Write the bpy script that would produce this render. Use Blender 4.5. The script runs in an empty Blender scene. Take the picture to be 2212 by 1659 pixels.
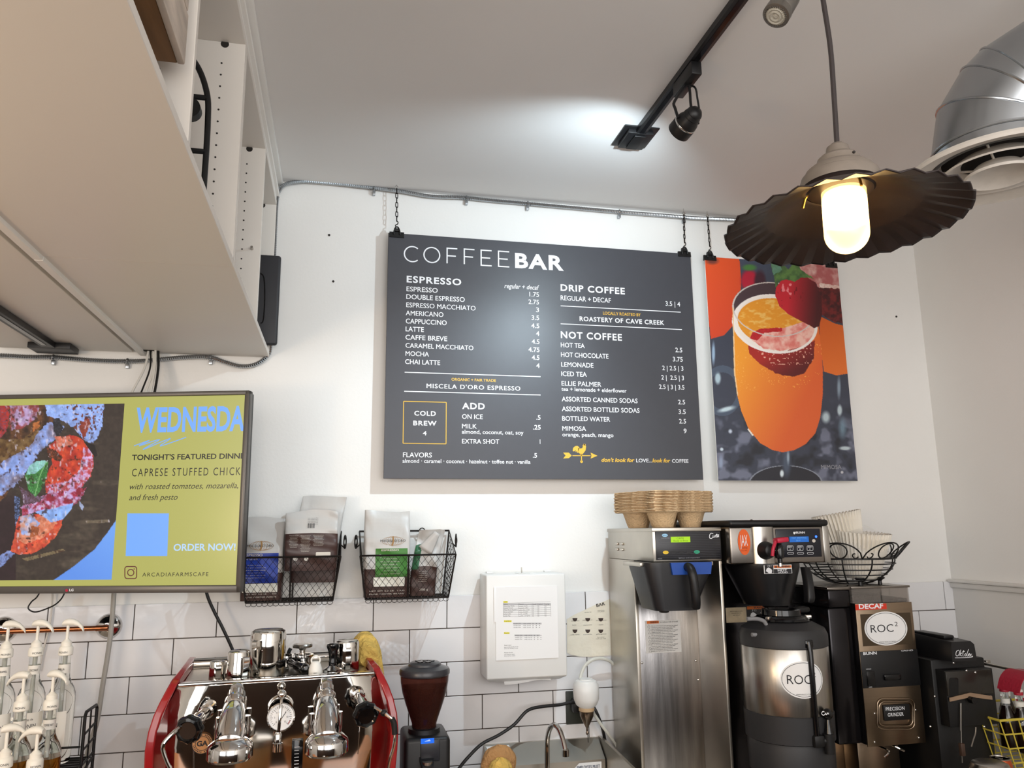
import bpy, bmesh, math, random
import numpy as np
from mathutils import Vector, Matrix
random.seed(7)
SC = bpy.context.scene
COL = SC.collection
PI = math.pi

# ------------------------------------------------------------------ camera
IMG_W, IMG_H, FOC = 2212, 1659, 1672.47
PITCH, YAW, ROLL = 0.21737, 0.18913, -0.011086
YAW, PITCH = 0.21737, 0.18913
CAM = Vector((0.0, -2.9, 1.8))
_cy, _sy, _cp, _sp, _cr, _sr = math.cos(YAW), math.sin(YAW), math.cos(PITCH), math.sin(PITCH), math.cos(ROLL), math.sin(ROLL)
_A = Matrix(((_cy, -_sy, 0), (_sy, _cy, 0), (0, 0, 1)))
_B = Matrix(((1, 0, 0), (0, _cp, _sp), (0, -_sp, _cp)))
_C = Matrix(((1, 0, 0), (0, 0, -1), (0, 1, 0)))
_D = Matrix(((_cr, -_sr, 0), (_sr, _cr, 0), (0, 0, 1)))
CM = _D @ _C @ _B @ _A                      # rows: right, down, forward
cam_data = bpy.data.cameras.new('camera')
cam_data.sensor_width = 36.0
cam_data.lens = FOC * 36.0 / IMG_W
cam_data.clip_start = 0.02
cam = bpy.data.objects.new('camera', cam_data)
_r, _d, _f = CM[0], CM[1], CM[2]
cam.matrix_world = Matrix(((_r[0], -_d[0], -_f[0], CAM[0]), (_r[1], -_d[1], -_f[1], CAM[1]), (_r[2], -_d[2], -_f[2], CAM[2]), (0, 0, 0, 1)))
COL.objects.link(cam)
SC.camera = cam
SC.view_settings.view_transform = 'Standard'
SC.view_settings.look = 'None'
SC.view_settings.gamma = 1.0
SC.view_settings.use_curve_mapping = False
SC.view_settings.exposure = 0.10

# ------------------------------------------------------------------ world and lights
WORLD = bpy.data.worlds.new('world')
SC.world = WORLD
WORLD.use_nodes = True
WORLD.node_tree.nodes['Background'].inputs[0].default_value = (1.0, 0.985, 0.975, 1)
WORLD.node_tree.nodes['Background'].inputs[1].default_value = 0.86

def lamp(name, kind, loc, energy, col, aim=None, **kw):
    l = bpy.data.lights.new(name, kind)
    l.energy = energy
    l.color = col
    for k, v in kw.items():
        setattr(l, k, v)
    o = bpy.data.objects.new(name, l)
    o.location = loc
    if aim is not None:
        o.rotation_euler = (Vector(aim) - Vector(loc)).to_track_quat('-Z', 'Y').to_euler()
    COL.objects.link(o)
    return o

lamp('menu_spotlight', 'SPOT', (0.922, -1.0, 2.919), 31, (0.74, 0.90, 1.0), aim=(0.922 - 0.236, -1.0 + 0.928, 2.919 - 0.289), spot_size=math.radians(126), spot_blend=0.55, shadow_soft_size=0.018)
lamp('menu_spotlight_core', 'SPOT', (0.922, -1.0, 2.919), 76, (0.74, 0.90, 1.0), aim=(0.35, 0.0, 1.55), spot_size=math.radians(84), spot_blend=1.0, shadow_soft_size=0.018)
lamp('room_fill_light', 'AREA', (0.8, -5.4, 2.2), 115, (1.0, 0.97, 0.95), aim=(0.6, 0, 1.6), size=3.0, shape='SQUARE')  # added soft fill out of view, brightening the room from behind
lamp('room_fill_light_side', 'AREA', (-2.6, -5.2, 2.0), 64, (1.0, 0.975, 0.95), aim=(2.4, -0.1, 1.3), size=2.4, shape='SQUARE')  # added fill to brighten the right wall; no such source known
lamp('warm_fill_left', 'POINT', (-1.5, -2.3, 1.75), 28, (1.0, 0.70, 0.42), shadow_soft_size=0.12)  # added warm light out of view, to warm the shelf undersides
lamp('warm_fill_middle', 'POINT', (-0.2, -3.4, 2.0), 12, (1.0, 0.76, 0.5), shadow_soft_size=0.12)  # added warm fill behind the camera, no lamp known there

# ------------------------------------------------------------------ photograph to place
def ray(px, py):
    return CM.transposed() @ Vector((px - IMG_W / 2, py - IMG_H / 2, FOC))
def aty(px, py, y=0.0):
    d = ray(px, py)
    return CAM + d * ((y - CAM[1]) / d[1])
def atz(px, py, z):
    d = ray(px, py)
    return CAM + d * ((z - CAM[2]) / d[2])
def atx(px, py, x):
    d = ray(px, py)
    return CAM + d * ((x - CAM[0]) / d[0])
def atp(px, py, o, n):
    d = ray(px, py)
    return CAM + d * ((Vector(o) - CAM).dot(n) / d.dot(n))

# ------------------------------------------------------------------ materials
def lin(c):
    return tuple(((v / 255) / 12.92 if v / 255 <= 0.04045 else ((v / 255 + 0.055) / 1.055) ** 2.4) for v in c)
MATS = {}
def mat(name, c, rough=0.5, metal=0.0, noise=0.0, nscale=8.0, bump=0.0, bscale=40.0, trans=0.0, ior=1.45, emit=0.0, ecol=None, alpha=1.0, coat=0.0, stretch=None, spec=0.5, subs=0.0):
    m = bpy.data.materials.new(name)
    m.use_nodes = True
    nt = m.node_tree
    b = nt.nodes['Principled BSDF']
    col = lin(c) + (1,)
    b.inputs['Base Color'].default_value = col
    b.inputs['Roughness'].default_value = rough
    b.inputs['Metallic'].default_value = metal
    b.inputs['IOR'].default_value = ior
    b.inputs['Transmission Weight'].default_value = trans
    b.inputs['Alpha'].default_value = alpha
    b.inputs['Coat Weight'].default_value = coat
    b.inputs['Specular IOR Level'].default_value = spec
    if subs:
        b.inputs['Subsurface Weight'].default_value = subs
        b.inputs['Subsurface Radius'].default_value = (0.02, 0.02, 0.02)
    if emit:
        b.inputs['Emission Color'].default_value = lin(ecol or c) + (1,)
        b.inputs['Emission Strength'].default_value = emit
    tc = nt.nodes.new('ShaderNodeTexCoord')
    src = tc.outputs['Object']
    if stretch:
        mp = nt.nodes.new('ShaderNodeMapping')
        mp.inputs['Scale'].default_value = stretch
        nt.links.new(src, mp.inputs['Vector'])
        src = mp.outputs['Vector']
    if noise:
        n = nt.nodes.new('ShaderNodeTexNoise')
        n.inputs['Scale'].default_value = nscale
        n.inputs['Detail'].default_value = 5
        nt.links.new(src, n.inputs['Vector'])
        r = nt.nodes.new('ShaderNodeValToRGB')
        r.color_ramp.elements[0].position = 0.3
        r.color_ramp.elements[1].position = 0.7
        r.color_ramp.elements[0].color = tuple(max(0, v * (1 - noise)) for v in col[:3]) + (1,)
        r.color_ramp.elements[1].color = tuple(min(1, v * (1 + noise)) for v in col[:3]) + (1,)
        nt.links.new(n.outputs['Fac'], r.inputs['Fac'])
        nt.links.new(r.outputs['Color'], b.inputs['Base Color'])
    if bump:
        n2 = nt.nodes.new('ShaderNodeTexNoise')
        n2.inputs['Scale'].default_value = bscale
        n2.inputs['Detail'].default_value = 3
        nt.links.new(src, n2.inputs['Vector'])
        bp = nt.nodes.new('ShaderNodeBump')
        bp.inputs['Strength'].default_value = bump
        bp.inputs['Distance'].default_value = 0.01
        nt.links.new(n2.outputs['Fac'], bp.inputs['Height'])
        nt.links.new(bp.outputs['Normal'], b.inputs['Normal'])
    MATS[name] = m
    return m
def vcol_mat(name, rough=0.4, emit=0.0):
    m = bpy.data.materials.new(name)
    m.use_nodes = True
    nt = m.node_tree
    b = nt.nodes['Principled BSDF']
    a = nt.nodes.new('ShaderNodeAttribute')
    a.attribute_name = 'picture'
    if emit:
        b.inputs['Base Color'].default_value = (0.004, 0.004, 0.004, 1)
        nt.links.new(a.outputs['Color'], b.inputs['Emission Color'])
        b.inputs['Emission Strength'].default_value = emit
    else:
        nt.links.new(a.outputs['Color'], b.inputs['Base Color'])
    b.inputs['Roughness'].default_value = rough
    return m

M_wall = mat('wall_paint', (232, 231, 228), 0.55, noise=0.012, nscale=3, bump=0.05, bscale=90)
M_ceil = mat('ceiling_paint', (228, 226, 224), 0.75, noise=0.012, nscale=2)
M_tile = mat('glazed_tile', (226, 226, 228), 0.10, noise=0.012, nscale=5, bump=0.10, bscale=16, coat=0.3)
M_grout = mat('dark_grout', (74, 66, 60), 0.9)
M_lam = mat('white_laminate', (226, 221, 214), 0.42)
M_lamedge = mat('laminate_edge', (236, 234, 230), 0.4)
M_hole = mat('dark_hole', (38, 34, 30), 0.8)
M_black = mat('black_plastic', (18, 18, 20), 0.42)
M_blackm = mat('black_matte_metal', (13, 13, 14), 0.5, metal=0.0)
M_blackg = mat('black_gloss', (10, 10, 12), 0.12)
M_wire = mat('dark_wire', (34, 29, 27), 0.45, metal=0.6)
M_chrome = mat('chrome', (214, 212, 210), 0.07, metal=1.0)
M_steel = mat('brushed_steel', (176, 172, 166), 0.28, metal=1.0, noise=0.06, nscale=20, stretch=(12, 12, 0.6), bump=0.02, bscale=60)
M_steelw = mat('worn_steel', (190, 184, 174), 0.34, metal=1.0, noise=0.08, nscale=7)
M_galv = mat('galvanized_steel', (168, 172, 176), 0.26, metal=1.0, noise=0.10, nscale=9)
M_white = mat('white_plastic', (232, 230, 224), 0.4)
M_paper = mat('white_paper', (236, 236, 236), 0.7)
M_ink = mat('black_ink', (40, 40, 44), 0.7)
M_wtext = mat('white_print', (234, 236, 240), 0.5)
M_gold = mat('gold_print', (222, 178, 62), 0.5)
M_red = mat('red_enamel', (150, 20, 24), 0.22, coat=0.5)

# ------------------------------------------------------------------ mesh builder
class MB:
    def __init__(self, M=None):
        self.bm = bmesh.new()
        self.M = M or Matrix.Identity(4)
    def _v(self, p):
        return self.bm.verts.new(self.M @ Vector(p))
    def _f(self, vs):
        try:
            return self.bm.faces.new(vs)
        except ValueError:
            return None
    def box(self, c, s, bev=0.0, R=None, seg=2):
        b = bmesh.new()
        bmesh.ops.create_cube(b, size=1.0)
        for v in b.verts:
            v.co = Vector((v.co.x * s[0], v.co.y * s[1], v.co.z * s[2]))
        if bev:
            bmesh.ops.bevel(b, geom=list(b.edges), offset=min(bev, min(s) * 0.49), segments=seg, affect='EDGES', profile=0.5)
        T = Matrix.Translation(Vector(c))
        if R is not None:
            T = T @ R.to_4x4()
        self._merge(b, T)
        return self
    def box2(self, a, b, bev=0.0, seg=2):
        a, b = Vector(a), Vector(b)
        return self.box((a + b) / 2, [abs(x) for x in (b - a)], bev, None, seg)
    def _merge(self, b, T=None):
        T = self.M @ (T or Matrix.Identity(4))
        mp = {}
        for v in b.verts:
            mp[v.index] = self.bm.verts.new(T @ v.co)
        for f in b.faces:
            self._f([mp[v.index] for v in f.verts])
        b.free()
    def ring(self, c, ax, r, n, ref=None, rx=1.0):
        ax = Vector(ax).normalized()
        ref = Vector(ref) if ref is not None else (Vector((0, 0, 1)) if abs(ax.z) < 0.9 else Vector((1, 0, 0)))
        u = ref - ax * ref.dot(ax)
        u.normalize()
        w = ax.cross(u)
        return [self._v(Vector(c) + u * (r * math.cos(2 * PI * k / n)) + w * (r * rx * math.sin(2 * PI * k / n))) for k in range(n)]
    def bridge(self, a, b):
        n = len(a)
        for k in range(n):
            self._f([a[k], a[(k + 1) % n], b[(k + 1) % n], b[k]])
    def cyl(self, p0, p1, r0, r1=None, n=24, caps=True):
        r1 = r0 if r1 is None else r1
        ax = Vector(p1) - Vector(p0)
        a, b = self.ring(p0, ax, r0, n), self.ring(p1, ax, r1, n)
        self.bridge(a, b)
        if caps:
            self._f(a[::-1])
            self._f(b)
        return self
    def lathe(self, prof, c=(0, 0, 0), n=32, ax=(0, 0, 1), caps=True, wave=None):
        ax = Vector(ax).normalized()
        rs = []
        for r, z in prof:
            rs.append(self.ring(Vector(c) + ax * z, ax, max(r, 1e-4), n))
        for a, b in zip(rs, rs[1:]):
            self.bridge(a, b)
        if caps:
            self._f(rs[0][::-1])
            self._f(rs[-1])
        return self
    def tube(self, pts, r, n=8, closed=False, sm=0, caps=True, rr=None):
        P = [Vector(p) for p in pts]
        if sm:
            P = catmull(P, sm, closed)
        m = len(P)
        rings = []
        prev = None
        for i in range(m):
            if closed:
                t = P[(i + 1) % m] - P[i - 1]
            else:
                t = P[min(i + 1, m - 1)] - P[max(i - 1, 0)]
            if t.length < 1e-9:
                t = Vector((0, 0, 1))
            t.normalize()
            if prev is None:
                ref = Vector((0, 0, 1)) if abs(t.z) < 0.9 else Vector((1, 0, 0))
            else:
                ref = prev
            u = ref - t * ref.dot(t)
            if u.length < 1e-6:
                u = t.orthogonal()
            u.normalize()
            prev = u
            w = t.cross(u)
            ri = r if rr is None else rr(i, m)
            rings.append([self._v(P[i] + u * (ri * math.cos(2 * PI * k / n)) + w * (ri * math.sin(2 * PI * k / n))) for k in range(n)])
        for a, b in zip(rings, rings[1:]):
            self.bridge(a, b)
        if closed:
            self.bridge(rings[-1], rings[0])
        elif caps:
            self._f(rings[0][::-1])
            self._f(rings[-1])
        return self
    def sphere(self, c, r, s=(1, 1, 1), n=20):
        b = bmesh.new()
        bmesh.ops.create_uvsphere(b, u_segments=n, v_segments=max(8, n // 2), radius=r)
        self._merge(b, Matrix.Translation(Vector(c)) @ Matrix.Diagonal((s[0], s[1], s[2], 1)))
        return self
    def poly(self, pts):
        self._f([self._v(p) for p in pts])
        return self
    def prism(self, pts, d):
        """extrude the outline pts by the vector d"""
        d = Vector(d)
        a = [self._v(p) for p in pts]
        b = [self._v(Vector(p) + d) for p in pts]
        self.bridge(a, b)
        self._f(a[::-1])
        self._f(b)
        return self
    def loft(self, sections, caps=True):
        rs = [[self._v(p) for p in s] for s in sections]
        for a, b in zip(rs, rs[1:]):
            self.bridge(a, b)
        if caps:
            self._f(rs[0][::-1])
            self._f(rs[-1])
        return self
    def grid(self, fn, nu, nv):
        g = [[self._v(fn(i / nu, j / nv)) for i in range(nu + 1)] for j in range(nv + 1)]
        for j in range(nv):
            for i in range(nu):
                self._f([g[j][i], g[j][i + 1], g[j + 1][i + 1], g[j + 1][i]])
        return self
    def build(self, name, m, parent=None, smooth=35, local=False, fixn=True):
        if fixn:
            bmesh.ops.recalc_face_normals(self.bm, faces=list(self.bm.faces))
        if smooth:
            for f in self.bm.faces:
                f.smooth = True
            lim = math.radians(smooth)
            for e in self.bm.edges:
                if len(e.link_faces) == 2 and e.calc_face_angle(0) > lim:
                    e.smooth = False
        me = bpy.data.meshes.new(name)
        self.bm.to_mesh(me)
        self.bm.free()
        me.materials.append(m)
        return link(name, me, parent, local)

def link(name, me, parent=None, local=False):
    o = bpy.data.objects.new(name, me)
    COL.objects.link(o)
    if parent is not None:
        o.parent = parent
        if not local:
            P, q = Matrix.Identity(4), parent
            while q is not None:
                loc = q.matrix_parent_inverse @ q.matrix_basis if q.parent else q.matrix_basis
                P = loc @ P
                q = q.parent
            o.matrix_parent_inverse = P.inverted()
    return o
def catmull(P, k, closed=False):
    out = []
    m = len(P)
    rng = range(m) if closed else range(m - 1)
    for i in rng:
        p0 = P[i - 1] if (closed or i > 0) else P[0]
        p1, p2 = P[i], P[(i + 1) % m]
        p3 = P[(i + 2) % m] if (closed or i + 2 < m) else P[-1]
        for j in range(k):
            t = j / k
            out.append(0.5 * ((2 * p1) + (p2 - p0) * t + (2 * p0 - 5 * p1 + 4 * p2 - p3) * t * t + (3 * p1 - p0 - 3 * p2 + p3) * t ** 3))
    if not closed:
        out.append(P[-1].copy())
    return out
def tag(o, label=None, cat=None, group=None, kind=None):
    if label: o['label'] = label
    if cat: o['category'] = cat
    if group: o['group'] = group
    if kind: o['kind'] = kind
    return o
def thing(name, label, cat, loc=(0, 0, 0), rz=0.0, group=None):
    o = bpy.data.objects.new(name, None)
    o.empty_display_size = 0.05
    o.location = loc
    o.rotation_euler = (0, 0, rz)
    COL.objects.link(o)
    return tag(o, label, cat, group)
def kids(o):
    return [c for c in bpy.data.objects if c.parent == o]
def dup(o, parent=None, label=None, loc=None, rz=None):
    c = o.copy()
    COL.objects.link(c)
    if parent is not None:
        c.parent = parent
    for ch in kids(o):
        dup(ch, c)
    if label: c['label'] = label
    if loc is not None: c.location = loc
    if rz is not None: c.rotation_euler = (0, 0, rz)
    return c
def text_mesh(s, bold=0.0, sp=1.0, shear=0.0, ext=0.0):
    cu = bpy.data.curves.new('lettering', 'FONT')
    cu.body = s
    cu.size = 1.0
    cu.offset = bold
    cu.space_character = sp
    cu.shear = shear
    cu.resolution_u = 3
    o = bpy.data.objects.new('lettering', cu)
    me = bpy.data.meshes.new_from_object(o)
    bpy.data.objects.remove(o)
    return me
class Letters:
    """gathers flat lettering on planes into one mesh"""
    def __init__(self):
        self.V, self.F = [], []
        self.marks = []
    def put(self, s, a, xd, up, cap, width=None, align='L', bold=0.0, sp=1.0, shear=0.0, maxh=None):
        fat = bold if ('M' in s and bold > 0) else 0.0
        me = text_mesh(s, 0.0 if fat else bold, sp, shear)
        n = len(me.vertices)
        if not n:
            return self
        co = np.empty(n * 3)
        me.vertices.foreach_get('co', co)
        co = co.reshape(-1, 3)
        x0, x1 = co[:, 0].min(), co[:, 0].max()
        sy = cap / 0.70
        w = width if width else (x1 - x0) * sy
        sx = w / (x1 - x0)
        self.marks.append((len(self.V), len(self.F)))
        off = {'L': 0, 'R': -w, 'C': -w / 2}[align]
        a, xd, up = Vector(a), Vector(xd), Vector(up)
        nn = xd.cross(up)
        for c_, dx in enumerate((0.0, -fat * 0.8, fat * 0.8) if fat else (0.0,)):
            k = len(self.V)
            for p in co:
                self.V.append(tuple(a + xd * (off + (p[0] - x0) * sx + dx * sy) + up * (p[1] * sy) + nn * (0.00006 * c_)))
            for p in me.polygons:
                self.F.append([k + i for i in p.vertices])
        bpy.data.meshes.remove(me)
        return self
    def quad(self, pts):
        k = len(self.V)
        self.V += [tuple(p) for p in pts]
        self.F.append(list(range(k, k + len(pts))))
        return self
    def stroke(self, pts, w, nrm, closed=False):
        """a flat stroke of width w along pts, in the plane with normal nrm"""
        P = [Vector(p) for p in pts]
        nrm = Vector(nrm)
        self.ns = (getattr(self, 'ns', 0) + 1) % 8
        P = [p + nrm.normalized() * (0.00005 * self.ns) for p in P]
        m = len(P)
        k = len(self.V)
        for i in range(m):
            t = (P[(i + 1) % m] - P[i - 1]) if closed else (P[min(i + 1, m - 1)] - P[max(i - 1, 0)])
            s = nrm.cross(t)
            s.normalize()
            self.V.append(tuple(P[i] + s * w / 2))
            self.V.append(tuple(P[i] - s * w / 2))
        for i in range(m if closed else m - 1):
            j = (i + 1) % m
            self.F.append([k + 2 * i, k + 2 * i + 1, k + 2 * j + 1, k + 2 * j])
        return self
    def build(self, name, m, parent=None, local=False, split=False):
        if split and len(self.marks) > 1:
            o = None
            mk = self.marks + [(len(self.V), len(self.F))]
            if mk[0][1] > 0:
                mk = [(0, 0)] + mk
            for (v0, f0), (v1, f1) in zip(mk, mk[1:]):
                q = Letters()
                q.V, q.F = self.V[v0:v1], [[i - v0 for i in f] for f in self.F[f0:f1]]
                o = q.build(name, m, parent, local)
            return o
        me = bpy.data.meshes.new(name)
        me.from_pydata(self.V, [], self.F)
        me.materials.append(m)
        return link(name, me, parent, local)
XD, ZU = Vector((1, 0, 0)), Vector((0, 0, 1))
def wtext(L, s, x0, yb, x1, cap, y, **kw):
    """lettering on the plane y, from photo pixel x0 to x1 on baseline yb, capitals cap pixels tall"""
    a, b, c = aty(x0, yb, y), aty(x1, yb, y), aty(x0, yb - cap, y)
    L.put(s, a, XD, ZU, c.z - a.z, b.x - a.x, **kw)

# ------------------------------------------------------------------ numpy picture painter
def vnoise(x, y, seed=0):
    rs = np.random.RandomState(seed)
    T = rs.rand(64, 64)
    xi, yi = np.floor(x).astype(int), np.floor(y).astype(int)
    fx, fy = x - xi, y - yi
    fx, fy = fx * fx * (3 - 2 * fx), fy * fy * (3 - 2 * fy)
    g = lambda a, b: T[a % 64, b % 64]
    return (g(xi, yi) * (1 - fx) + g(xi + 1, yi) * fx) * (1 - fy) + (g(xi, yi + 1) * (1 - fx) + g(xi + 1, yi + 1) * fx) * fy
def fbm(x, y, seed=0, o=3):
    return sum(vnoise(x * 2 ** k, y * 2 ** k, seed + k) * 0.5 ** k for k in range(o)) / sum(0.5 ** k for k in range(o))
def inside(x, y, pts):
    r = np.zeros(x.shape, bool)
    n = len(pts)
    for i in range(n):
        (xa, ya), (xb, yb) = pts[i], pts[(i + 1) % n]
        if ya == yb:
            continue
        c = ((ya > y) != (yb > y)) & (x < (xb - xa) * (y - ya) / (yb - ya) + xa)
        r ^= c
    return r
class Paint:
    def __init__(self, x, y, bg):
        self.x, self.y = x, y
        self.c = np.tile(np.array(bg, float), (x.size, 1))
    def mix(self, m, col):
        m = np.asarray(m, float)[:, None]
        self.c = self.c * (1 - m) + np.asarray(col, float) * m
    def poly(self, pts, col, col2=None, rough=0.0, ns=0.05, seed=1, spk=0.0, grad=None, spns=0.12):
        x = self.x + (fbm(self.x * ns, self.y * ns, seed) - 0.5) * 2 * rough
        y = self.y + (fbm(self.x * ns, self.y * ns, seed + 9) - 0.5) * 2 * rough
        m = inside(x, y, pts)
        if col2 is None:
            self.mix(m, col)
            return
        if grad:
            (ax, ay), (bx, by) = grad
            t = np.clip(((self.x - ax) * (bx - ax) + (self.y - ay) * (by - ay)) / ((bx - ax) ** 2 + (by - ay) ** 2), 0, 1)
        else:
            t = np.clip((fbm(self.x * spns, self.y * spns, seed + 20, 4) - 0.5) * (1.7 + 0.6 * spk) + 0.45, 0, 1)
        self.mix(m, np.array(col) * (1 - t[:, None]) + np.array(col2) * t[:, None])
    def ell(self, c, rx, ry, col, ang=0.0, ring=None, soft=0.0, a=1.0):
        ca, sa = math.cos(ang), math.sin(ang)
        dx, dy = self.x - c[0], self.y - c[1]
        d = np.sqrt(((dx * ca + dy * sa) / rx) ** 2 + ((-dx * sa + dy * ca) / ry) ** 2)
        if ring:
            m = np.abs(d - 1) < ring
        elif soft:
            m = np.clip((1 - d) / soft, 0, 1)
        else:
            m = d < 1
        self.mix(np.asarray(m, float) * a, col)
def picture(name, a, ud, vd, w, h, nu, nv, painter, m, parent):
    """a flat picture: a grid of faces whose printed colours come from painter(photo x, photo y)"""
    gu, gv = np.meshgrid(np.arange(nu + 1) / nu * w, np.arange(nv + 1) / nv * h)
    a, ud, vd = np.array(a), np.array(ud), np.array(vd)
    verts = a + gu.reshape(-1, 1) * ud + gv.reshape(-1, 1) * vd
    q = (verts - np.array(CAM)) @ np.array(CM).T
    px, py = q[:, 0] / q[:, 2] * FOC + IMG_W / 2, q[:, 1] / q[:, 2] * FOC + IMG_H / 2
    c = np.clip(painter(px, py), 0, 255) / 255
    c = np.where(c <= 0.04045, c / 12.92, ((c + 0.055) / 1.055) ** 2.4)
    i, j = np.meshgrid(np.arange(nu), np.arange(nv))
    k = (j * (nu + 1) + i).ravel()
    faces = np.stack([k, k + 1, k + nu + 2, k + nu + 1], 1)
    me = bpy.data.meshes.new(name)
    me.from_pydata(verts.tolist(), [], faces.tolist())
    at = me.color_attributes.new('picture', 'FLOAT_COLOR', 'POINT')
    at.data.foreach_set('color', np.concatenate([c, np.ones((len(c), 1))], 1).ravel())
    me.materials.append(m)
    return link(name, me, parent)

# ------------------------------------------------------------------ the room
CEIL, XR, TT = 3.14, 2.546, 1.577
def struct(name, mb, m):
    return tag(mb.build(name, m), kind='structure')
struct('wall_back', MB().box2((-4.2, 0.012, 0), (XR + 0.12, 0.13, CEIL + 0.1)), M_wall)
struct('wall_right', MB().box2((XR, -7.0, 0), (XR + 0.12, 0.012, CEIL + 0.1)), M_wall)
struct('wall_left', MB().box2((-4.32, -7.0, 0), (-4.2, 0.13, CEIL + 0.1)), M_wall)
struct('ceiling', MB().box2((-4.2, -7.0, CEIL), (XR, 0.012, CEIL + 0.1)), M_ceil)
struct('floor', MB().box2((-4.2, -7.0, -0.1), (XR, 0.012, 0.0)), mat('floor_concrete', (126, 122, 118), 0.5, noise=0.1, nscale=4))
struct('trim_1', MB().box2((-4.2, 0.004, 0.3), (XR, 0.012, TT - 0.002)), M_grout)
tb = MB()
TW, TH, G = 0.2632, 0.1163, 0.0016
for r in range(9):
    z1 = TT - r * TH
    ph = 0.126 if r % 2 == 0 else -0.008
    k0 = math.floor((-2.3 - ph) / TW)
    for k in range(k0, 40):
        x0, x1 = ph + k * TW + G, ph + (k + 1) * TW - G
        if x0 > XR - 0.01: break
        x1 = min(x1, XR - 0.002)
        if x1 - x0 < 0.012: continue
        rot = Matrix.Rotation(random.uniform(-0.004, 0.004), 3, 'X') @ Matrix.Rotation(random.uniform(-0.003, 0.003), 3, 'Z')
        tb.box(((x0 + x1) / 2, 0.005, z1 - TH / 2), (x1 - x0, 0.010, TH - 2 * G), 0.0012, rot, 1)
struct('trim_2', tb, M_tile)
cr = MB()
cr.box2((XR - 0.022, -6.5, 1.551), (XR, 0.0, 1.573), 0.005)
cr.box2((XR - 0.032, -6.5, 1.573), (XR, 0.0, 1.586), 0.004)
cr.box2((XR - 0.010, -6.5, 0.0), (XR, 0.0, 1.551), 0.002)
struct('trim_3', cr, mat('chair_rail_paint', (226, 224, 220), 0.45))

# ------------------------------------------------------------------ shelving units on the left
XF, ZB = -0.271, 2.44
TB = 0.018
def holes(parent, y, x, z0, z1, step=0.032):
    h = MB()
    z = z0
    while z < z1:
        h.cyl((x, y - 0.0006, z), (x, y + 0.002, z), 0.0026, n=8)
        z += step
    tag(h.build('pin_hole', M_hole, parent), kind='stuff')
def shelf_unit(label, x0, x1, y0, y1, mids, zb, front):
    """open boxes: x0 < x1, front = the open side"""
    t = thing('shelf_unit', label, 'shelf unit', ((x0 + x1) / 2, (y0 + y1) / 2, zb), group='white shelving boxes hung below the ceiling')
    zt = 3.03
    MB().box2((x0, y0, zb), (x1, y1, zb + TB), 0.001, 1).build('bottom_board', M_lam, t)
    MB().box2((x0, y0, zt), (x1, y1, zt + TB), 0.001, 1).build('top_board', M_lam, t)
    fx = x1 if front > 0 else x0
    bx = x0 if front > 0 else x1
    MB().box2((bx, y0, zb + TB), (bx + front * 0.012, y1, zt), 0.001, 1).build('back_panel', M_lam, t)
    for k, y in enumerate([y0 + TB / 2, y1 - TB / 2] + mids):
        p = MB().box2((bx + front * 0.012, y - TB / 2, zb + TB), (fx, y + TB / 2, zt), 0.001, 1).build('side_panel' if k < 2 else 'divider', M_lam, t)
        holes(p, y - TB / 2, fx - front * 0.055, zb + 0.05, zt - 0.03)
        holes(p, y - TB / 2, bx + front * 0.09, zb + 0.05, zt - 0.03)
        c = MB().cyl((fx - front * 0.05, y - TB / 2 - 0.0008, zt - 0.006), (fx - front * 0.05, y - TB / 2 + 0.002, zt - 0.006), 0.010, n=16)
        c.build('cam_fitting', M_hole, p)
    return t
u = shelf_unit('white shelf unit against the back wall, above the black flat box', -0.70, XF, -1.0, 0.0, [-0.455], ZB + 0.001, 1)
# cover strip between the shelves and the ceiling
u2 = shelf_unit('white shelf unit nearest the camera, holding the wooden crate and black rack', -0.70, XF, -2.25, -1.003, [-1.59], ZB, 1)
u3 = shelf_unit('white shelf unit at the far left with a black track under it', -1.16, -0.735, -2.25, 0.0, [-1.1], ZB + 0.002, -1)
for (par, ya, yb) in ((u, -1.0, 0.0), (u2, -2.25, -1.003)):
    b = MB()
    b.box2((-0.71, ya, ZB - 0.010), (-0.690, yb, ZB + 0.02), 0.001, 1)
    b.build('batten', M_lamedge, par)
    if par is u2: continue
    ya = -2.25
    b = MB()
    b.box2((XF - 0.018, ya, 3.048), (XF - 0.002, yb, CEIL - 0.001), 0.001, 1)
    b.box2((XF - 0.010, ya, 3.066), (XF + 0.010, yb, 3.074), 0.002, 1)
    b.box2((XF - 0.010, ya, 3.118), (XF + 0.018, yb, CEIL - 0.001), 0.003, 2)
    b.build('crown_strip', M_lamedge, par)
sp = MB()
q = aty(545, 538, -0.464)
sp.cyl(q, q + Vector((0, -0.02, 0)), 0.004, n=10)
sp.build('shelf_pin', M_steel, u)
MB().box2((-0.70, -0.05, ZB - 0.001), (-0.655, -0.03, ZB + 0.004)).build('cable_slot', M_hole, u)

# track under the far left shelf unit
t = thing('light_track', 'short black light track under the far left shelf unit', 'light track', (-0.96, -0.5, ZB))
b = MB()
b.box2((-0.985, -2.2, ZB - 0.020), (-0.945, -0.10, ZB - 0.001), 0.002)
b.build('rail', M_black, t)
MB().box2((-0.972, -2.2, ZB - 0.0212), (-0.958, -0.16, ZB - 0.0200)).build('slot', M_blackg, t)
MB().box2((-1.03, -0.12, ZB - 0.021), (-0.90, -0.03, ZB - 0.001), 0.002).build('end_feed_box', M_black, t)

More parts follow.
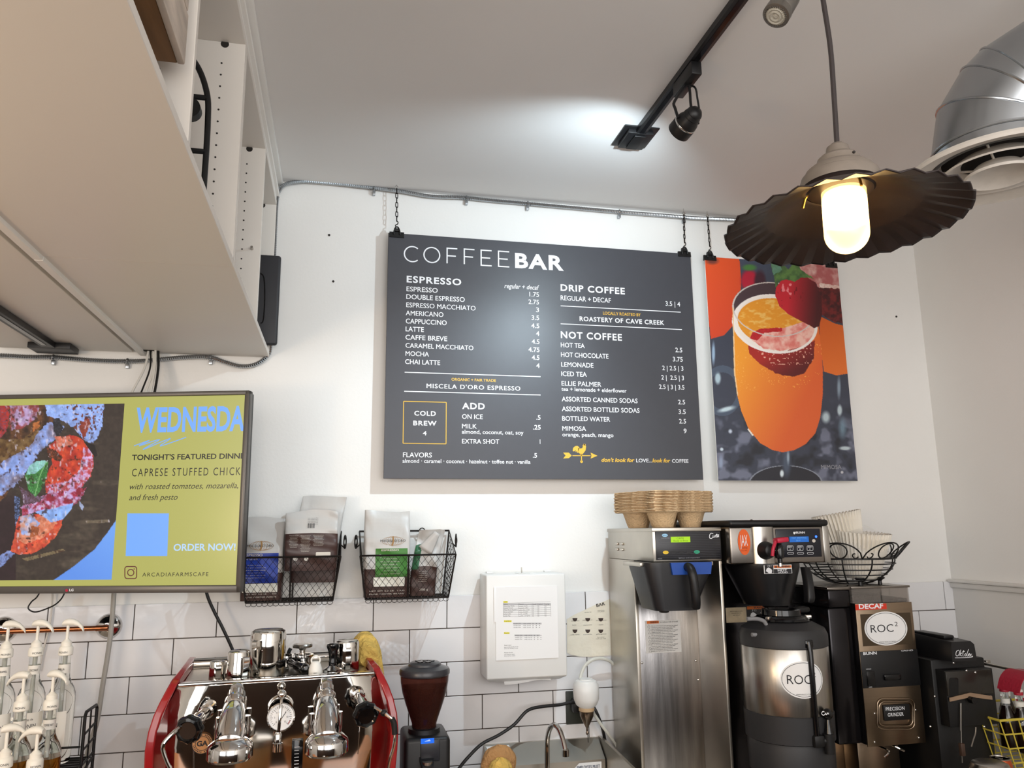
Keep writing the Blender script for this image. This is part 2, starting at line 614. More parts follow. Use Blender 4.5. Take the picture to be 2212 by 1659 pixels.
# wooden crate and rack in the near shelf unit
q = aty(400, 139, -1.66)
t = thing('wooden_crate', 'distressed white wooden crate in the near shelf unit, top of the photo', 'crate', (-0.45, -1.9, q.z))
M_oldwood = mat('old_brown_wood', (128, 92, 56), 0.75, noise=0.25, nscale=5, stretch=(8, 1, 8))
M_oldwhite = mat('distressed_white_wood', (196, 184, 172), 0.8, noise=0.3, nscale=7, stretch=(4, 1, 4))
xc = q.x
MB().box2((xc - 0.13, -2.12, q.z), (xc - 0.012, -1.66, q.z + 0.014), 0.002).build('bottom', M_oldwood, t)
b = MB()
b.box2((xc - 0.012, -2.12, q.z - 0.002), (xc, -1.66, q.z + 0.09), 0.003)
b.build('side_board', M_oldwhite, t)
b = MB()
b.box2((xc - 0.0125, -2.12, q.z + 0.096), (xc - 0.001, -1.66, q.z + 0.18), 0.003)
b.build('side_board', M_oldwhite, t)
MB().box2((xc - 0.12, -1.672, q.z + 0.012), (xc - 0.013, -1.66, q.z + 0.18), 0.003).build('end_board', M_oldwood, t)
MB().box2((xc - 0.12, -2.1, ZB + TB + 0.0005), (xc - 0.09, -2.06, q.z), 0.002).build('foot', M_oldwood, t)
MB().box2((xc - 0.12, -1.74, ZB + TB + 0.0005), (xc - 0.09, -1.70, q.z), 0.002).build('foot', M_oldwood, t)
MB().sphere((xc - 0.0006, -1.79, q.z + 0.135), 0.022, (0.12, 1, 1.2)).build('hand_hole', M_hole, t)

yr = -1.22
t = thing('metal_rack', 'black arched metal rack standing in the near shelf unit', 'rack', (-0.45, yr, ZB + TB))
b = MB()
pr = [aty(x, y, yr) for x, y in ((418, 130), (430, 150), (441, 178), (449, 215), (449, 260), (446, 320), (441, 392))]
cx = pr[0].x - 0.05
zf = ZB + TB
right = catmull(pr, 5) + [Vector((pr[-1].x, yr, zf + 0.004))]
left = [Vector((2 * cx - p.x, p.y, p.z)) for p in reversed(right)]
b.tube(left[:-1] + [Vector((cx, yr, pr[0].z + 0.028))] + right, 0.0065, n=10)
b.build('hoop', M_blackm, t)
for (x, y) in ((449, 212), (444, 328)):
    p = aty(x, y, yr)
    MB().tube([(2 * cx - p.x, yr, p.z), (p.x, yr, p.z)], 0.006, n=10).build('rung', M_blackm, t)
MB().box2((left[0].x - 0.01, yr - 0.06, zf + 0.0005), (right[-1].x + 0.004, yr + 0.06, zf + 0.006), 0.002).build('base', M_blackm, t)
p = aty(414, 237, yr)
MB().cyl((p.x - 0.004, yr - 0.012, p.z), (p.x - 0.004, yr + 0.012, p.z), 0.024, n=24).build('disc', M_blackm, t)

# black flat box on the wall
t = thing('wall_speaker', 'black flat rounded box on the wall at the shelf end', 'speaker', (-0.285, -0.036, 2.66))
a, c = aty(556, 548, -0.048), aty(598, 745, -0.048)
b = MB()
b.box(((a.x + c.x) / 2 - 0.03, -0.036, (a.z + c.z) / 2), (abs(c.x - a.x) + 0.06, 0.022, a.z - c.z), 0.010, None, 4)
b.build('housing', mat('charcoal_plastic', (44, 44, 48), 0.5), t)
MB().tube([aty(x, y, -0.0478) for x, y in ((562, 590), (570, 600), (572, 640), (569, 690), (563, 698))], 0.0022, n=6, sm=4).build('grille_groove', M_blackg, t)

# metal clad cable
pts = [(-160, 764), (0, 768), (60, 771), (115, 772), (180, 777), (240, 780), (300, 780), (340, 777), (400, 772), (452, 772), (485, 782), (520, 791), (552, 787), (576, 770), (584, 745), (588, 640), (592, 550), (595, 480), (598, 432), (604, 410), (620, 397), (660, 392), (720, 396), (800, 405), (870, 414), (930, 424), (1000, 427), (1060, 433), (1140, 440), (1250, 450), (1338, 458), (1440, 466), (1500, 471), (1590, 475), (1750, 486), (1930, 500)]
t = thing('metal_cable_conduit', 'ribbed metal conduit running along the back wall', 'conduit', (0.5, -0.01, 3.1))
W3 = []
for x, y in pts:
    yy = -0.006 if y > 530 or x > 610 else -0.008
    W3.append(aty(x, y, yy))
P = catmull(W3, 24)
# even spacing
Q = [P[0]]
for p in P[1:]:
    while (p - Q[-1]).length >= 0.0036:
        Q.append(Q[-1] + (p - Q[-1]).normalized() * 0.0036)
b = MB()
b.tube(Q, 0.005, n=8, rr=lambda i, m: 0.0088 if i % 2 else 0.0066)
b.build('armour', M_galv, t)
for (x, y) in ((115, 772), (275, 780), (455, 772), (808, 407), (1008, 428), (1140, 440), (1338, 458), (1478, 469)):
    p = aty(x, y, -0.006)
    b = MB()
    b.tube([p + Vector((0, 0.016, 0.008)), p + Vector((0, 0.0, 0.0085)), p + Vector((0, -0.008, 0.0)), p + Vector((0, 0.0, -0.0085)), p + Vector((0, 0.016, -0.010))], 0.0035, n=6, sm=3)
    b.box(p + Vector((0, 0.008, -0.017)), (0.011, 0.018, 0.016), 0.001)
    b.build('strap', M_galv, t)

# ------------------------------------------------------------------ menu board
YM = -0.044
def bclip(label, px, py, y):
    """black bulldog clip gripping a board's top edge at photo pixel (px, py)"""
    p = aty(px, py, y)
    t = thing('bulldog_clip', label, 'clip', p, group='black clips on the board edges')
    b = MB()
    b.prism([(-0.028, -0.006, -0.012), (-0.028, 0.006, -0.012), (-0.028, 0.0035, 0.010), (-0.028, -0.0035, 0.010)], (0.056, 0, 0))
    b.build('jaw', M_blackm, t, local=True)
    b = MB()
    b.tube([(-0.012, -0.007, -0.002), (-0.011, -0.008, 0.010), (-0.006, -0.005, 0.026), (0, -0.002, 0.031), (0.006, -0.005, 0.026), (0.011, -0.008, 0.010), (0.012, -0.007, -0.002)], 0.0028, n=8, sm=4)
    b.cyl((-0.011, 0, 0.018), (0.011, 0, 0.018), 0.008, n=12)
    b.build('handle', M_blackm, t, local=True)
    return t
def chain(label, px, py0, py1, y, px1=None):
    a, c = aty(px, py0, y), aty(px1 or px, py1, y)
    t = thing('hanging_chain', label, 'chain', a, group='chains holding the boards')
    L = a.z - c.z - 0.034
    n = max(3, round(L / 0.0185))
    st = L / n
    dx = (c.x - a.x) / (n + 1.5)
    b = MB()
    b.tube([(0, 0, 0.028), (0, 0, 0.004), (0.006, 0, -0.004), (0, 0, -0.010), (-0.006, 0, -0.004), (0, 0, 0.003)], 0.0017, n=6, sm=4)
    b.build('ceiling_hook', M_chrome, t, local=True)
    link0 = None
    for k in range(n):
        z = -0.011 - (k + 0.5) * st
        if link0 is None:
            pts = []
            for i in range(14):
                an = 2 * PI * i / 14
                pts.append((0.0048 * math.cos(an), 0, 0.0058 * (1 if math.sin(an) > 0 else -1) * (abs(math.sin(an)) ** 0.7) + 0.0052 * math.copysign(1, math.sin(an)) * (1 if abs(math.sin(an)) > 0.01 else 0)))
            b = MB()
            b.tube(pts, 0.0017, n=6, closed=True)
            o = link0 = b.build('link', M_wire, t, local=True)
        else:
            o = link0.copy()
            COL.objects.link(o)
        o.location = (dx * (k + 1), 0, z)
        o.rotation_euler = (0, 0, 0.45 if k % 2 else 1.35)
    b = MB()
    zz = -0.011 - n * st
    b.tube([(dx * n, 0, zz + 0.003), (dx * n + 0.005, 0, zz - 0.004), (dx * n + 0.003, 0, zz - 0.012), (dx * n - 0.004, 0, zz - 0.016), (dx * n - 0.003, 0, zz - 0.023), (dx * n + 0.003, 0, zz - 0.022)], 0.0019, n=6, sm=4)
    b.build('hook', M_wire, t, local=True)
    return t
MT = thing('menu_board', 'dark grey coffee menu board hanging by two chains on the wall', 'menu board', (0.77, YM, 2.0))
tl, br = aty(840, 503, YM), aty(1520, 1036, YM)
bl, tr = aty(827, 1034, YM), aty(1491, 548, YM)
x0, x1, z0, z1 = (tl.x + bl.x) / 2, (tr.x + br.x) / 2, (bl.z + br.z) / 2, (tl.z + tr.z) / 2
MB().box2((x0, YM, z0), (x1, YM + 0.004, z1), 0.001, 1).build('panel', mat('menu_charcoal', (66, 67, 73), 0.40, noise=0.02, nscale=30), MT)
YL = YM - 0.0006
A6 = lambda x, y: (780 + x / 2.633, 380 + y / 2.633)
A7 = lambda x, y: (820 + x / 3.072, 700 + y / 3.072)
def mtext(L, A, k, s, x0, yb, x1, cap, **kw):
    a, b = A(x0, yb), A(x1, yb)
    wtext(L, s, a[0], a[1], b[0], cap / k, YL, **kw)
# the thin heading, drawn with strokes
Lh = Letters()
NY = Vector((0, -1, 0))
def arc(c, rx, rz, a0, a1, n=28):
    return [Vector((c[0] + rx * math.cos(a0 + (a1 - a0) * i / n), YL, c[1] + rz * math.sin(a0 + (a1 - a0) * i / n))) for i in range(n + 1)]
def let_box(xa, xb, yb, cap):
    p, q = aty(*A6(xa, yb), YL), aty(*A6(xb, yb), YL)
    c = aty(A6(xa, yb)[0], A6(xa, yb)[1] - cap / 2.633, YL)
    return p.x, q.x, p.z, c.z
sw = 0.0050
for ch, xa, xb, yb in (('C', 247, 327, 485), ('O', 357, 447, 490), ('F', 489, 547, 497), ('F', 587, 645, 502), ('E', 683, 743, 508), ('E', 782, 843, 514)):
    l, r, zb_, zt_ = let_box(xa, xb, yb, 86)
    zm = (zb_ + zt_) / 2
    if ch == 'C':
        Lh.stroke(arc(((l + r) / 2 + 0.003, zm), (r - l) / 2 + 0.004, (zt_ - zb_) / 2, 0.85, 2 * PI - 0.85), sw, NY)
    elif ch == 'O':
        Lh.stroke(arc(((l + r) / 2, zm), (r - l) / 2, (zt_ - zb_) / 2, 0, 2 * PI)[:-1], sw, NY, closed=True)
    else:
        V = lambda x, z: Vector((x, YL, z))
        Lh.stroke([V(l, zb_), V(l, zt_)], sw, NY)
        Lh.stroke([V(l - sw / 2, zt_), V(r, zt_)], sw, NY)
        Lh.stroke([V(l, zm), V(l + (r - l) * 0.86, zm)], sw, NY)
        if ch == 'E':
            Lh.stroke([V(l - sw / 2, zb_), V(r, zb_)], sw, NY)
mtext(Lh, A6, 2.633, 'BAR', 876, 519, 1153, 80, bold=0.035, sp=1.15)
Lh.build('heading_lettering', M_wtext, MT)
Lb, Lt, Lp, Lg = Letters(), Letters(), Letters(), Letters()
for s, xa, yb, xb, cap in (('ESPRESSO', 259, 604, 570, 36), ('DRIP COFFEE', 1135, 652, 1500, 36)):
    mtext(Lb, A6, 2.633, s, xa, yb, xb, cap, bold=0.028, sp=1.15)
for s, xa, yb, xb, cap in (('NOT COFFEE', 1203, 92, 1608, 44), ('ADD', 548, 562, 698, 40), ("MISCELA D'ORO ESPRESSO", 312, 424, 933, 29), ('COLD', 230, 606, 373, 30), ('BREW', 223, 671, 378, 30)):
    mtext(Lb, A7, 3.072, s, xa, yb, xb, cap, bold=0.026, sp=1.15)
mtext(Lb, A6, 2.633, 'ROASTERY OF CAVE CREEK', 1243, 824, 1724, 25, bold=0.026, sp=1.12)
Lb.build('section_lettering', M_wtext, MT, split=True)
for s, xa, yb, xb in (('ESPRESSO', 258, 655, 436), ('DOUBLE ESPRESSO', 257, 699, 590), ('ESPRESSO MACCHIATO', 257, 746, 651), ('AMERICANO', 254, 792, 468), ('CAPPUCCINO', 254, 838, 487), ('LATTE', 253, 883, 357), ('CAFFE BREVE', 252, 930, 490), ('REGULAR + DECAF', 1135, 706, 1421)):
    mtext(Lt, A6, 2.633, s, xa, yb, xb, 27, bold=0.010)
for s, xa, yb, xb, cap in (('CARAMEL MACCHIATO', 172, 156, 622, 31), ('MOCHA', 172, 210, 327, 31), ('CHAI LATTE', 169, 264, 402, 31), ('ON ICE', 547, 628, 685, 31), ('MILK', 547, 692, 645, 31), ('almond, coconut, oat, soy', 546, 727, 955, 27), ('EXTRA SHOT', 547, 792, 794, 31), ('FLAVORS', 155, 883, 347, 32), ('almond · caramel · coconut · hazelnut · toffee nut · vanilla', 152, 920, 1001, 26), ('HOT TEA', 1203, 153, 1361, 31), ('HOT CHOCOLATE', 1204, 217, 1519, 31), ('LEMONADE', 1206, 282, 1419, 31), ('ICED TEA', 1206, 344, 1375, 31), ('ELLIE PALMER', 1208, 408, 1471, 31), ('tea + lemonade + elderflower', 1207, 443, 1639, 26), ('ASSORTED CANNED SODAS', 1209, 512, 1712, 31), ('ASSORTED BOTTLED SODAS', 1210, 577, 1725, 31), ('BOTTLED WATER', 1212, 641, 1530, 31), ('MIMOSA', 1213, 707, 1370, 31), ('orange, peach, mango', 1213, 745, 1552, 26), ('4', 286, 738, 312, 28), ('LOVE...', 1703, 917, 1808, 24), ('COFFEE', 1941, 920, 2050, 24)):
    mtext(Lt, A7, 3.072, s, xa, yb, xb, cap, bold=0.010)
Lt.build('item_lettering', M_wtext, MT, split=True)
for s, xa, yb, xb, sh in (('regular + decaf', 815, 637, 1013, 0.25), ('1.75', 957, 685, 1012, 0), ('2.75', 952, 728, 1012, 0), ('3', 995, 774, 1012, 0), ('3.5', 970, 818, 1013, 0), ('4.5', 968, 864, 1014, 0), ('4', 995, 909, 1014, 0), ('3.5 | 4', 1732, 738, 1815, 0)):
    mtext(Lp, A6, 2.633, s, xa, yb, xb, 26, bold=0.010, shear=sh)
for s, xa, yb, xb in (('4.5', 1010, 130, 1061), ('4.75', 988, 183, 1061), ('4.5', 1010, 236, 1061), ('4', 1040, 290, 1062), ('.5', 1040, 634, 1068), ('.25', 1018, 699, 1069), ('1', 1063, 795, 1067), ('.5', 1017, 886, 1045), ('2.5', 1963, 186, 2009), ('3.75', 1946, 247, 2012), ('2 | 2.5 | 3', 1876, 305, 2016), ('2 |  2.5 | 3', 1870, 368, 2020), ('2.5 | 3 | 3.5', 1855, 430, 2023), ('2.5', 1981, 532, 2028), ('3.5', 1984, 596, 2032), ('2.5', 1988, 659, 2034), ('9', 2018, 724, 2038)):
    mtext(Lp, A7, 3.072, s, xa, yb, xb, 30, bold=0.012)
Lp.build('price_lettering', M_wtext, MT, split=True)
for A, (xa, ya, xb, yb) in ((A7, (166, 323, 1068, 346)), (A7, (163, 450, 1068, 467)), (A6, (1135, 738, 1818, 776)), (A6, (1135, 840, 1825, 875))):
    p, q = aty(*A(xa, ya), YL), aty(*A(xb, yb), YL)
    q.z = p.z = (p.z + q.z) / 2
    Letters().stroke([p, q], 0.0032, NY).build('divider_rule', M_wtext, MT)
mtext(Lg, A7, 3.072, 'ORGANIC + FAIR TRADE', 477, 375, 772, 18, bold=0.015)
mtext(Lg, A6, 2.633, 'LOCALLY ROASTED BY', 1376, 788, 1590, 17, bold=0.015)
mtext(Lg, A7, 3.072, "don't look for", 1472, 913, 1692, 25, bold=0.03, shear=0.25)
mtext(Lg, A7, 3.072, 'look for', 1810, 917, 1930, 25, bold=0.03, shear=0.25)
Lg.build('gold_lettering', M_gold, MT, split=True)
Lx = Letters()
q4 = [aty(*A7(x, y), YL) for x, y in ((160, 515), (443, 517), (440, 794), (155, 792))]
xa, xb, za, zb2 = (q4[0].x + q4[3].x) / 2, (q4[1].x + q4[2].x) / 2, (q4[2].z + q4[3].z) / 2, (q4[0].z + q4[1].z) / 2
Lx.stroke([(xa, YL, za), (xb, YL, za)], 0.003, NY).stroke([(xa, YL, zb2), (xb, YL, zb2)], 0.003, NY).stroke([(xa, YL, za), (xa, YL, zb2)], 0.003, NY).stroke([(xb, YL, za), (xb, YL, zb2)], 0.003, NY)
Lx.build('gold_square', M_gold, MT)
Lw = Letters()
E7 = lambda pts: [aty(*A7(x, y), YL) for x, y in pts]
Lw.quad(E7([(1280, 876), (1400, 876), (1400, 871), (1280, 871)]))
Lw.quad(E7([(1218, 853), (1255, 853), (1275, 873), (1255, 890), (1218, 892), (1234, 873)]))
Lw.quad(E7([(1400, 853), (1446, 874), (1400, 893), (1406, 874)]))
Lw.quad(E7([(1337, 864), (1343, 864), (1343, 912), (1337, 912)]))
Lw.quad([p for p in arc((E7([(1340, 913)])[0].x, E7([(1340, 913)])[0].z), 0.0055, 0.0055, 0, 2 * PI, 14)[:-1]])
for pts in ([(1281, 842), (1284, 822), (1298, 810), (1313, 808), (1326, 818), (1318, 850), (1308, 857), (1312, 842), (1300, 850), (1302, 836), (1290, 846)],
            [(1318, 822), (1330, 826), (1344, 824), (1352, 808), (1350, 800), (1362, 797), (1370, 812), (1367, 838), (1352, 858), (1334, 864), (1318, 852)],
            [(1350, 803), (1345, 809), (1351, 811)], [(1352, 799), (1356, 794), (1360, 798), (1365, 795), (1368, 803), (1358, 806)], [(1328, 862), (1352, 860), (1342, 868), (1334, 868)]):
    Lw.quad(E7(pts))
Lw.build('weathervane_emblem', M_gold, MT)
bclip('black clip at the menu board top left corner', 857, 507, YM)
bclip('black clip at the menu board top right corner', 1478, 549, YM)
chain('chain holding the top left corner of the menu board', 857, 402, 490, YM)
chain('chain holding the top right corner of the menu board', 1477, 459, 535, YM, 1479)

# ------------------------------------------------------------------ poster
YP = -0.036
PT = thing('mimosa_poster', 'poster of an orange drink with a strawberry on the rim', 'poster', (1.78, YP, 2.0))
tl, tr, br, bl = [aty(x, y, YP) for x, y in ((1522, 555), (1812, 573), (1850, 1040), (1551, 1038))]
x0, x1, z0, z1 = (tl.x + bl.x) / 2, (tr.x + br.x) / 2, (bl.z + br.z) / 2, (tl.z + tr.z) / 2
MB().box2((x0, YP, z0), (x1, YP + 0.003, z1), 0.0008, 1).build('panel', M_white, PT)
def mimosa(px, py):
    x, y = (px - 1500) * 2.963, (py - 520) * 2.963
    K = Paint(x, y, (58, 62, 76))
    n = fbm(x * 0.012, y * 0.012, 3)
    low = np.clip((y - 1000) / 250, 0, 1)
    K.mix(np.clip((n - 0.52) * 7, 0, 1) * low * 0.75, (128, 132, 152))
    K.mix(np.clip((0.42 - n) * 6, 0, 1) * low * 0.8, (34, 35, 42))
    up = np.clip((320 - y) / 200, 0, 1)
    K.mix(up * 0.5, (70, 84, 108))
    # left glass
    K.poly([(60, 90), (285, 90), (300, 250), (290, 430), (245, 545), (190, 605), (105, 628), (80, 400)], (226, 84, 36), (204, 66, 34), grad=((80, 100), (280, 600)))
    K.ell((115, 130), 50, 28, (120, 60, 50), soft=0.6)
    K.ell((122, 720), 14, 90, (150, 175, 200), soft=0.6)
    K.ell((150, 880), 24, 48, (190, 215, 225), soft=0.5, a=0.85)
    K.ell((180, 960), 110, 140, (88, 104, 124), ring=0.16, a=0.55)
    K.ell((205, 1078), 70, 20, (205, 225, 232), soft=0.6, ang=-0.25, a=0.9)
    # far strawberry
    K.ell((352, 255), 66, 82, (176, 26, 52), soft=0.35)
    K.ell((420, 262), 45, 85, (60, 30, 44), soft=0.4)
    K.ell((352, 172), 56, 26, (70, 122, 60), soft=0.5)
    # right glass
    K.poly([(620, 120), (915, 140), (930, 300), (800, 300), (700, 230)], (214, 178, 170), (170, 92, 92), rough=8, seed=5, spk=2, spns=0.02)
    K.poly([(800, 270), (935, 290), (940, 320), (800, 320)], (230, 214, 206), (205, 160, 150), rough=6, seed=6)
    K.poly([(790, 300), (945, 310), (958, 535), (900, 520), (800, 470)], (112, 30, 30), (60, 18, 20), rough=8, seed=7, spk=2, spns=0.05)
    K.poly([(796, 480), (900, 530), (960, 545), (988, 850), (910, 862), (830, 838), (808, 700)], (204, 92, 28), (222, 112, 40), grad=((800, 500), (980, 850)))
    K.ell((925, 940), 16, 90, (150, 170, 186), soft=0.7, a=0.8)
    K.ell((842, 1130), 34, 48, (196, 214, 220), soft=0.6, a=0.85)
    K.ell((930, 1085), 20, 44, (200, 218, 224), soft=0.5, a=0.85)
    K.ell((948, 1200), 34, 90, (120, 148, 166), soft=0.8, a=0.8)
    K.ell((964, 1328), 46, 16, (200, 216, 220), soft=0.5, a=0.85)
    # base of the main glass
    K.ell((585, 1560), 235, 120, (40, 40, 48))
    K.ell((585, 1560), 235, 120, (134, 140, 152), ring=0.02)
    K.ell((590, 1420), 36, 120, (74, 84, 102), soft=0.6)
    K.ell((600, 1385), 12, 60, (170, 186, 200), soft=0.7, a=0.8)
    K.ell((560, 1490), 16, 30, (214, 226, 232), soft=0.5)
    # main glass
    body = [(246, 430), (250, 620), (256, 850), (272, 980), (300, 1090), (345, 1200), (420, 1295), (500, 1340), (566, 1354), (640, 1340), (715, 1300), (775, 1230), (806, 1130), (822, 980), (822, 820), (812, 680), (790, 520), (770, 470)]
    K.poly(body + [(700, 330), (500, 275), (330, 310)], (236, 152, 44), (218, 96, 44), grad=((330, 700), (760, 900)))
    K.mix(inside(x, y, body) & (vnoise(x * 0.16, y * 0.16, 12) > 0.86) & (y < 960) & (y > 640) & (vnoise(x * 0.02, y * 0.02, 13) > 0.45), (242, 168, 76))
    K.ell((508, 440), 262, 168, (92, 60, 54), ang=0.13)
    K.ell((508, 420), 258, 150, (70, 52, 58), ang=0.13)
    K.ell((515, 530), 268, 180, (238, 228, 218), ang=0.14)
    K.ell((515, 522), 240, 152, (226, 148, 40), ang=0.14)
    q = np.clip((fbm(x * 0.03, y * 0.06, 15) - 0.5) * 5, 0, 1) * ((((x - 515) / 235) ** 2 + ((y - 522) / 145) ** 2) < 1)
    K.mix(q * 0.7, (240, 200, 120))
    # floating slice
    K.poly([(340, 660), (420, 700), (560, 720), (770, 640), (765, 760), (700, 850), (630, 872), (520, 850), (420, 790), (350, 720)], (168, 40, 32), (90, 22, 24), rough=7, ns=0.03, seed=21, grad=((520, 700), (620, 860)))
    K.mix(inside(x, y, [(380, 690), (770, 660), (755, 790), (500, 800)]) & (vnoise(x * 0.11, y * 0.11, 31) > 0.80), (232, 170, 150))
    K.poly([(355, 625), (370, 590), (420, 565), (560, 560), (690, 520), (770, 560), (765, 620), (690, 680), (560, 705), (440, 690)], (238, 190, 176), (220, 120, 110), rough=6, seed=23, spk=1.5, spns=0.03)
    K.poly([(355, 625), (370, 590), (420, 565), (565, 556), (560, 580), (450, 590), (400, 640)], (196, 34, 40), (170, 24, 34), rough=4, seed=24)
    K.ell((515, 532), 266, 182, (240, 232, 226), ang=0.14, ring=0.035)
    # rim line
    K.ell((508, 440), 262, 170, (206, 196, 190), ang=0.13, ring=0.018)
    # strawberry on the rim
    K.poly([(522, 300), (560, 250), (640, 236), (720, 236), (775, 265), (812, 360), (818, 470), (800, 545), (770, 560), (690, 518), (600, 470), (545, 420), (518, 350)], (196, 34, 48), (72, 18, 22), rough=2, seed=30, grad=((600, 380), (790, 400)))
    K.mix(inside(x, y, [(530, 320), (700, 260), (720, 480), (560, 420)]) & (vnoise(x * 0.075, y * 0.06, 33) > 0.84), (120, 16, 26))
    K.mix(inside(x, y, [(530, 290), (640, 250), (620, 350), (550, 340)]) & (vnoise(x * 0.06, y * 0.05, 36) > 0.66), (232, 130, 136))
    K.poly([(488, 140), (540, 130), (600, 180), (650, 130), (690, 190), (760, 240), (690, 236), (640, 262), (590, 246), (550, 262), (520, 300), (512, 240)], (92, 128, 66), (58, 88, 52), rough=7, seed=40, spk=1.5, spns=0.03)
    K.poly([(488, 120), (545, 128), (560, 190), (505, 220)], (96, 140, 122), (84, 124, 90), rough=7, seed=41)
    # glass edges
    K.mix(inside(x, y, [(243, 430), (250, 430), (262, 850), (280, 990), (274, 990), (254, 850)]), (236, 200, 150))
    K.mix(inside(x, y, [(345, 1200), (380, 1245), (372, 1250), (340, 1208)]), (235, 226, 214))
    K.ell((175, 1335), 14, 14, (200, 214, 226), soft=0.5)
    K.ell((170, 1420), 18, 60, (150, 164, 190), soft=0.7, a=0.8)
    K.ell((230, 1220), 16, 18, (190, 200, 216), soft=0.6)
    K.ell((945, 1482), 12, 12, (190, 190, 196), soft=0.5)
    return K.c
picture('print', (x0 + 0.001, YP - 0.0006, z1 - 0.001), (1, 0, 0), (0, 0, -1), x1 - x0 - 0.002, z1 - z0 - 0.002, 320, 480, mimosa, vcol_mat('poster_print', 0.45), PT)
Lm = Letters()
wtext(Lm, 'MIMOSA', 1774, 1013, 1818, 9, YP - 0.0012)
Lm.build('caption_lettering', mat('grey_print', (150, 150, 156), 0.6), PT)
bclip('black clip at the poster top left corner', 1533, 557, YP)
bclip('black clip at the poster top right corner, half behind the lamp shade', 1795, 573, YP)
chain('chain holding the top left corner of the poster', 1528, 464, 543, YP, 1534)
chain('chain holding the poster top right corner behind the lamp shade', 1786, 480, 562, YP, 1794)
for k, (x, y, lab) in enumerate(((711, 508, 'small rusty screw in the wall left of the menu, upper one'), (720, 608, 'small dark screw in the wall left of the menu, lower one'), (1936, 684, 'small dark screw in the wall right of the poster'))):
    p = aty(x, y, 0.012)
    tag(MB().lathe([(0.0045, 0.0), (0.0045, 0.002), (0.002, 0.0035)], p, 10, (0, -1, 0)).build('screw', M_hole), lab, 'screw', 'screws left in the wall')

# ------------------------------------------------------------------ television
TVN = Vector((-0.263, -0.9645, -0.022)).normalized()
TVU = Vector((0.9648, -0.263, -0.002)).normalized()
TVV = TVN.cross(TVU) * -1
TVV = TVU.cross(TVN).normalized()
if TVV.z < 0: TVV = -TVV
TVO = aty(540, 850, -0.40)
tvp = lambda x, y, d=0.0: atp(x, y, TVO + TVN * d, TVN)
ctr, cbr = tvp(540, 843), tvp(522, 1280)
th = (ctr - cbr).dot(TVV)
tw = th * 1.72
TV = thing('television', 'grey framed television on the left wall showing a dinner special', 'television', ctr - TVU * (tw / 2) - TVV * th)
R3 = Matrix((TVU, -TVN, TVV)).transposed()          # local x along, y back, z up
cm = ctr - TVU * (tw / 2) - TVV * (th / 2)
M_bez = mat('grey_bezel', (92, 88, 84), 0.35, metal=0.3)
b = MB(Matrix.Translation(cm) @ R3.to_4x4())
bw, bt = 0.016, 0.014
b.box((0, 0.012, th / 2 - bt / 2), (tw, 0.030, bt), 0.004)
b.box((0, 0.012, -th / 2 + 0.011), (tw, 0.030, 0.022), 0.004)
b.box((tw / 2 - bw / 2, 0.012, 0), (bw, 0.030, th), 0.004)
b.box((-tw / 2 + bw / 2, 0.012, 0), (bw, 0.030, th), 0.004)
b.build('bezel', M_bez, TV)
b = MB(Matrix.Translation(cm) @ R3.to_4x4())
b.box((0, 0.035, 0), (tw - 0.01, 0.030, th - 0.01), 0.004)
b.box((-0.02, 0.065, 0.0), (0.5, 0.04, 0.4), 0.01)
b.build('back_case', M_black, TV)
b = MB(Matrix.Translation(cm) @ R3.to_4x4())
b.box((-0.02, 0.12, 0), (0.08, 0.10, 0.16), 0.004)
b.build('mount_arm', M_blackm, TV)
sw_, sh_ = tw - 2 * bw + 0.004, th - bt - 0.022 + 0.004
sc = cm + TVV * 0.004
b = MB(Matrix.Translation(sc) @ R3.to_4x4())
b.box((0, 0.008, 0), (sw_, 0.006, sh_))
SCR = b.build('screen', mat('screen_olive', (10, 11, 8), 0.25, emit=0.86, ecol=(186, 184, 100)), TV)
D0 = -0.0051                                        # the front of the screen, behind the bezel's front
SO = TVO + TVN * D0
C3 = lambda x, y: (x / 3.53, 830 + y / 3.53)
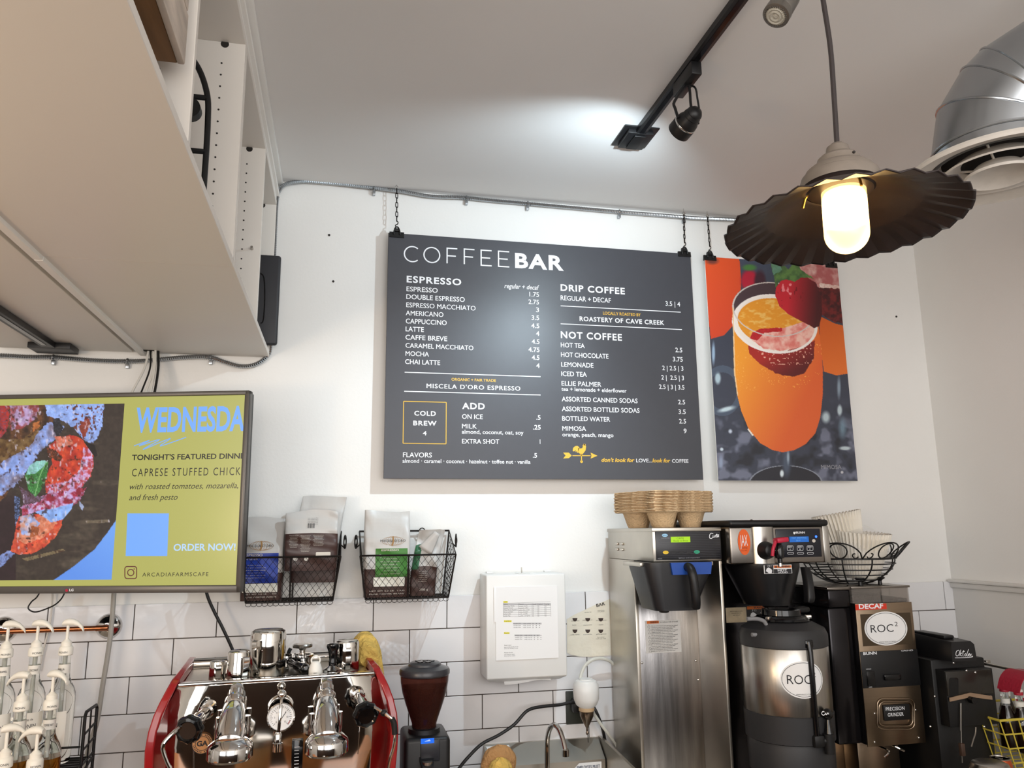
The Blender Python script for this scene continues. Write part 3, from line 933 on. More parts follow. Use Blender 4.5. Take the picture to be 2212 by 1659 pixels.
def dish(px, py):
    x, y = px * 3.53, (py - 830) * 3.53
    K = Paint(x, y, (58, 48, 42))
    K.mix(np.clip((fbm(x * 0.006, y * 0.02, 2) - 0.55) * 4, 0, 1) * 0.5, (104, 92, 76))
    K.mix((x < 120) * np.clip((y - 800) / 100, 0, 1) * 0.8, (42, 26, 32))
    K.poly([(-900, 140), (330, 140), (420, 260), (250, 520), (120, 760), (0, 900), (-900, 1000)], (104, 66, 40), (52, 36, 28), rough=14, seed=3, spk=2, spns=0.02)
    K.poly([(-900, 140), (75, 140), (60, 330), (0, 420), (-900, 500)], (170, 44, 34), (120, 60, 80), rough=14, seed=4, spk=1)
    K.poly([(75, 140), (300, 140), (280, 260), (180, 330), (80, 350)], (178, 150, 190), (140, 60, 60), rough=14, seed=5, spk=3, spns=0.03)
    K.poly([(-300, 640), (0, 480), (200, 440), (380, 290), (500, 320), (440, 400), (300, 520), (150, 740), (20, 840), (-300, 1100)], (142, 166, 232), (120, 110, 130), rough=16, seed=6, spk=1.5, spns=0.018)
    K.poly([(-200, 420), (160, 420), (330, 300), (240, 460), (60, 570), (-200, 700)], (86, 58, 30), (120, 92, 56), rough=14, seed=7, spk=2, spns=0.03)
    K.poly([(340, 140), (795, 140), (775, 320), (740, 420), (700, 450), (640, 430), (560, 330), (480, 280), (360, 240)], (150, 180, 244), (140, 160, 220), rough=10, seed=8)
    m = inside(x, y, [(480, 140), (800, 140), (770, 330), (640, 420), (560, 330)]) & (vnoise(x * 0.07, y * 0.07, 9) > 0.74)
    K.mix(m, (110, 60, 48))
    K.poly([(600, 330), (660, 240), (690, 300), (640, 420)], (150, 70, 52), (120, 40, 30), rough=10, seed=10)
    K.poly([(400, 260), (450, 255), (480, 330), (440, 420), (410, 360)], (28, 26, 30), (60, 60, 70), rough=8, seed=11)
    K.poly([(250, 300), (300, 280), (310, 320), (250, 370)], (190, 116, 60), (150, 80, 40), rough=6, seed=12)
    K.poly([(375, 470), (450, 410), (530, 385), (600, 400), (670, 460), (712, 540), (716, 620), (690, 700), (650, 760), (560, 830), (440, 850), (350, 830), (340, 720), (400, 600)], (204, 72, 42), (170, 44, 34), rough=8, seed=13, spk=1.5, spns=0.025)
    K.poly([(640, 480), (690, 500), (716, 600), (690, 690), (640, 770), (560, 830), (360, 840), (350, 770), (520, 740), (610, 650)], (196, 160, 204), (176, 60, 66), rough=10, seed=14, spk=4, spns=0.05)
    K.poly([(420, 400), (530, 400), (560, 450), (440, 500)], (214, 140, 124), (200, 90, 60), rough=8, seed=15)
    K.poly([(350, 480), (420, 500), (480, 560), (450, 590), (370, 550)], (40, 26, 22), (150, 70, 40), rough=6, seed=16)
    K.poly([(640, 440), (720, 460), (745, 540), (725, 560)], (34, 26, 26))
    K.poly([(160, 940), (320, 850), (600, 790), (660, 790), (610, 890), (500, 960), (380, 960), (170, 1000)], (150, 34, 56), (200, 170, 220), rough=12, seed=17, spk=4, spns=0.03)
    K.poly([(150, 780), (260, 850), (340, 860), (300, 900), (180, 920)], (120, 100, 130), (70, 40, 40), rough=8, seed=18)
    K.poly([(190, 700), (225, 620), (270, 590), (365, 578), (362, 690), (330, 780), (270, 862), (215, 800)], (72, 140, 70), (40, 96, 44), rough=4, seed=19, spk=1)
    K.poly([(200, 690), (225, 620), (270, 590), (365, 578), (340, 620), (270, 680)], (156, 208, 214), (120, 180, 160), rough=3, seed=20)
    K.poly([(130, 1010), (300, 990), (485, 990), (470, 1080), (420, 1170), (330, 1250), (240, 1292), (150, 1298), (80, 1275), (110, 1160)], (214, 92, 60), (190, 60, 44), rough=5, seed=21, spk=1.5, spns=0.03)
    K.poly([(120, 1180), (200, 1220), (330, 1170), (440, 1060), (400, 1010), (200, 1010)], (226, 148, 116), (206, 110, 80), rough=8, seed=22, spk=2, spns=0.05)
    K.poly([(150, 1010), (240, 990), (300, 1060), (250, 1160), (160, 1150)], (150, 170, 224), (206, 150, 130), rough=10, seed=23, spk=3, spns=0.03)
    K.poly([(240, 1080), (300, 1090), (290, 1150), (230, 1170)], (150, 74, 40), (180, 100, 60), rough=5, seed=24)
    K.poly([(265, 970), (420, 945), (560, 905), (545, 950), (480, 1030), (390, 1052), (330, 1010)], (132, 172, 244), (150, 180, 236), rough=5, seed=25)
    K.poly([(105, 850), (150, 860), (150, 1000), (120, 1080)], (34, 40, 62), (110, 130, 180), rough=8, seed=26, spk=2)
    K.poly([(-30, 1330), (60, 1270), (115, 1290), (50, 1350), (-20, 1420)], (140, 160, 214), (90, 100, 150), rough=8, seed=27)
    K.poly([(600, 880), (640, 930), (630, 965), (605, 930)], (150, 160, 190), rough=5, seed=28)
    K.mix(inside(x, y, [(170, 1330), (480, 1255), (500, 1270), (200, 1350)]), (120, 104, 76))
    K.mix(inside(x, y, [(650, 1040), (830, 1030), (840, 1055), (660, 1060)]), (112, 98, 80))
    K.poly([(890, 1030), (880, 1500), (400, 1500), (560, 1390), (720, 1260), (820, 1130)], (112, 164, 244), (96, 146, 232), grad=((850, 1100), (600, 1480)))
    food = ~inside(x, y, [(890, 1030), (880, 1500), (400, 1500), (560, 1390), (720, 1260), (820, 1130)])
    tex = 0.78 + 0.44 * fbm(x * 0.035, y * 0.035, 50, 4)
    K.c = np.where(food[:, None], K.c * tex[:, None], K.c)
    bright = K.c.max(1) > 90
    fl = np.clip((fbm(x * 0.05, y * 0.028, 60, 3) - 0.66) * 9, 0, 1) * (food & bright)
    K.mix(fl * 0.7, (214, 206, 226))
    dk = np.clip((0.34 - fbm(x * 0.04, y * 0.04, 70, 3)) * 9, 0, 1) * (food & bright)
    K.mix(dk * 0.7, (50, 24, 20))
    K.mix(inside(x, y, [(262, 850), (300, 700), (350, 590), (356, 592), (306, 704), (270, 852)]), (120, 176, 110))
    return K.c
pr_ = tvp(269, 871.6, D0 + 0.0008)
pb_ = tvp(245, 1252, D0 + 0.0008)
ph = (pr_ - pb_).dot(TVV)
pw = 0.55
picture('dish_photo', pr_ - TVU * pw, TVU, -TVV, pw, ph, 330, 260, dish, vcol_mat('screen_dish', 0.25, 0.95), SCR)
def ttext(L, s, x0, yb, x1, cap, d=0.0009, **kw):
    (xa, ya), (xb, _) = C3(x0, yb), C3(x1, yb)
    a, b2, c = tvp(xa, ya, D0 + d), tvp(xb, ya, D0 + d), tvp(xa, ya - cap / 3.53, D0 + d)
    L.put(s, a, TVU, TVV, (c - a).dot(TVV), (b2 - a).dot(TVU), **kw)
L = Letters()
M_tvblue = mat('screen_blue', (10, 10, 12), 0.3, emit=0.95, ecol=(118, 172, 250))
M_tvwhite = mat('screen_pale', (10, 10, 12), 0.3, emit=0.95, ecol=(178, 212, 248))
M_tvnavy = mat('screen_navy', (8, 10, 14), 0.3, emit=0.05, ecol=(16, 40, 70))
ttext(L, 'WEDNESDA', 1030, 362, 1862, 180, bold=0.03)
for pts in ([(1022, 470), (1140, 428), (1060, 470), (1220, 420), (1090, 498), (1300, 412), (1220, 472), (1420, 404)],):
    L.stroke(catmull([tvp(*C3(x, y), D0 + 0.0009) for x, y in pts], 5), 0.0026, TVN)
L.build('day_lettering', M_tvblue, SCR)
L = Letters()
qc = [tvp(*C3(x, y), D0 + 0.0007) for x, y in ((972, 985), (1288, 985), (1275, 1310), (958, 1310))]
L.quad(qc)
L.build('code_panel', M_tvblue, SCR)
L = Letters()
ttext(L, 'ORDER NOW!', 1322, 1270, 1795, 52, bold=0.02)
L.build('order_lettering', M_tvwhite, SCR)
L = Letters()
ttext(L, "TONIGHT'S FEATURED DINNE", 1005, 578, 1862, 40, bold=0.02)
ttext(L, 'CAPRESE STUFFED CHICKE', 1005, 703, 1868, 60, bold=0.0, sp=1.3)
ttext(L, 'with roasted tomatoes, mozarella,', 988, 802, 1815, 44, shear=0.3)
ttext(L, 'and fresh pesto', 984, 885, 1353, 44, shear=0.3)
ttext(L, 'ARCADIAFARMSCAFE', 1085, 1466, 1588, 30, sp=1.25)
L.build('dark_lettering', M_tvnavy, SCR, split=True)
L = Letters()
def rr(cx, cy, hw, hh, r, n=6):
    out = []
    for sx, sy, a0 in ((1, 1, 0), (-1, 1, PI / 2), (-1, -1, PI), (1, -1, 1.5 * PI)):
        for k in range(n + 1):
            a = a0 + k / n * PI / 2
            out.append((cx + sx * (hw - r) + r * math.cos(a), cy + sy * (hh - r) + r * math.sin(a)))
    return out
L.stroke([tvp(*C3(x, y), D0 + 0.0009) for x, y in rr(997, 1436, 45, 46, 18)], 0.0030, TVN, closed=True)
L.stroke([tvp(*C3(997 + 24 * math.cos(a), 1436 + 24 * math.sin(a)), D0 + 0.0009) for a in np.linspace(0, 2 * PI, 24, endpoint=False)], 0.0030, TVN, closed=True)
L.quad([tvp(*C3(1023 + 5 * math.cos(a), 1409 + 5 * math.sin(a)), D0 + 0.0009) for a in np.linspace(0, 2 * PI, 10, endpoint=False)])
L.build('camera_icon', mat('screen_rose', (14, 8, 8), 0.3, emit=0.6, ecol=(120, 56, 50)), SCR)
L = Letters()
ttext(L, 'LG', 528, 1578, 560, 18, d=-D0 + 0.0040, bold=0.03)
L.build('logo_lettering', M_wtext, TV)
L = Letters()
L.quad([tvp(*C3(508 + 11 * math.cos(a), 1572 + 11 * math.sin(a)), 0.0040) for a in np.linspace(0, 2 * PI, 16, endpoint=False)])
L.build('logo_badge', mat('logo_red', (176, 30, 60), 0.4), TV)

# cables round the television
M_cabw = mat('white_cable', (214, 212, 206), 0.5)
M_cabg = mat('grey_tubing', (158, 154, 146), 0.5)
def cable(label, pts, r, m, y=None, sm=6, cat='cable', name='cable', group=None):
    return tag(MB().tube(pts, r, n=8, sm=sm).build(name, m), label, cat, group)
yb = -0.06
top = [Vector((-0.675 + 0.008 * k, -0.040 - 0.004 * (k % 2), ZB - 0.002)) for k in range(5)]
ends = [aty(x, 862, -0.12) for x in (279, 300, 310, 322, 331)]
cols = [M_cabw, M_black, M_cabw, M_cabw, M_black]
labs = ['white cable from the shelf to the television, leftmost of the bundle', 'thin black cable from the shelf to the television, second from the left', 'white cable in the middle of the bundle above the television', 'white cable above the television, beside the thick black one', 'thick black cable above the television, rightmost of the bundle']
for k in range(5):
    e = ends[k]
    mid = (top[k] + e) / 2 + Vector((0.012 if k < 3 else 0.004, 0.01, 0.02))
    cable(labs[k], [top[k] + Vector((0, 0, 0.03)), top[k], mid, e, e + Vector((-0.02, 0.0, -0.12))], 0.0044 if k == 4 else (0.0042 if k in (0, 2, 3) else 0.003), cols[k], group='cables above the television')
cable('thin black cable looping below the television', [aty(x, y, -0.175) for x, y in ((106, 1225), (84, 1283), (68, 1300), (61, 1314), (75, 1322), (98, 1316), (122, 1304), (138, 1284), (146, 1250)) ], 0.0022, M_black)
cable('grey tube hanging from the television down the tiled wall', [aty(x, y, -0.06) for x, y in ((250, 1230), (246, 1285), (240, 1360), (232, 1420), (222, 1480), (213, 1540), (205, 1575), (192, 1615), (184, 1665), (178, 1740))], 0.0078, M_cabg, cat='tube', name='hose')
cable('thin white cable hanging behind the copper rail', [aty(x, y, -0.012) for x, y in ((113, 1230), (113, 1290), (109, 1340), (100, 1380), (92, 1410), (84, 1450))], 0.0030, M_cabw)
cable('black cable from the television down to the espresso machine', [aty(x, y, -0.08) for x, y in ((440, 1250), (448, 1287), (462, 1320), (480, 1355), (500, 1398), (510, 1425))], 0.0052, M_black)

# ------------------------------------------------------------------ ceiling track with the black spot head
def atd(px, py, zc):
    return CAM + ray(px, py) * (zc / FOC)
t = thing('light_track', 'long black light track on the ceiling ending in a square feed plate', 'light track', (0.955, -1.2, CEIL))
xt = 0.957
MB().box2((xt - 0.018, -2.9, CEIL - 0.020), (xt + 0.018, -0.60, CEIL - 0.0005), 0.002).build('rail', M_black, t)
MB().box2((xt - 0.007, -2.9, CEIL - 0.0212), (xt + 0.007, -0.64, CEIL - 0.0195)).build('slot', M_blackg, t)
b = MB()
b.box2((xt - 0.062, -0.655, CEIL - 0.006), (xt + 0.062, -0.515, CEIL - 0.0005), 0.002)
b.box2((xt - 0.045, -0.64, CEIL - 0.022), (xt + 0.045, -0.53, CEIL - 0.006), 0.003)
b.build('end_feed_plate', M_black, t)
MB().box2((xt - 0.020, -0.63, CEIL - 0.0285), (xt + 0.020, -0.54, CEIL - 0.0220), 0.003).build('feed_cover', M_blackm, t)

LPOS = Vector((0.922, -1.0, 2.919))
LAX = Vector((-0.236, 0.928, -0.289)).normalized()
t = thing('track_spotlight', 'black round spotlight head hanging from the ceiling track', 'spotlight', (xt, -1.0, CEIL - 0.02))
b = MB()
b.box2((xt - 0.016, -1.06, CEIL - 0.062), (xt + 0.016, -0.93, CEIL - 0.021), 0.003)
b.build('adapter', M_black, t)
hc = LPOS - LAX * 0.030 + Vector((0.008, 0, 0.02))
side = LAX.cross(ZU).normalized()
upv = side.cross(LAX).normalized()
b = MB()
top = Vector((xt, -1.0, CEIL - 0.060))
b.tube([hc - side * 0.036, hc - side * 0.036 + upv * 0.035, hc - side * 0.030 + upv * 0.066, top, hc + side * 0.030 + upv * 0.066, hc + side * 0.036 + upv * 0.035, hc + side * 0.036], 0.0042, n=8, sm=4)
b.build('yoke', M_black, t)
MB().tube([top, top + Vector((0.012, -0.02, -0.02)), hc - LAX * 0.055 + upv * 0.03, hc - LAX * 0.05], 0.0030, n=6, sm=5).build('cord', M_black, t)
MB().lathe([(0.006, -0.046), (0.015, -0.043), (0.022, -0.034), (0.0235, -0.030), (0.0225, -0.028), (0.0250, -0.022), (0.0265, -0.018), (0.0250, -0.016), (0.0280, -0.008), (0.0320, 0.0), (0.033, 0.010)], hc, 28, LAX).build('body', M_black, t)
MB().lathe([(0.0338, 0.010), (0.0345, 0.011), (0.0345, 0.014), (0.0338, 0.015)], hc, 28, LAX).build('trim_ring', M_chrome, t)
b = MB()
b.lathe([(0.0335, 0.015), (0.0345, 0.017), (0.0345, 0.046), (0.030, 0.046), (0.028, 0.030)], hc, 28, LAX, caps=False)
b.build('hood', M_black, t)
MB().cyl(hc + LAX * 0.026, hc + LAX * 0.030, 0.029, n=24).build('lens', mat('spot_lens', (255, 255, 255), 0.2, emit=18, ecol=(236, 242, 255)), t)

# silver spot head at the top edge
t = thing('track_spotlight', 'silver spotlight head at the top edge of the photo', 'spotlight', (1.10, -1.55, CEIL))
lc = atd(1676, 34, 1.62)
e2 = atd(1722, -40, 1.66)
ax = (lc - e2).normalized()
M_silver = mat('silver_paint', (112, 107, 101), 0.35, metal=0.6)
MB().lathe([(0.012, -0.11), (0.022, -0.10), (0.027, -0.06), (0.0275, -0.022), (0.026, -0.018), (0.0285, -0.016), (0.0285, 0.0), (0.024, 0.002)], lc, 32, ax, caps=True).build('body', M_silver, t)
b = MB()
for k in range(30):
    a = 2 * PI * k / 30
    u_ = ax.orthogonal().normalized()
    v_ = ax.cross(u_)
    d_ = u_ * math.cos(a) + v_ * math.sin(a)
    b.cyl(lc + ax * 0.001 + d_ * 0.0225, lc + ax * 0.0045 + d_ * 0.0225, 0.0016, n=6)
b.build('bezel_ring', M_silver, t)
MB().lathe([(0.021, 0.002), (0.017, 0.0045), (0.014, 0.003), (0.010, 0.005), (0.006, 0.0035), (0.001, 0.005)], lc, 28, ax).build('lens', mat('frosted_lens', (176, 172, 160), 0.35, bump=0.3, bscale=400), t)
top = Vector((xt, e2.y, CEIL - 0.021))
MB().tube([lc - ax * 0.10, lc - ax * 0.14 + Vector((0, 0, 0.02)), Vector((xt + 0.03, e2.y, CEIL - 0.10)), Vector((xt, e2.y, CEIL - 0.06))], 0.006, n=8, sm=5).build('stem', M_silver, t)
MB().box2((xt - 0.016, e2.y - 0.05, CEIL - 0.065), (xt + 0.016, e2.y + 0.05, CEIL - 0.0215), 0.003).build('adapter', M_silver, t)

# ------------------------------------------------------------------ pendant lamp
ZP = 1.26
rc = atd(1821, 474, ZP)
PL = thing('pendant_lamp', 'lit pendant lamp with a dark fluted shade hanging on a cord', 'pendant lamp', rc)
PR = Matrix.Rotation(math.radians(1.8), 4, 'Y') @ Matrix.Rotation(math.radians(-1.0), 4, 'X')
PM = Matrix.Translation(rc) @ PR
M_shade = mat('dark_bronze_enamel', (50, 42, 42), 0.38, metal=0.3, noise=0.25, nscale=14)
NF, RS = 30, 0.1865
def shade(u, v, off=0.0):
    a = 2 * PI * u
    tri = abs(((u * NF) % 1.0) - 0.5) * 4 - 1
    if v < 0.45:
        q = v / 0.45
        r, z = 0.052 + 0.068 * q, 0.060 - 0.034 * q ** 1.3
        amp = 0.0
    else:
        q = (v - 0.45) / 0.55
        r, z = 0.120 + (RS - 0.120) * q, 0.026 - 0.026 * q
        amp = q * 0.0028
    z += tri * amp + off
    r += tri * 0.0011 * amp / 0.0028
    return (r * math.cos(a), r * math.sin(a), z)
b = MB(PM @ Matrix.Translation((0, 0, -0.010)) @ Matrix.Rotation(math.radians(-2.8), 4, 'Y'))
b.grid(lambda u, v: shade(u, v), NF * 8, 22)
bmesh.ops.remove_doubles(b.bm, verts=list(b.bm.verts), dist=0.00005)
o = b.build('shade', M_shade, PL, smooth=11)
md = o.modifiers.new('thickness', 'SOLIDIFY')
md.thickness = 0.002
md.offset = 1
M_taupe = mat('dusty_taupe_metal', (116, 107, 98), 0.6, noise=0.14, nscale=24)
b = MB(PM)
b.lathe([(0.062, 0.0560), (0.0625, 0.066), (0.060, 0.074), (0.055, 0.077), (0.053, 0.084), (0.046, 0.090), (0.037, 0.093), (0.034, 0.098), (0.033, 0.106), (0.028, 0.111), (0.021, 0.113), (0.019, 0.119), (0.017, 0.128), (0.010, 0.134)], (0, 0, 0), 48, caps=False)
b.build('cap', M_taupe, PL)
MB(PM).cyl((0.004, -0.036, 0.102), (0.004, -0.030, 0.102), 0.0022, n=10).build('set_screw', M_hole, PL)
M_jar = mat('glowing_jar_glass', (255, 236, 190), 0.25, emit=0.62, ecol=(255, 216, 140), trans=0.7)
jr = 0.0345
b = MB(PM)
b.lathe([(jr, 0.058), (jr, -0.030)] + [(jr * math.cos(a), -0.030 - jr * 0.95 * math.sin(a)) for a in np.linspace(0.12, PI / 2 - 0.02, 10)], (0.002, -0.004, 0.004), 40)
b.build('jar', M_jar, PL)
b = MB(PM)
b.lathe([(0.014, 0.052), (0.018, 0.046), (0.026, 0.030), (0.030, 0.012), (0.028, -0.004), (0.018, -0.018), (0.002, -0.024)], (0.002, -0.004, 0.004), 28)
b.build('bulb', mat('lit_bulb', (255, 240, 210), 0.3, emit=11, ecol=(255, 220, 160)), PL)
b = MB(PM)
b.lathe([(0.0358, 0.046), (0.050, 0.048), (0.060, 0.058), (0.060, 0.064), (0.002, 0.066)], (0, 0, 0), 40)
b.build('gallery', M_shade, PL)
b = MB(PM)
for a in (0.4, 2.5, 4.6):
    b.tube([(0.046 * math.cos(a), 0.046 * math.sin(a), 0.06), (0.056 * math.cos(a), 0.056 * math.sin(a), 0.045), (0.060 * math.cos(a), 0.060 * math.sin(a), 0.030)], 0.0022, n=6)
    b.build('holder_clip', mat('brass_clip', (196, 160, 90), 0.3, metal=1.0) if 'brass_clip' not in MATS else MATS['brass_clip'], PL)
    b = MB(PM)
b.bm.free()
ct = PM @ Vector((0, 0, 0.132))
cp = [ct]
for k in range(1, 9):
    z = ct.z + (CEIL - ct.z) * k / 8
    cp.append(Vector((ct.x + 0.004 * math.sin(k * 1.1), ct.y + 0.003 * math.cos(k * 1.4), z)))
MB().tube(cp, 0.0042, n=8, sm=6).build('cord', mat('dark_cloth_cord', (52, 46, 46), 0.8), PL)
MB().lathe([(0.05, 0.0), (0.048, 0.012), (0.012, 0.02)], (cp[-1].x, cp[-1].y, CEIL - 0.0005), 24, (0, 0, -1)).build('ceiling_rose', M_taupe, PL)

# ------------------------------------------------------------------ duct and diffuser
ZD = 1.86
dc = atd(2158, 368, ZD)
DU = thing('air_duct', 'silver galvanized duct elbow at the top right corner', 'duct', dc + Vector((0, 0, 0.04)))
rd = 0.140
RB = 0.150
DROT = Matrix.Translation(dc) @ Matrix.Rotation(math.radians(-48), 4, 'Z') @ Matrix.Translation(-dc)
def gore(a0, a1):
    s = []
    for a in (a0, a1):
        c0 = Vector((dc.x + RB, dc.y, dc.z + 0.058))
        ctr_ = c0 + Vector((-RB * math.cos(a), 0, RB * math.sin(a)))
        ax_ = Vector((math.sin(a), 0, math.cos(a)))
        nx = Vector((-math.cos(a), 0, math.sin(a)))
        s.append([DROT @ (ctr_ + nx * (rd * math.cos(t_)) + Vector((0, 1, 0)) * (rd * math.sin(t_))) for t_ in np.linspace(0, 2 * PI, 40, endpoint=False)])
    return s, ctr_
angs = [0.0, 0.42, 0.80, 1.0, 1.38, PI / 2]
b = MB()
b.cyl((dc.x, dc.y, dc.z + 0.012), (dc.x, dc.y, dc.z + 0.058), rd * 0.985, n=40, caps=False)
b.build('collar', M_galv, DU)
for a0, a1 in zip(angs, angs[1:]):
    s, _ = gore(a0, a1)
    b = MB()
    b.loft(s, caps=False)
    b.build('gore', M_galv, DU)
    b = MB()
    b.tube(s[0], 0.0032, n=6, closed=True)
    b.build('seam_bead', M_galv, DU)
c1 = Vector((dc.x + RB, dc.y, dc.z + 0.058 + RB))
b = MB()
b.cyl(DROT @ c1, DROT @ (c1 + Vector((1.05, 0, 0))), rd, n=40, caps=False)
b.build('straight_run', M_galv, DU)
b = MB()
hq = DROT @ (c1 + Vector((0.10, 0, 0)))
b.box2((hq.x - 0.028, hq.y - 0.002, c1.z + rd - 0.004), (hq.x + 0.028, hq.y + 0.002, CEIL - 0.0005))
b.build('hanger_strap', M_galv, DU)
DF = thing('ceiling_diffuser', 'round white air diffuser on the end of the duct', 'diffuser', dc)
M_diff = mat('dusty_white_metal', (206, 200, 192), 0.55, noise=0.06, nscale=30)
RO = 0.205
b = MB()
b.lathe([(RO * 0.60, 0.030), (RO * 0.98, 0.008), (RO, 0.0), (RO * 0.985, -0.006), (RO * 0.74, 0.010), (RO * 0.66, 0.034), (RO * 0.58, 0.036)], dc, 64, caps=False)
b.build('outer_ring', M_diff, DF)
b = MB()
b.lathe([(RO * 0.40, 0.030), (RO * 0.62, -0.002), (RO * 0.61, -0.006), (RO * 0.38, 0.024)], dc, 64, caps=False)
b.build('middle_cone', M_diff, DF)
b = MB()
b.lathe([(0.001, 0.014), (RO * 0.24, 0.012), (RO * 0.37, -0.012), (RO * 0.36, -0.018), (RO * 0.22, 0.000), (0.001, 0.002)], dc, 64)
b.build('centre_disc', M_diff, DF)
MB().cyl(dc + Vector((0, 0, 0.040)), dc + Vector((0, 0, 0.044)), RO * 0.62, n=48).build('throat', mat('dark_throat', (40, 36, 34), 0.9), DF)
b = MB()
for k in range(4):
    a = k * PI / 2 + 0.6
    b.tube([dc + Vector((RO * 0.2 * math.cos(a), RO * 0.2 * math.sin(a), 0.012)), dc + Vector((RO * 0.60 * math.cos(a), RO * 0.60 * math.sin(a), 0.035))], 0.003, n=6)
b.build('spider_frame', M_diff, DF)

# ------------------------------------------------------------------ counters (below the frame; they carry the machines)
CZ = 0.78
M_wood = mat('warm_wood', (208, 132, 62), 0.4, noise=0.22, nscale=5, stretch=(1, 9, 9))
c = thing('back_counter', 'back counter carrying the machines along the tiled wall', 'counter', (0.6, -0.5, 0))
MB().box2((-1.7, -1.0, CZ - 0.04), (2.54, -0.004, CZ), 0.003).build('worktop', M_steelw, c)
MB().box2((-1.7, -0.95, 0.0), (2.54, -0.05, CZ - 0.04)).build('cabinet_base', M_lam, c)
c = thing('service_bar', 'wooden service bar mirrored in the espresso machine', 'bar', (0, -1.25, 0))
MB().box2((-1.6, -1.46, 0.91), (1.0, -1.03, 0.95), 0.004).build('bar_top', M_wood, c)
MB().box2((-1.55, -1.42, 0.0), (0.95, -1.07, 0.91)).build('bar_front', mat('dark_panel', (66, 52, 44), 0.6), c)

c = thing('reflection_block', 'unseen dark block added behind the camera to darken the espresso machine reflection', 'reflection_block', (-0.3, -3.65, 0))  # unseen dark block, added so the chrome front mirrors something dark
MB().box2((-3.2, -3.9, 0.0), (2.4, -3.4, 1.25), 0.005).build('body', mat('dark_walnut', (62, 46, 38), 0.5, noise=0.2, nscale=4), c)
MB().box2((-3.22, -3.92, 1.25), (2.42, -3.38, 1.28), 0.004).build('top', M_blackm, c)
t = thing('storage_jar', 'cream jar with a steel lid on the service bar', 'jar', (-0.16, -1.34, 0.951))
MB().lathe([(0.055, 0), (0.06, 0.01), (0.06, 0.10), (0.055, 0.112)], (0, 0, 0), 28).build('jar_body', mat('cream_jar', (196, 160, 112), 0.3), t, local=True)
MB().lathe([(0.064, 0.112), (0.064, 0.135), (0.060, 0.138), (0.01, 0.140), (0.01, 0.152), (0.002, 0.153)], (0, 0, 0), 28).build('lid', M_steel, t, local=True)
t = thing('wicker_basket', 'pale wicker basket on the service bar', 'basket', (0.03, -1.36, 0.951))
MB().lathe([(0.06, 0), (0.085, 0.10), (0.09, 0.105), (0.086, 0.108), (0.078, 0.10), (0.055, 0.01)], (0, 0, 0), 32).build('basket_body', mat('wicker', (196, 150, 100), 0.7, noise=0.2, nscale=60), t, local=True)

# ------------------------------------------------------------------ wire baskets and coffee bags
def zig(b, P, Q, R_, S, nx, nz, r=0.0009):
    """diamond netting over the quad P-Q-R-S (bottom left, bottom right, top right, top left)"""
    P, Q, R_, S = map(Vector, (P, Q, R_, S))
    f = lambda u, v: (P * (1 - u) + Q * u) * (1 - v) + (S * (1 - u) + R_ * u) * v
    for i in range(nx):
        for sgn in (0, 1):
            pts = []
            for j in range(nz * 2 + 1):
                u = (i + (0.5 if (j + sgn) % 2 else 0.0) + (0.5 if sgn else 0)) / nx
                pts.append(f(min(max(u, 0), 1), j / (nz * 2)))
            b.tube(pts, r, n=4, caps=False)
def basket(label, xl, xr, zt, zf, zb):
    """wall basket: back rim zt, front rim zf, bottom zb"""
    t = thing('wire_basket', label, 'basket', ((xl + xr) / 2, 0, zb), group='wire baskets hung on the wall')
    dpt, tp = 0.185, 0.022
    B = [Vector(p) for p in ((xl + tp, -0.006, zb), (xr - tp, -0.006, zb), (xr - tp, -dpt + 0.03, zb), (xl + tp, -dpt + 0.03, zb))]
    T = [Vector(p) for p in ((xl, -0.006, zt), (xr, -0.006, zt), (xr, -dpt, zf), (xl, -dpt, zf))]
    b = MB()
    b.tube(B, 0.0028, n=6, closed=True)
    b.tube(T, 0.0034, n=6, closed=True)
    for p, q in zip(B, T):
        b.tube([p, q], 0.0028, n=6)
    b.tube([(B[3] + B[2]) / 2, (T[3] + T[2]) / 2], 0.0028, n=6)
    b.tube([(B[0] + B[1]) / 2, (T[0] + T[1]) / 2], 0.0028, n=6)
    b.build('frame', M_wire, t)
    for (p, q, r_, s, nx, nz) in ((B[3], B[2], T[2], T[3], 14, 5), (B[0], B[3], T[3], T[0], 6, 6), (B[2], B[1], T[1], T[2], 6, 6), (B[3], B[2], B[1], B[0], 13, 5)):
        b = MB()
        zig(b, p, q, r_, s, nx, nz)
        b.build('wire_mesh', M_wire, t)
    b = MB()
    for k in range(16):
        x = B[3].x + (B[2].x - B[3].x) * (k + 0.5) / 16
        b.tube([(x + 0.009 * math.cos(a), B[3].y - 0.004, zb - 0.006 + 0.006 * math.sin(a)) for a in np.linspace(0, 2 * PI, 8, endpoint=False)], 0.0009, n=4, closed=True)
    b.build('wire_mesh', M_wire, t)
    for sx, p, q in ((-1, T[3], T[0]), (1, T[2], T[1])):
        m_ = (p + q) / 2 + Vector((0, 0, 0.005))
        b = MB()
        for rr_ in (0.020, 0.015, 0.010):
            b.tube([m_ + Vector((sx * (0.013 + 0.004 * math.cos(a)), 0.8 * rr_ * math.cos(a), 1.15 * rr_ * math.sin(a))) for a in np.linspace(0, 2 * PI, 14, endpoint=False)], 0.0022, n=6, closed=True)
        b.tube([m_ + Vector((0, -0.012, -0.01)), m_ + Vector((sx * 0.013, 0, -0.022)), m_ + Vector((0, 0.012, -0.01))], 0.002, n=6)
        b.build('side_handle', M_wire, t)
    b = MB()
    for x in (xl + 0.10, xr - 0.10):
        b.tube([(x + 0.010 * math.cos(a), -0.010, zt + 0.010 * math.sin(a)) for a in np.linspace(0, 2 * PI, 12, endpoint=False)], 0.002, n=6, closed=True)
        b.build('wall_loop', M_wire, t)
        b = MB()
    b.bm.free()
    return t
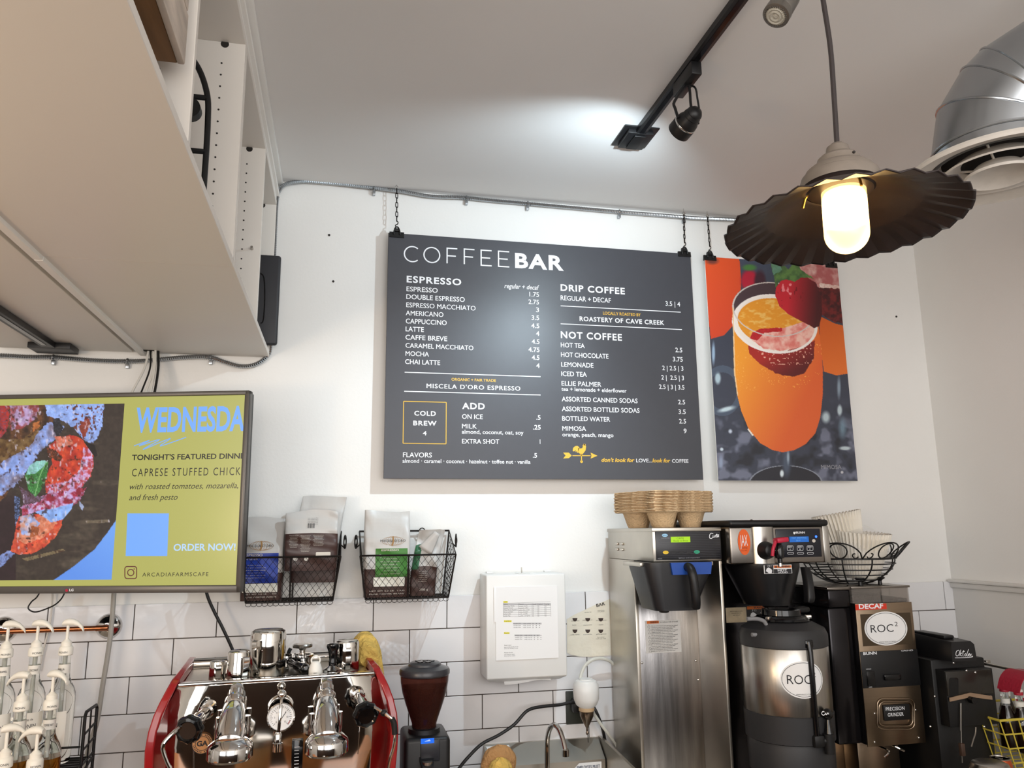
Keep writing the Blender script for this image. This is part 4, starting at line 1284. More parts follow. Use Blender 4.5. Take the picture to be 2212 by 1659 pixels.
a_, c_ = aty(775, 1148, -0.006), aty(967, 1148, -0.006)
f_ = aty(880, 1199, -0.185)
g_ = aty(870, 1293, -0.155)
BZ = g_.z
basket('black wire basket holding the green label coffee bag', aty(778, 1199, -0.185).x, aty(985, 1199, -0.185).x, a_.z, f_.z, BZ)
BL = aty(518, 1204, -0.185).x
BR = aty(736, 1206, -0.185).x
basket('black wire basket beside the television, holding the blue label coffee bag', BL, BR, a_.z, f_.z, BZ)

M_film = mat('white_bag_film', (190, 188, 185), 0.38, bump=0.3, bscale=14)
M_brown = mat('brown_bag_print', (66, 46, 42), 0.38, noise=0.08, bump=0.2, bscale=14)
M_tan = mat('tan_print', (150, 112, 62), 0.5)
M_cream = mat('cream_print', (206, 200, 190), 0.5)
def bag(label, x, y, z, w, d, h, rz, split, lean=0.0, topfold=0.0, wavy=0.0, seed=1, parts=(), twist=0.0, curve=0.0):
    t = thing('coffee_bag', label, 'coffee bag', (x, y, z), rz, group='coffee bags in the wire baskets')
    rnd = random.Random(seed)
    ph = [rnd.uniform(0, 6) for _ in range(6)]
    def S(u, v, off=0.0):
        a = 2 * PI * u
        ca, sa = math.cos(a), math.sin(a)
        pinch = max(0.0, (v - 0.68) / 0.32)
        hw = w / 2 * (0.97 + 0.03 * math.sin(v * 3)) * (1 + 0.02 * pinch)
        hd = d / 2 * (0.90 + 0.25 * math.sin(min(v / 0.8, 1) * PI)) * (1 - 0.92 * pinch ** 0.8) + 0.0015
        ex = 0.28
        px = hw * math.copysign(abs(ca) ** ex, ca)
        py = hd * math.copysign(abs(sa) ** ex, sa)
        wr = wavy * (math.sin(px / w * 9 + ph[0] + v * 7) * 0.5 + math.sin(v * 22 + ph[1] + px / w * 5) * 0.5) * min(1, v * 2.0) + wavy * 1.3 * (abs(math.sin(px / w * 5.5 + ph[3] + v * 6)) - 0.5) * v * v
        n = Vector((ca, sa, 0))
        p = Vector((px, py, 0)) + n * off
        zz = v * h + (rnd_edge(px) if v > 0.999 else 0)
        return Vector((p.x + lean * v * v * h + twist * v, p.y + wr - topfold * pinch * pinch, zz + curve * (px / (w / 2)) ** 2 * v))
    def rnd_edge(px):
        return 0.004 * math.sin(px / w * 5 + ph[2])
    def patch(name, m, u0, u1, v0, v1, off=0.0, nu=48, nv=18, cap=False, bow=0.0):
        b = MB()
        b.grid(lambda u, v: S(u0 + (u1 - u0) * u, v0 + (v1 - v0) * v + bow * (1 - (2 * u - 1) ** 2) * (1 if v < 0.5 else 0) * (1 - 2 * v if v < 0.5 else 0), off), nu, nv)
        return b
    b = patch('', None, 0, 1, split, 1.0)
    bmesh.ops.remove_doubles(b.bm, verts=list(b.bm.verts), dist=0.0001)
    b.build('upper_film', M_film, t, smooth=50, local=True)
    b = patch('', None, 0, 1, 0.0, split)
    bmesh.ops.remove_doubles(b.bm, verts=list(b.bm.verts), dist=0.0001)
    bot = [S(k / 48, 0.0) for k in range(48)]
    b.poly(bot[::-1])
    b.build('lower_print', M_brown, t, smooth=50, local=True)
    # front angles: u 0.75 faces -y
    for (nm, m, fx0, fx1, v0, v1, off) in parts:
        def front(u, v):
            fx = fx0 + (fx1 - fx0) * u
            vv = v0 + (v1 - v0) * v
            c_ = max(-0.999, min(0.999, fx))
            ca = math.copysign(abs(c_) ** (1 / 0.28), c_)
            ang = 2 * PI - math.acos(max(-1, min(1, ca)))
            p = S(ang / (2 * PI), vv, 0)
            return p + Vector((0, -off, 0))
        b = MB()
        b.grid(front, 36, 26)
        b.build(nm, m, t, smooth=50, local=True)
    t['h'] = h
    return t, S
def bagtext(t, S, items, name, m, w, h, off=0.002):
    """lettering laid on the bag's front: (text, fx centre, v, cap height, width)"""
    L = Letters()
    for s, fx, v, cap, wd, bold in items:
        L.put(s, (fx * w / 2, 0, v * h), XD, ZU, cap, wd, align='C', bold=bold)
    out = []
    for p in L.V:
        c_ = max(-0.98, min(0.98, p[0] / (w / 2)))
        ca = math.copysign(abs(c_) ** (1 / 0.28), c_)
        q = S((2 * PI - math.acos(ca)) / (2 * PI), min(0.99, max(0.01, p[2] / h)))
        out.append((p[0] + (q.x - c_ * w / 2), q.y - off, p[2]))
    L.V = out
    del t['h']
    return L.build(name, m, t, local=True)
def emblem(t, S, w, h, fx, v, name='globe_emblem'):
    L = Letters()
    cx, cz = fx * w / 2, v * h
    q = S(0.75, v)
    yy = q.y - 0.0032
    for rx in (0.010, 0.020, 0.030, 0.038):
        L.stroke([(cx + rx * math.cos(a), yy, cz + 0.015 * math.sin(a)) for a in np.linspace(0, 2 * PI, 24, endpoint=False)], 0.0009, NY, closed=True)
    L.stroke([(cx - 0.003, yy, cz - 0.016), (cx + 0.001, yy, cz), (cx - 0.001, yy, cz + 0.016)], 0.006, NY)
    return L.build(name, M_tan, t, local=True)
M_bluelab = mat('blue_label', (22, 54, 150), 0.4)
M_greenlab = mat('green_label', (62, 120, 46), 0.4)
M_whitelab = mat('white_label', (226, 224, 214), 0.5)
bz = BZ + 0.0035
def fit(px0, px1, pyt, y):
    a, b2 = aty(px0, pyt, y), aty(px1, pyt, y)
    return (a.x + b2.x) / 2, b2.x - a.x, a.z - bz
# blue label bag
x, w, h = fit(527, 617, 1118, -0.10)
t, S = bag('white and brown coffee bag with a blue espresso label', x, -0.085, bz, w, 0.085, h, 0.0, 0.33, wavy=0.006, seed=3,
           parts=(('blue_label', M_bluelab, -0.93, 0.78, 0.21, 0.565, 0.0022), ('white_label', M_whitelab, -0.88, 0.80, 0.10, 0.205, 0.0022)))
bagtext(t, S, [("MISCELA D'ORO", -0.10, 0.64, 0.008, 0.085, 0)], 'brand_lettering', M_ink, w, h, 0.0036)
emblem(t, S, w, h, -0.05, 0.655)
t['h'] = h
bagtext(t, S, [('ESPRESSO', -0.40, 0.53, 0.008, 0.058, 0.02), ('IN GRANI', -0.50, 0.485, 0.006, 0.04, 0)] + [('caffe in grani tostato miscela', -0.3, 0.42 - 0.03 * k, 0.0026, 0.07 if k % 3 else 0.05, 0) for k in range(6)], 'label_lettering', M_cream, w, h, 0.0040)
L = Letters()
for k in range(2):
    L.put('NET WT 2.2 LB   1 KG' if k else 'PURE COFFEE BEANS', (0.0, S(0.75, 0.05).y - 0.003, 0.010 + 0.010 * k), XD, ZU, 0.004, w * 0.75, align='C')
L.build('net_weight_lettering', M_cream, t, local=True)
# brown bag turned round, and the one behind it
x, w, h = fit(618, 732, 1103, -0.10)
hfull = h
t, S = bag('brown coffee bag turned to its back print, in front of a taller bag', x, -0.120, bz + h - (h - 0.095), w * 0.99, 0.055, h - 0.095, 0.04, 0.62, lean=0.0, wavy=0.007, seed=8, parts=(('print_panel', M_brown, -0.95, 0.6, 0.10, 0.61, 0.0008),), curve=-0.006)
h = h - 0.095
items = []
for cx, n0, wd in ((-0.66, 9, 0.030), (-0.22, 12, 0.034), (0.26, 8, 0.036)):
    for k in range(n0):
        items.append(('tueste medio conservar fresco seco' if k % 2 else 'coffee beans whole roasted arabica', cx, 0.575 - 0.024 * k, 0.0026, wd * (1 - 0.12 * (k % 3)), 0))
bagtext(t, S, items, 'small_print_lettering', M_cream, w, h, 0.003)
L = Letters()
L.quad([(0.040 + q[0], S(0.75, 0.5).y - 0.003, 0.26 * h + q[1]) for q in rr(0, 0, 0.024, 0.009, 0.003)])
L.build('recycling_print', M_cream, t, local=True)
L = Letters()
for cx in (-0.05, -0.015):
    L.quad([(cx + 0.0075 * math.cos(a), S(0.75, 0.2).y - 0.003, 0.20 * h + 0.0075 * math.sin(a)) for a in np.linspace(0, 2 * PI, 14, endpoint=False)])
L.build('pictogram_print', M_cream, t, local=True)
L = Letters()
for k in range(6):
    L.stroke([(-0.012 + 0.004 * k, S(0.75, 0.72).y - 0.004, 0.70 * h), (-0.012 + 0.004 * k, S(0.75, 0.72).y - 0.004, 0.70 * h + 0.016)], 0.0012 if k % 2 else 0.0022, NY)
for k in range(5):
    L.put('lotto scadenza 09 25', (-0.014, S(0.75, 0.72).y - 0.004, 0.86 * h - 0.005 * k), XD, ZU, 0.0026, 0.034)
L.build('barcode_print', M_ink, t, local=True)
x, w, h = fit(648, 744, 1070, -0.055)
t, S = bag('tall white topped coffee bag at the back of the left basket', x - 0.02, -0.055, bz + 0.052, w, 0.045, h - 0.052, -0.10, 0.45, lean=0.10, wavy=0.006, seed=12, curve=-0.008)
del t['h']
# green label bag
x, w, h = fit(788, 886, 1104, -0.10)
t, S = bag('white and brown coffee bag with a green label', x, -0.090, bz, w, 0.085, h, 0.02, 0.325, wavy=0.006, seed=21,
           parts=(('green_label', M_greenlab, -0.52, 0.86, 0.235, 0.56, 0.0022), ('white_label', M_whitelab, -0.60, 0.76, 0.125, 0.23, 0.0022)))
bagtext(t, S, [("MISCELA D'ORO", 0.22, 0.635, 0.008, 0.088, 0)], 'brand_lettering', M_ink, w, h, 0.0036)
emblem(t, S, w, h, 0.22, 0.645)
t['h'] = h
bagtext(t, S, [('ESPRESSO', 0.1, 0.53, 0.006, 0.06, 0.02)] + [('caffe in grani decaffeinato', 0.1, 0.44 - 0.035 * k, 0.003, 0.07 if k % 2 else 0.05, 0) for k in range(6)], 'label_lettering', M_cream, w, h, 0.0040)
L = Letters()
for k in range(2):
    L.put('NET WT 2.2 LB   1 KG' if k else 'PURE COFFEE BEANS', (0.0, S(0.75, 0.05).y - 0.003, 0.010 + 0.010 * k), XD, ZU, 0.004, w * 0.75, align='C')
L.build('net_weight_lettering', M_cream, t, local=True)
# small folded bag
x, w, h = fit(890, 955, 1142, -0.10)
t, S = bag('small half empty coffee bag with a folded top and a green flash', x - 0.012, -0.085, bz, w * 0.85, 0.055, h, -0.15, 0.44, lean=0.14, wavy=0.010, topfold=0.03, seed=33,
           parts=(('green_flash', mat('dark_green_label', (40, 92, 60), 0.4), -0.95, -0.42, 0.40, 0.78, 0.0012),), curve=-0.01)
bagtext(t, S, [('250 g', 0.1, 0.08, 0.007, 0.03, 0)] + [('coffee for', 0.0, 0.36 - 0.03 * k, 0.003, 0.03, 0) for k in range(6)], 'label_lettering', M_cream, w * 0.85, h, 0.003)
b = MB(Matrix.Translation((0.030, -0.035, h * 0.80)) @ Matrix.Rotation(0.6, 4, 'Y'))
b.grid(lambda u, v: Vector(((u - 0.5) * 0.055 * (1 - 0.6 * v), -0.006 * math.sin(u * PI) - 0.01 * v, (v - 0.5) * 0.075)), 8, 8)
o = b.build('folded_flap', M_film, t, local=True)
md = o.modifiers.new('thickness', 'SOLIDIFY')
md.thickness = 0.0012

# ------------------------------------------------------------------ paper towel dispenser
M_enamel = mat('white_enamel', (226, 226, 224), 0.3, noise=0.01)
p0, p1 = Vector((0.510, -0.13, 1.299)), Vector((0.801, -0.0, 1.652))
PD = thing('paper_towel_dispenser', 'white metal paper towel dispenser on the tiled wall', 'dispenser', (0.655, 0, 1.299))
b = MB()
b.box2((p0.x, p0.y, p0.z), (p1.x, -0.0005, p1.z), 0.006, 3)
b.build('cabinet', M_enamel, PD)
b = MB()
b.prism([(p0.x + 0.002, -0.122, p0.z), (p1.x - 0.002, -0.122, p0.z), (p1.x - 0.02, -0.085, p0.z - 0.016), (p0.x + 0.02, -0.085, p0.z - 0.016)], (0, 0.004, 0))
b.build('lower_lip', M_enamel, PD)
b = MB()
b.grid(lambda u, v: Vector((p0.x + 0.07 + 0.17 * u, -0.075 - 0.025 * v + 0.004 * math.sin(u * 9), p0.z - 0.002 - 0.022 * v * (0.75 + 0.25 * math.sin(u * 5 + 1)))), 16, 6)
b.build('paper_towel', M_paper, PD)
MB().box2((0.635, -0.10, p1.z + 0.0002), (0.678, -0.03, p1.z + 0.002), 0.001).build('lock_plate', M_enamel, PD)
b = MB()
b.box2((0.654, -0.066, p1.z + 0.002), (0.657, -0.056, p1.z + 0.022), 0.001)
b.build('key', M_steel, PD)
for xx in (0.545, 0.765):
    MB().box2((xx - 0.012, -0.02, p1.z + 0.0002), (xx + 0.012, -0.002, p1.z + 0.006), 0.001).build('hinge', M_enamel, PD)
# notice on it
NS = thing('notice_sheet', 'printed recipe sheet in a clear sleeve taped to the towel dispenser', 'notice', (0.655, -0.131, 1.362))
nx0, nx1, nz0, nz1 = 0.5435, 0.7695, 1.3625, 1.610
MB().box2((nx0, -0.1325, nz0), (nx1, -0.1310, nz1), 0.0003, 1).build('sheet', M_paper, NS)
b = MB()
b.box2((nx0 - 0.006, -0.1342, nz0 + 0.13), (nx0 + 0.002, -0.1328, nz1 + 0.002))
b.build('tape', mat('glossy_tape', (240, 240, 240), 0.1), NS)
A77 = lambda x, y: (820 + x / 3.614, 1200 + y / 3.614)
def plab(L, A, s, x0, yb, x1, cap, y, **kw):
    a, b2, c2 = aty(*A(x0, yb), y), aty(*A(x1, yb), y), aty(*A(x0, yb - cap), y)
    L.put(s, a, XD, ZU, c2.z - a.z, b2.x - a.x, **kw)
def qr(A, x0, y0, x1, y1, y):
    return [aty(*A(x, yy), y) for x, yy in ((x0, y1), (x1, y1), (x1, y0), (x0, y0))]
L, Lh2, Lg2 = Letters(), Letters(), Letters()
yn = -0.1329
for s, xx, yy, xe in (('Latte', 968, 366, 998), ('Cold Brew', 973, 517, 1028), ('Matcha', 973, 610, 1012)):
    Lh2.quad(qr(A77, xx - 2, yy - 11, xe + 2, yy + 3, yn + 0.0003))
    plab(L, A77, s, xx, yy, xe, 9, yn)
rowsA = [('Name', 'Flavors', 'Small', 'Medium', 'Large')] + [('%s' % n_, m_, '2', '3', '4') for n_, m_ in (('Almond Joy Mocha', 'coconut, mocha'), ('Caramel Crunch', 'caramel, toffee'), ('White Mocha Raspberry', 'white choc, raspb'), ('Honey Lavender', 'honey, lavender'), ('Lucky Latte', 'irish, vanilla'), ('London Fog', 'vanilla, earl grey'))]
for k, row in enumerate(rowsA):
    yy = 384 + k * 15.3
    for s, xx, xe in zip(row, (968, 1088, 1195, 1238, 1294), (1000, 1126, 1222, 1276, 1326) if k == 0 else (968 + 5.2 * len(row[0]), 1088 + 4.8 * len(row[1]), 1202, 1245, 1301)):
        plab(L, A77, s, xx, yy, xe, 8, yn)
Lg2.quad(qr(A77, 966, 374, 1335, 387, yn + 0.0003))
for k in range(8):
    p, q = aty(*A77(966, 372 + k * 15.3), yn), aty(*A77(1335, 364 + k * 15.3), yn)
    q.z = p.z
    L.stroke([p, q], 0.0005, NY)
for x_ in (966, 1084, 1190, 1230, 1288, 1335):
    p, q = aty(*A77(x_, 372), yn), aty(*A77(x_, 478), yn)
    q.x = p.x
    L.stroke([p, q], 0.0005, NY)
for (x0_, y0_, x1_, n_) in ((1042, 525, 1264, 3), (1053, 617, 1253, 3)):
    Lg2.quad(qr(A77, x0_, y0_, x1_, y0_ + 13, yn + 0.0003))
    for k in range(n_):
        for xx, xe, s in ((x0_ + 3, x0_ + 60, 'Vanilla Oat'), (x0_ + 78, x0_ + 138, 'milk, syrup'), (x0_ + 150, x0_ + 160, '2'), (x0_ + 176, x0_ + 186, '3'), (x0_ + 200, x0_ + 210, '4')):
            plab(L, A77, s, xx, y0_ + 11 + k * 15, xe, 8, yn)
for s, xx, yy, xe in (('Sweet cream', 973, 705, 1028), ('two oz half and half, one oz', 973, 720, 1082), ('one oz vanilla, froth', 973, 731, 1080), ('Matcha shooter', 973, 763, 1042), ('one scoop to water', 973, 778, 1055), ('two oz hot water', 973, 789, 1060)):
    plab(L, A77, s, xx, yy, xe, 8, yn)
L.build('print_lettering', M_ink, NS)
Lh2.build('highlight_print', mat('yellow_highlight', (236, 226, 70), 0.7), NS)
Lg2.build('grey_row_print', mat('grey_row', (186, 186, 188), 0.7), NS)

# torn coffee chart on the wall
TP = thing('coffee_chart', 'torn paper coffee chart on the tiled wall beside the steel brewer', 'wall chart', (1.0, -0.004, 1.4))
o = [aty(*A77(x, y), -0.003) for x, y in ((1462, 497), (1520, 462), (1600, 425), (1700, 378), (1760, 356), (1806, 333), (1880, 310), (1880, 775), (1760, 782), (1640, 792), (1560, 788), (1500, 778), (1464, 760))]
MB().prism(o, (0, 0.0012, 0)).build('sheet', mat('aged_paper', (222, 216, 200), 0.8, noise=0.05, nscale=14, bump=0.5, bscale=26), TP)
L = Letters()
yn = -0.0036
for yy in (488, 578):
    for xx in (1525, 1625, 1727, 1829):
        Letters().quad([aty(*A77(x, y), yn) for x, y in ((xx - 20, yy), (xx + 20, yy), (xx + 15, yy + 18), (xx + 6, yy + 26), (xx - 6, yy + 26), (xx - 15, yy + 18))]).build('cup_print', mat('coffee_print', (66, 54, 48), 0.8) if 'coffee_print' not in MATS else MATS['coffee_print'], TP)
L = Letters()
a0_ = aty(*A77(1694, 402), yn)
d0_ = (aty(*A77(1762, 386), yn) - a0_)
L.put('BAR', a0_, d0_.normalized(), Vector((-d0_.z, 0, d0_.x)).normalized(), 0.011, d0_.length, bold=0.02)
for s, xx, yy, xe in (('espresso bar', 1600, 446, 1655), ('macchiato', 1702, 432, 1755), ('con panna', 1702, 442, 1755), ('espresso', 1495, 514, 1560), ('double espresso', 1585, 508, 1662), ('americano', 1690, 510, 1770), ('latte', 1505, 546, 1535), ('cappuccino', 1590, 546, 1658), ('mocha', 1712, 544, 1745), ('caffe latte', 1490, 622, 1560), ('cortado', 1590, 620, 1658), ('affogato', 1690, 618, 1770), ('flat white', 1700, 642, 1755), ('cafe au lait', 1688, 654, 1768)):
    plab(L, A77, s, xx, yy, xe, 7, yn)
L.build('chart_lettering', M_ink, TP)

# ------------------------------------------------------------------ sink corner
A5 = lambda x, y: (1220 + x / 4.265, 1270 + y / 4.265)
SK = thing('hand_sink', 'stainless steel hand sink with a splash guard below the tiled wall', 'sink', (0.8, 0, CZ))
zs = aty(1045, 1608, -0.002).z
xs0, xs1 = aty(1045, 1608, -0.002).x, aty(1290, 1590, -0.002).x
b = MB()
b.loft([[(xs0, -0.001, zs), (xs1, -0.001, zs), (xs1, -0.012, zs), (xs0, -0.012, zs)],
        [(xs0, -0.001, zs - 0.055), (xs1, -0.001, zs - 0.055), (xs1, -0.085, zs - 0.055), (xs0, -0.085, zs - 0.055)],
        [(xs0, -0.001, zs - 0.25), (xs1, -0.001, zs - 0.25), (xs1, -0.085, zs - 0.25), (xs0, -0.085, zs - 0.25)]])
b.build('backsplash', M_steelw, SK)
e_ = aty(1362, 1648, -0.42)
b = MB()
b.prism([(xs1 + 0.004, -0.001, zs + 0.002), (xs1 + 0.004, -0.10, zs + 0.0), (xs1 + 0.004, -0.42, zs - 0.02), (xs1 + 0.004, -0.42, CZ + 0.02), (xs1 + 0.004, -0.001, CZ + 0.02)], (0.010, 0, 0))
b.build('side_splash', M_steelw, SK)
MB().box2((xs0, -0.42, CZ + 0.001), (xs1 + 0.004, -0.085, CZ + 0.09), 0.01).build('basin', M_steelw, SK)
L = Letters()
q = [aty(1046, 1607, -0.03), aty(1099, 1602, -0.03)]
def onslope(u, v):
    """a point on the sloped top of the backsplash: u along x, v down the slope 0..1"""
    return Vector((u, -0.0125 - 0.073 * v - 0.0008, zs - 0.055 * v + 0.0008))
lx0 = xs0 + 0.004
L.quad([onslope(lx0 + 0.018, 0.62), onslope(lx0 + 0.088, 0.56), onslope(lx0 + 0.084, 0.08), onslope(lx0, 0.08)])
L.build('rating_label', M_paper, SK)
L = Letters()
dn = (onslope(0, 0) - onslope(0, 1)).normalized()
for k, s in enumerate(('MODEL 7 PS 10', 'HAND SINK  NSF', '1234 5678')):
    L.put(s, onslope(lx0 + 0.012 + 0.003 * k, 0.25 + 0.14 * k) + Vector((0, -0.0006, 0.0006)), XD, dn, 0.006, 0.058)
L.build('rating_lettering', M_ink, SK)
L = Letters()
sx0, sx1 = aty(1244, 1650, -0.086).x, aty(1298, 1650, -0.086).x
szt = aty(1270, 1647, -0.086).z
L.quad([(sx0 - 0.006, -0.0862, szt - 0.09), (sx1 + 0.002, -0.0862, szt - 0.09), (sx1 + 0.002, -0.0862, szt), (sx0 + 0.012, -0.0862, szt), (sx0 - 0.006, -0.0862, szt - 0.016)])
L.build('hand_washing_sign', M_paper, SK)
L = Letters()
for k, s in enumerate(('EMPLOYEES MUST', 'WASH HANDS', 'BEFORE RETURNING')):
    L.put(s, (sx0 + 0.004, -0.0868, szt - 0.020 - 0.019 * k), XD, ZU, 0.011, sx1 - sx0 - 0.008, bold=0.02)
L.build('sign_lettering', mat('navy_print', (40, 60, 90), 0.6), SK)
FA = thing('gooseneck_faucet', 'chrome gooseneck faucet rising from the hand sink', 'faucet', aty(1186, 1720, -0.16))
yF = -0.16
pf = [aty(x, y, yF) for x, y in ((1183, 1760), (1182, 1640), (1182, 1600), (1184, 1572), (1190, 1560), (1197, 1566), (1202, 1585), (1204, 1608))]
pf = [pf[0], pf[1], pf[2]] + [p + Vector((0, -0.02 * k, 0)) for k, p in enumerate(pf[3:], 1)]
MB().tube(pf, 0.0088, n=14, sm=6).build('spout', M_chrome, FA)
MB().lathe([(0.010, 0.010), (0.0115, 0.008), (0.0115, -0.012), (0.009, -0.013)], pf[-1], 20, (0, 0, 1)).build('aerator', M_chrome, FA)
MB().lathe([(0.03, CZ + 0.0905 - pf[0].z), (0.024, CZ + 0.11 - pf[0].z), (0.0125, CZ + 0.13 - pf[0].z)], pf[0], 24, (0, 0, 1)).build('base_flange', M_chrome, FA)
b = MB()
hb = pf[0].copy()
b.tube([Vector((hb.x, hb.y, CZ + 0.115)), Vector((hb.x - 0.04, hb.y - 0.02, CZ + 0.13)), Vector((hb.x - 0.075, hb.y - 0.03, CZ + 0.128))], 0.006, n=8, sm=3)
b.build('lever', M_chrome, FA)

# cloth bundle in front of the sink
YC = -0.40
cc_ = aty(1082, 1668, YC)
t = thing('cloth_bundle', 'tan cloth bundle with a yellow sponge cloth inside, beside the faucet', 'cloth', (cc_.x, YC, CZ))
M_tanc = mat('tan_cloth', (172, 130, 84), 0.9, noise=0.12, nscale=40, bump=0.8, bscale=90)
M_yel = mat('yellow_cloth', (206, 172, 90), 0.95, noise=0.18, nscale=40, bump=1.0, bscale=70)
def blob(c, r, amp, seed, n=28):
    rs = np.random.RandomState(seed)
    ph = rs.rand(6) * 6
    def f(u, v):
        a, e = 2 * PI * u, PI * (v - 0.5)
        k = 1 + amp * (math.sin(3 * a + ph[0] + 2 * e) + 0.7 * math.sin(5 * a + ph[1] - 3 * e) + 0.5 * math.sin(7 * e + ph[2] + a))
        return Vector(c) + Vector((r[0] * k * math.cos(e) * math.cos(a), r[1] * k * math.cos(e) * math.sin(a), r[2] * k * math.sin(e)))
    b = MB()
    b.grid(f, n, n // 2)
    bmesh.ops.remove_doubles(b.bm, verts=list(b.bm.verts), dist=0.0002)
    return b
zc_ = aty(1082, 1614, YC).z
blob((cc_.x, YC + 0.03, zc_ - 0.055), (0.056, 0.03, 0.054), 0.03, 4).build('tan_cloth', M_tanc, t)
blob((cc_.x - 0.004, YC - 0.012, zc_ - 0.070), (0.038, 0.026, 0.042), 0.05, 6).build('yellow_cloth', M_yel, t)
blob((cc_.x, YC + 0.01, (CZ + zc_ - 0.09) / 2), (0.07, 0.06, (zc_ - 0.08 - CZ) / 2), 0.02, 9).build('bundle_base', M_tanc, t)

# power outlet, plug and cord
YO = -0.008
OP = thing('power_outlet', 'dark plug in a wall outlet behind the upturned white bottle', 'outlet', aty(1243, 1530, 0))
pp = aty(1245, 1530, -0.02)
MB().box((pp.x, -0.004, pp.z), (0.07, 0.008, 0.115), 0.003).build('face_plate', mat('outlet_green_black', (44, 48, 42), 0.5), OP)
MB().box((pp.x - 0.004, -0.030, pp.z + 0.012), (0.034, 0.044, 0.046), 0.008).build('plug', M_black, OP)
cable('black power cord drooping across the tiles from the plug', [aty(*A77(x, y), yy) for x, y, yy in ((1530, 1146, -0.052), (1480, 1150, -0.055), (1400, 1166, -0.06), (1250, 1182, -0.07), (1150, 1214, -0.08), (1050, 1320, -0.09), (930, 1402, -0.10), (800, 1470, -0.11), (700, 1565, -0.12), (620, 1662, -0.12), (560, 1760, -0.12))], 0.0058, M_black, name='mains_cable')
cable('black cord falling behind the right end of the sink', [aty(*A5(x, y), yy) for x, y, yy in ((255, 1080, -0.03), (290, 1140, -0.035), (330, 1240, -0.03), (355, 1330, -0.025), (375, 1430, -0.02), (395, 1560, -0.02))], 0.0056, M_black, name='mains_cable')
M_ctube = mat('cloudy_tube', (206, 206, 198), 0.35, alpha=1.0, subs=0.2)
cable('cloudy plastic tube slanting down behind the sink', [aty(*A5(x, y), yy) for x, y, yy in ((262, 1150, -0.05), (330, 1250, -0.045), (400, 1345, -0.04), (465, 1440, -0.03), (530, 1560, -0.02))], 0.0055, M_ctube, name='hose', cat='tube')
cable('cloudy plastic tube arching over the upturned white bottle', [aty(*A5(x, y), yy) for x, y, yy in ((140, 870, -0.06), (150, 800, -0.055), (185, 720, -0.05), (250, 665, -0.05), (320, 650, -0.045), (390, 662, -0.04), (440, 695, -0.03), (500, 760, -0.025), (560, 860, -0.02))], 0.0062, M_ctube, name='hose', cat='tube')
YB = -0.085
bt = thing('squeeze_bottle', 'upturned white plastic bottle with a dark nozzle on the tiled wall', 'bottle', aty(1265, 1535, YB))
cb = aty(*A5(200, 1100), YB)
k_ = (aty(*A5(200, 835), YB).z - cb.z)
r_ = (aty(*A5(314, 980), YB).x - aty(*A5(84, 980), YB).x) / 2
MB().lathe([(r_ * 0.55, 0.0), (r_ * 0.80, k_ * 0.10), (r_ * 0.97, k_ * 0.30), (r_, k_ * 0.55), (r_ * 0.97, k_ * 0.80), (r_ * 0.78, k_ * 0.93), (r_ * 0.55, k_ * 0.965), (r_ * 0.52, k_ * 1.0), (r_ * 0.40, k_ * 1.0)], cb, 32).build('body', mat('milky_plastic', (228, 228, 226), 0.3, subs=0.3), bt)
MB().lathe([(r_ * 0.52, 0.002), (r_ * 0.60, -0.002), (r_ * 0.60, -0.010), (r_ * 0.52, -0.013)], cb, 28).build('collar', mat('tan_collar', (196, 170, 136), 0.5), bt)
MB().lathe([(r_ * 0.56, -0.013), (r_ * 0.54, -0.028), (r_ * 0.36, -0.045), (r_ * 0.16, -0.062), (r_ * 0.08, -0.070), (r_ * 0.08, -0.082), (r_ * 0.12, -0.086), (r_ * 0.06, -0.092)], cb, 24).build('nozzle', mat('stained_chrome', (120, 106, 94), 0.2, metal=0.9), bt)
MB().tube([cb + Vector((0.002, 0, -0.09)), cb + Vector((0.003, 0, -0.118))], 0.0012, n=6).build('drip_wire', M_wire, bt)
MB().box2((cb.x - 0.016, YB + 0.012, cb.z - 0.030), (cb.x + 0.006, -0.008, cb.z - 0.012), 0.003).build('wall_bracket', M_black, bt)

# ------------------------------------------------------------------ copper rail
yr_ = -0.055
RA = thing('copper_rail', 'copper pipe rail with chrome wall flanges under the television', 'rail', aty(120, 1360, yr_))
ra, rb = aty(-60, 1366, yr_), aty(222, 1357, yr_)
ra.z = rb.z = (ra.z + rb.z) / 2
M_copper = mat('copper', (168, 104, 70), 0.3, metal=1.0, noise=0.15, nscale=14)
MB().cyl(ra, rb, 0.0078, n=20).build('pipe', M_copper, RA)
for (fx, sgn) in ((aty(236, 1353, 0).x, 1), (aty(8, 1362, 0).x, 0)):
    c0 = Vector((fx, 0, rb.z))
    if sgn:
        b = MB()
        b.tube([rb - Vector((0.02, 0, 0)), rb, rb + Vector((0.012, 0.003, 0)), Vector((fx - 0.004, -0.035, rb.z)), Vector((fx, -0.012, rb.z))], 0.0092, n=14, sm=4)
        b.build('elbow', M_copper, RA)
    else:
        MB().cyl((fx, yr_, rb.z), (fx, -0.004, rb.z), 0.008, n=16).build('elbow', M_copper, RA)
    MB().lathe([(0.041, 0.0005), (0.040, 0.006), (0.030, 0.016), (0.016, 0.022), (0.012, 0.024)], c0, 36, (0, -1, 0)).build('flange', M_chrome, RA)

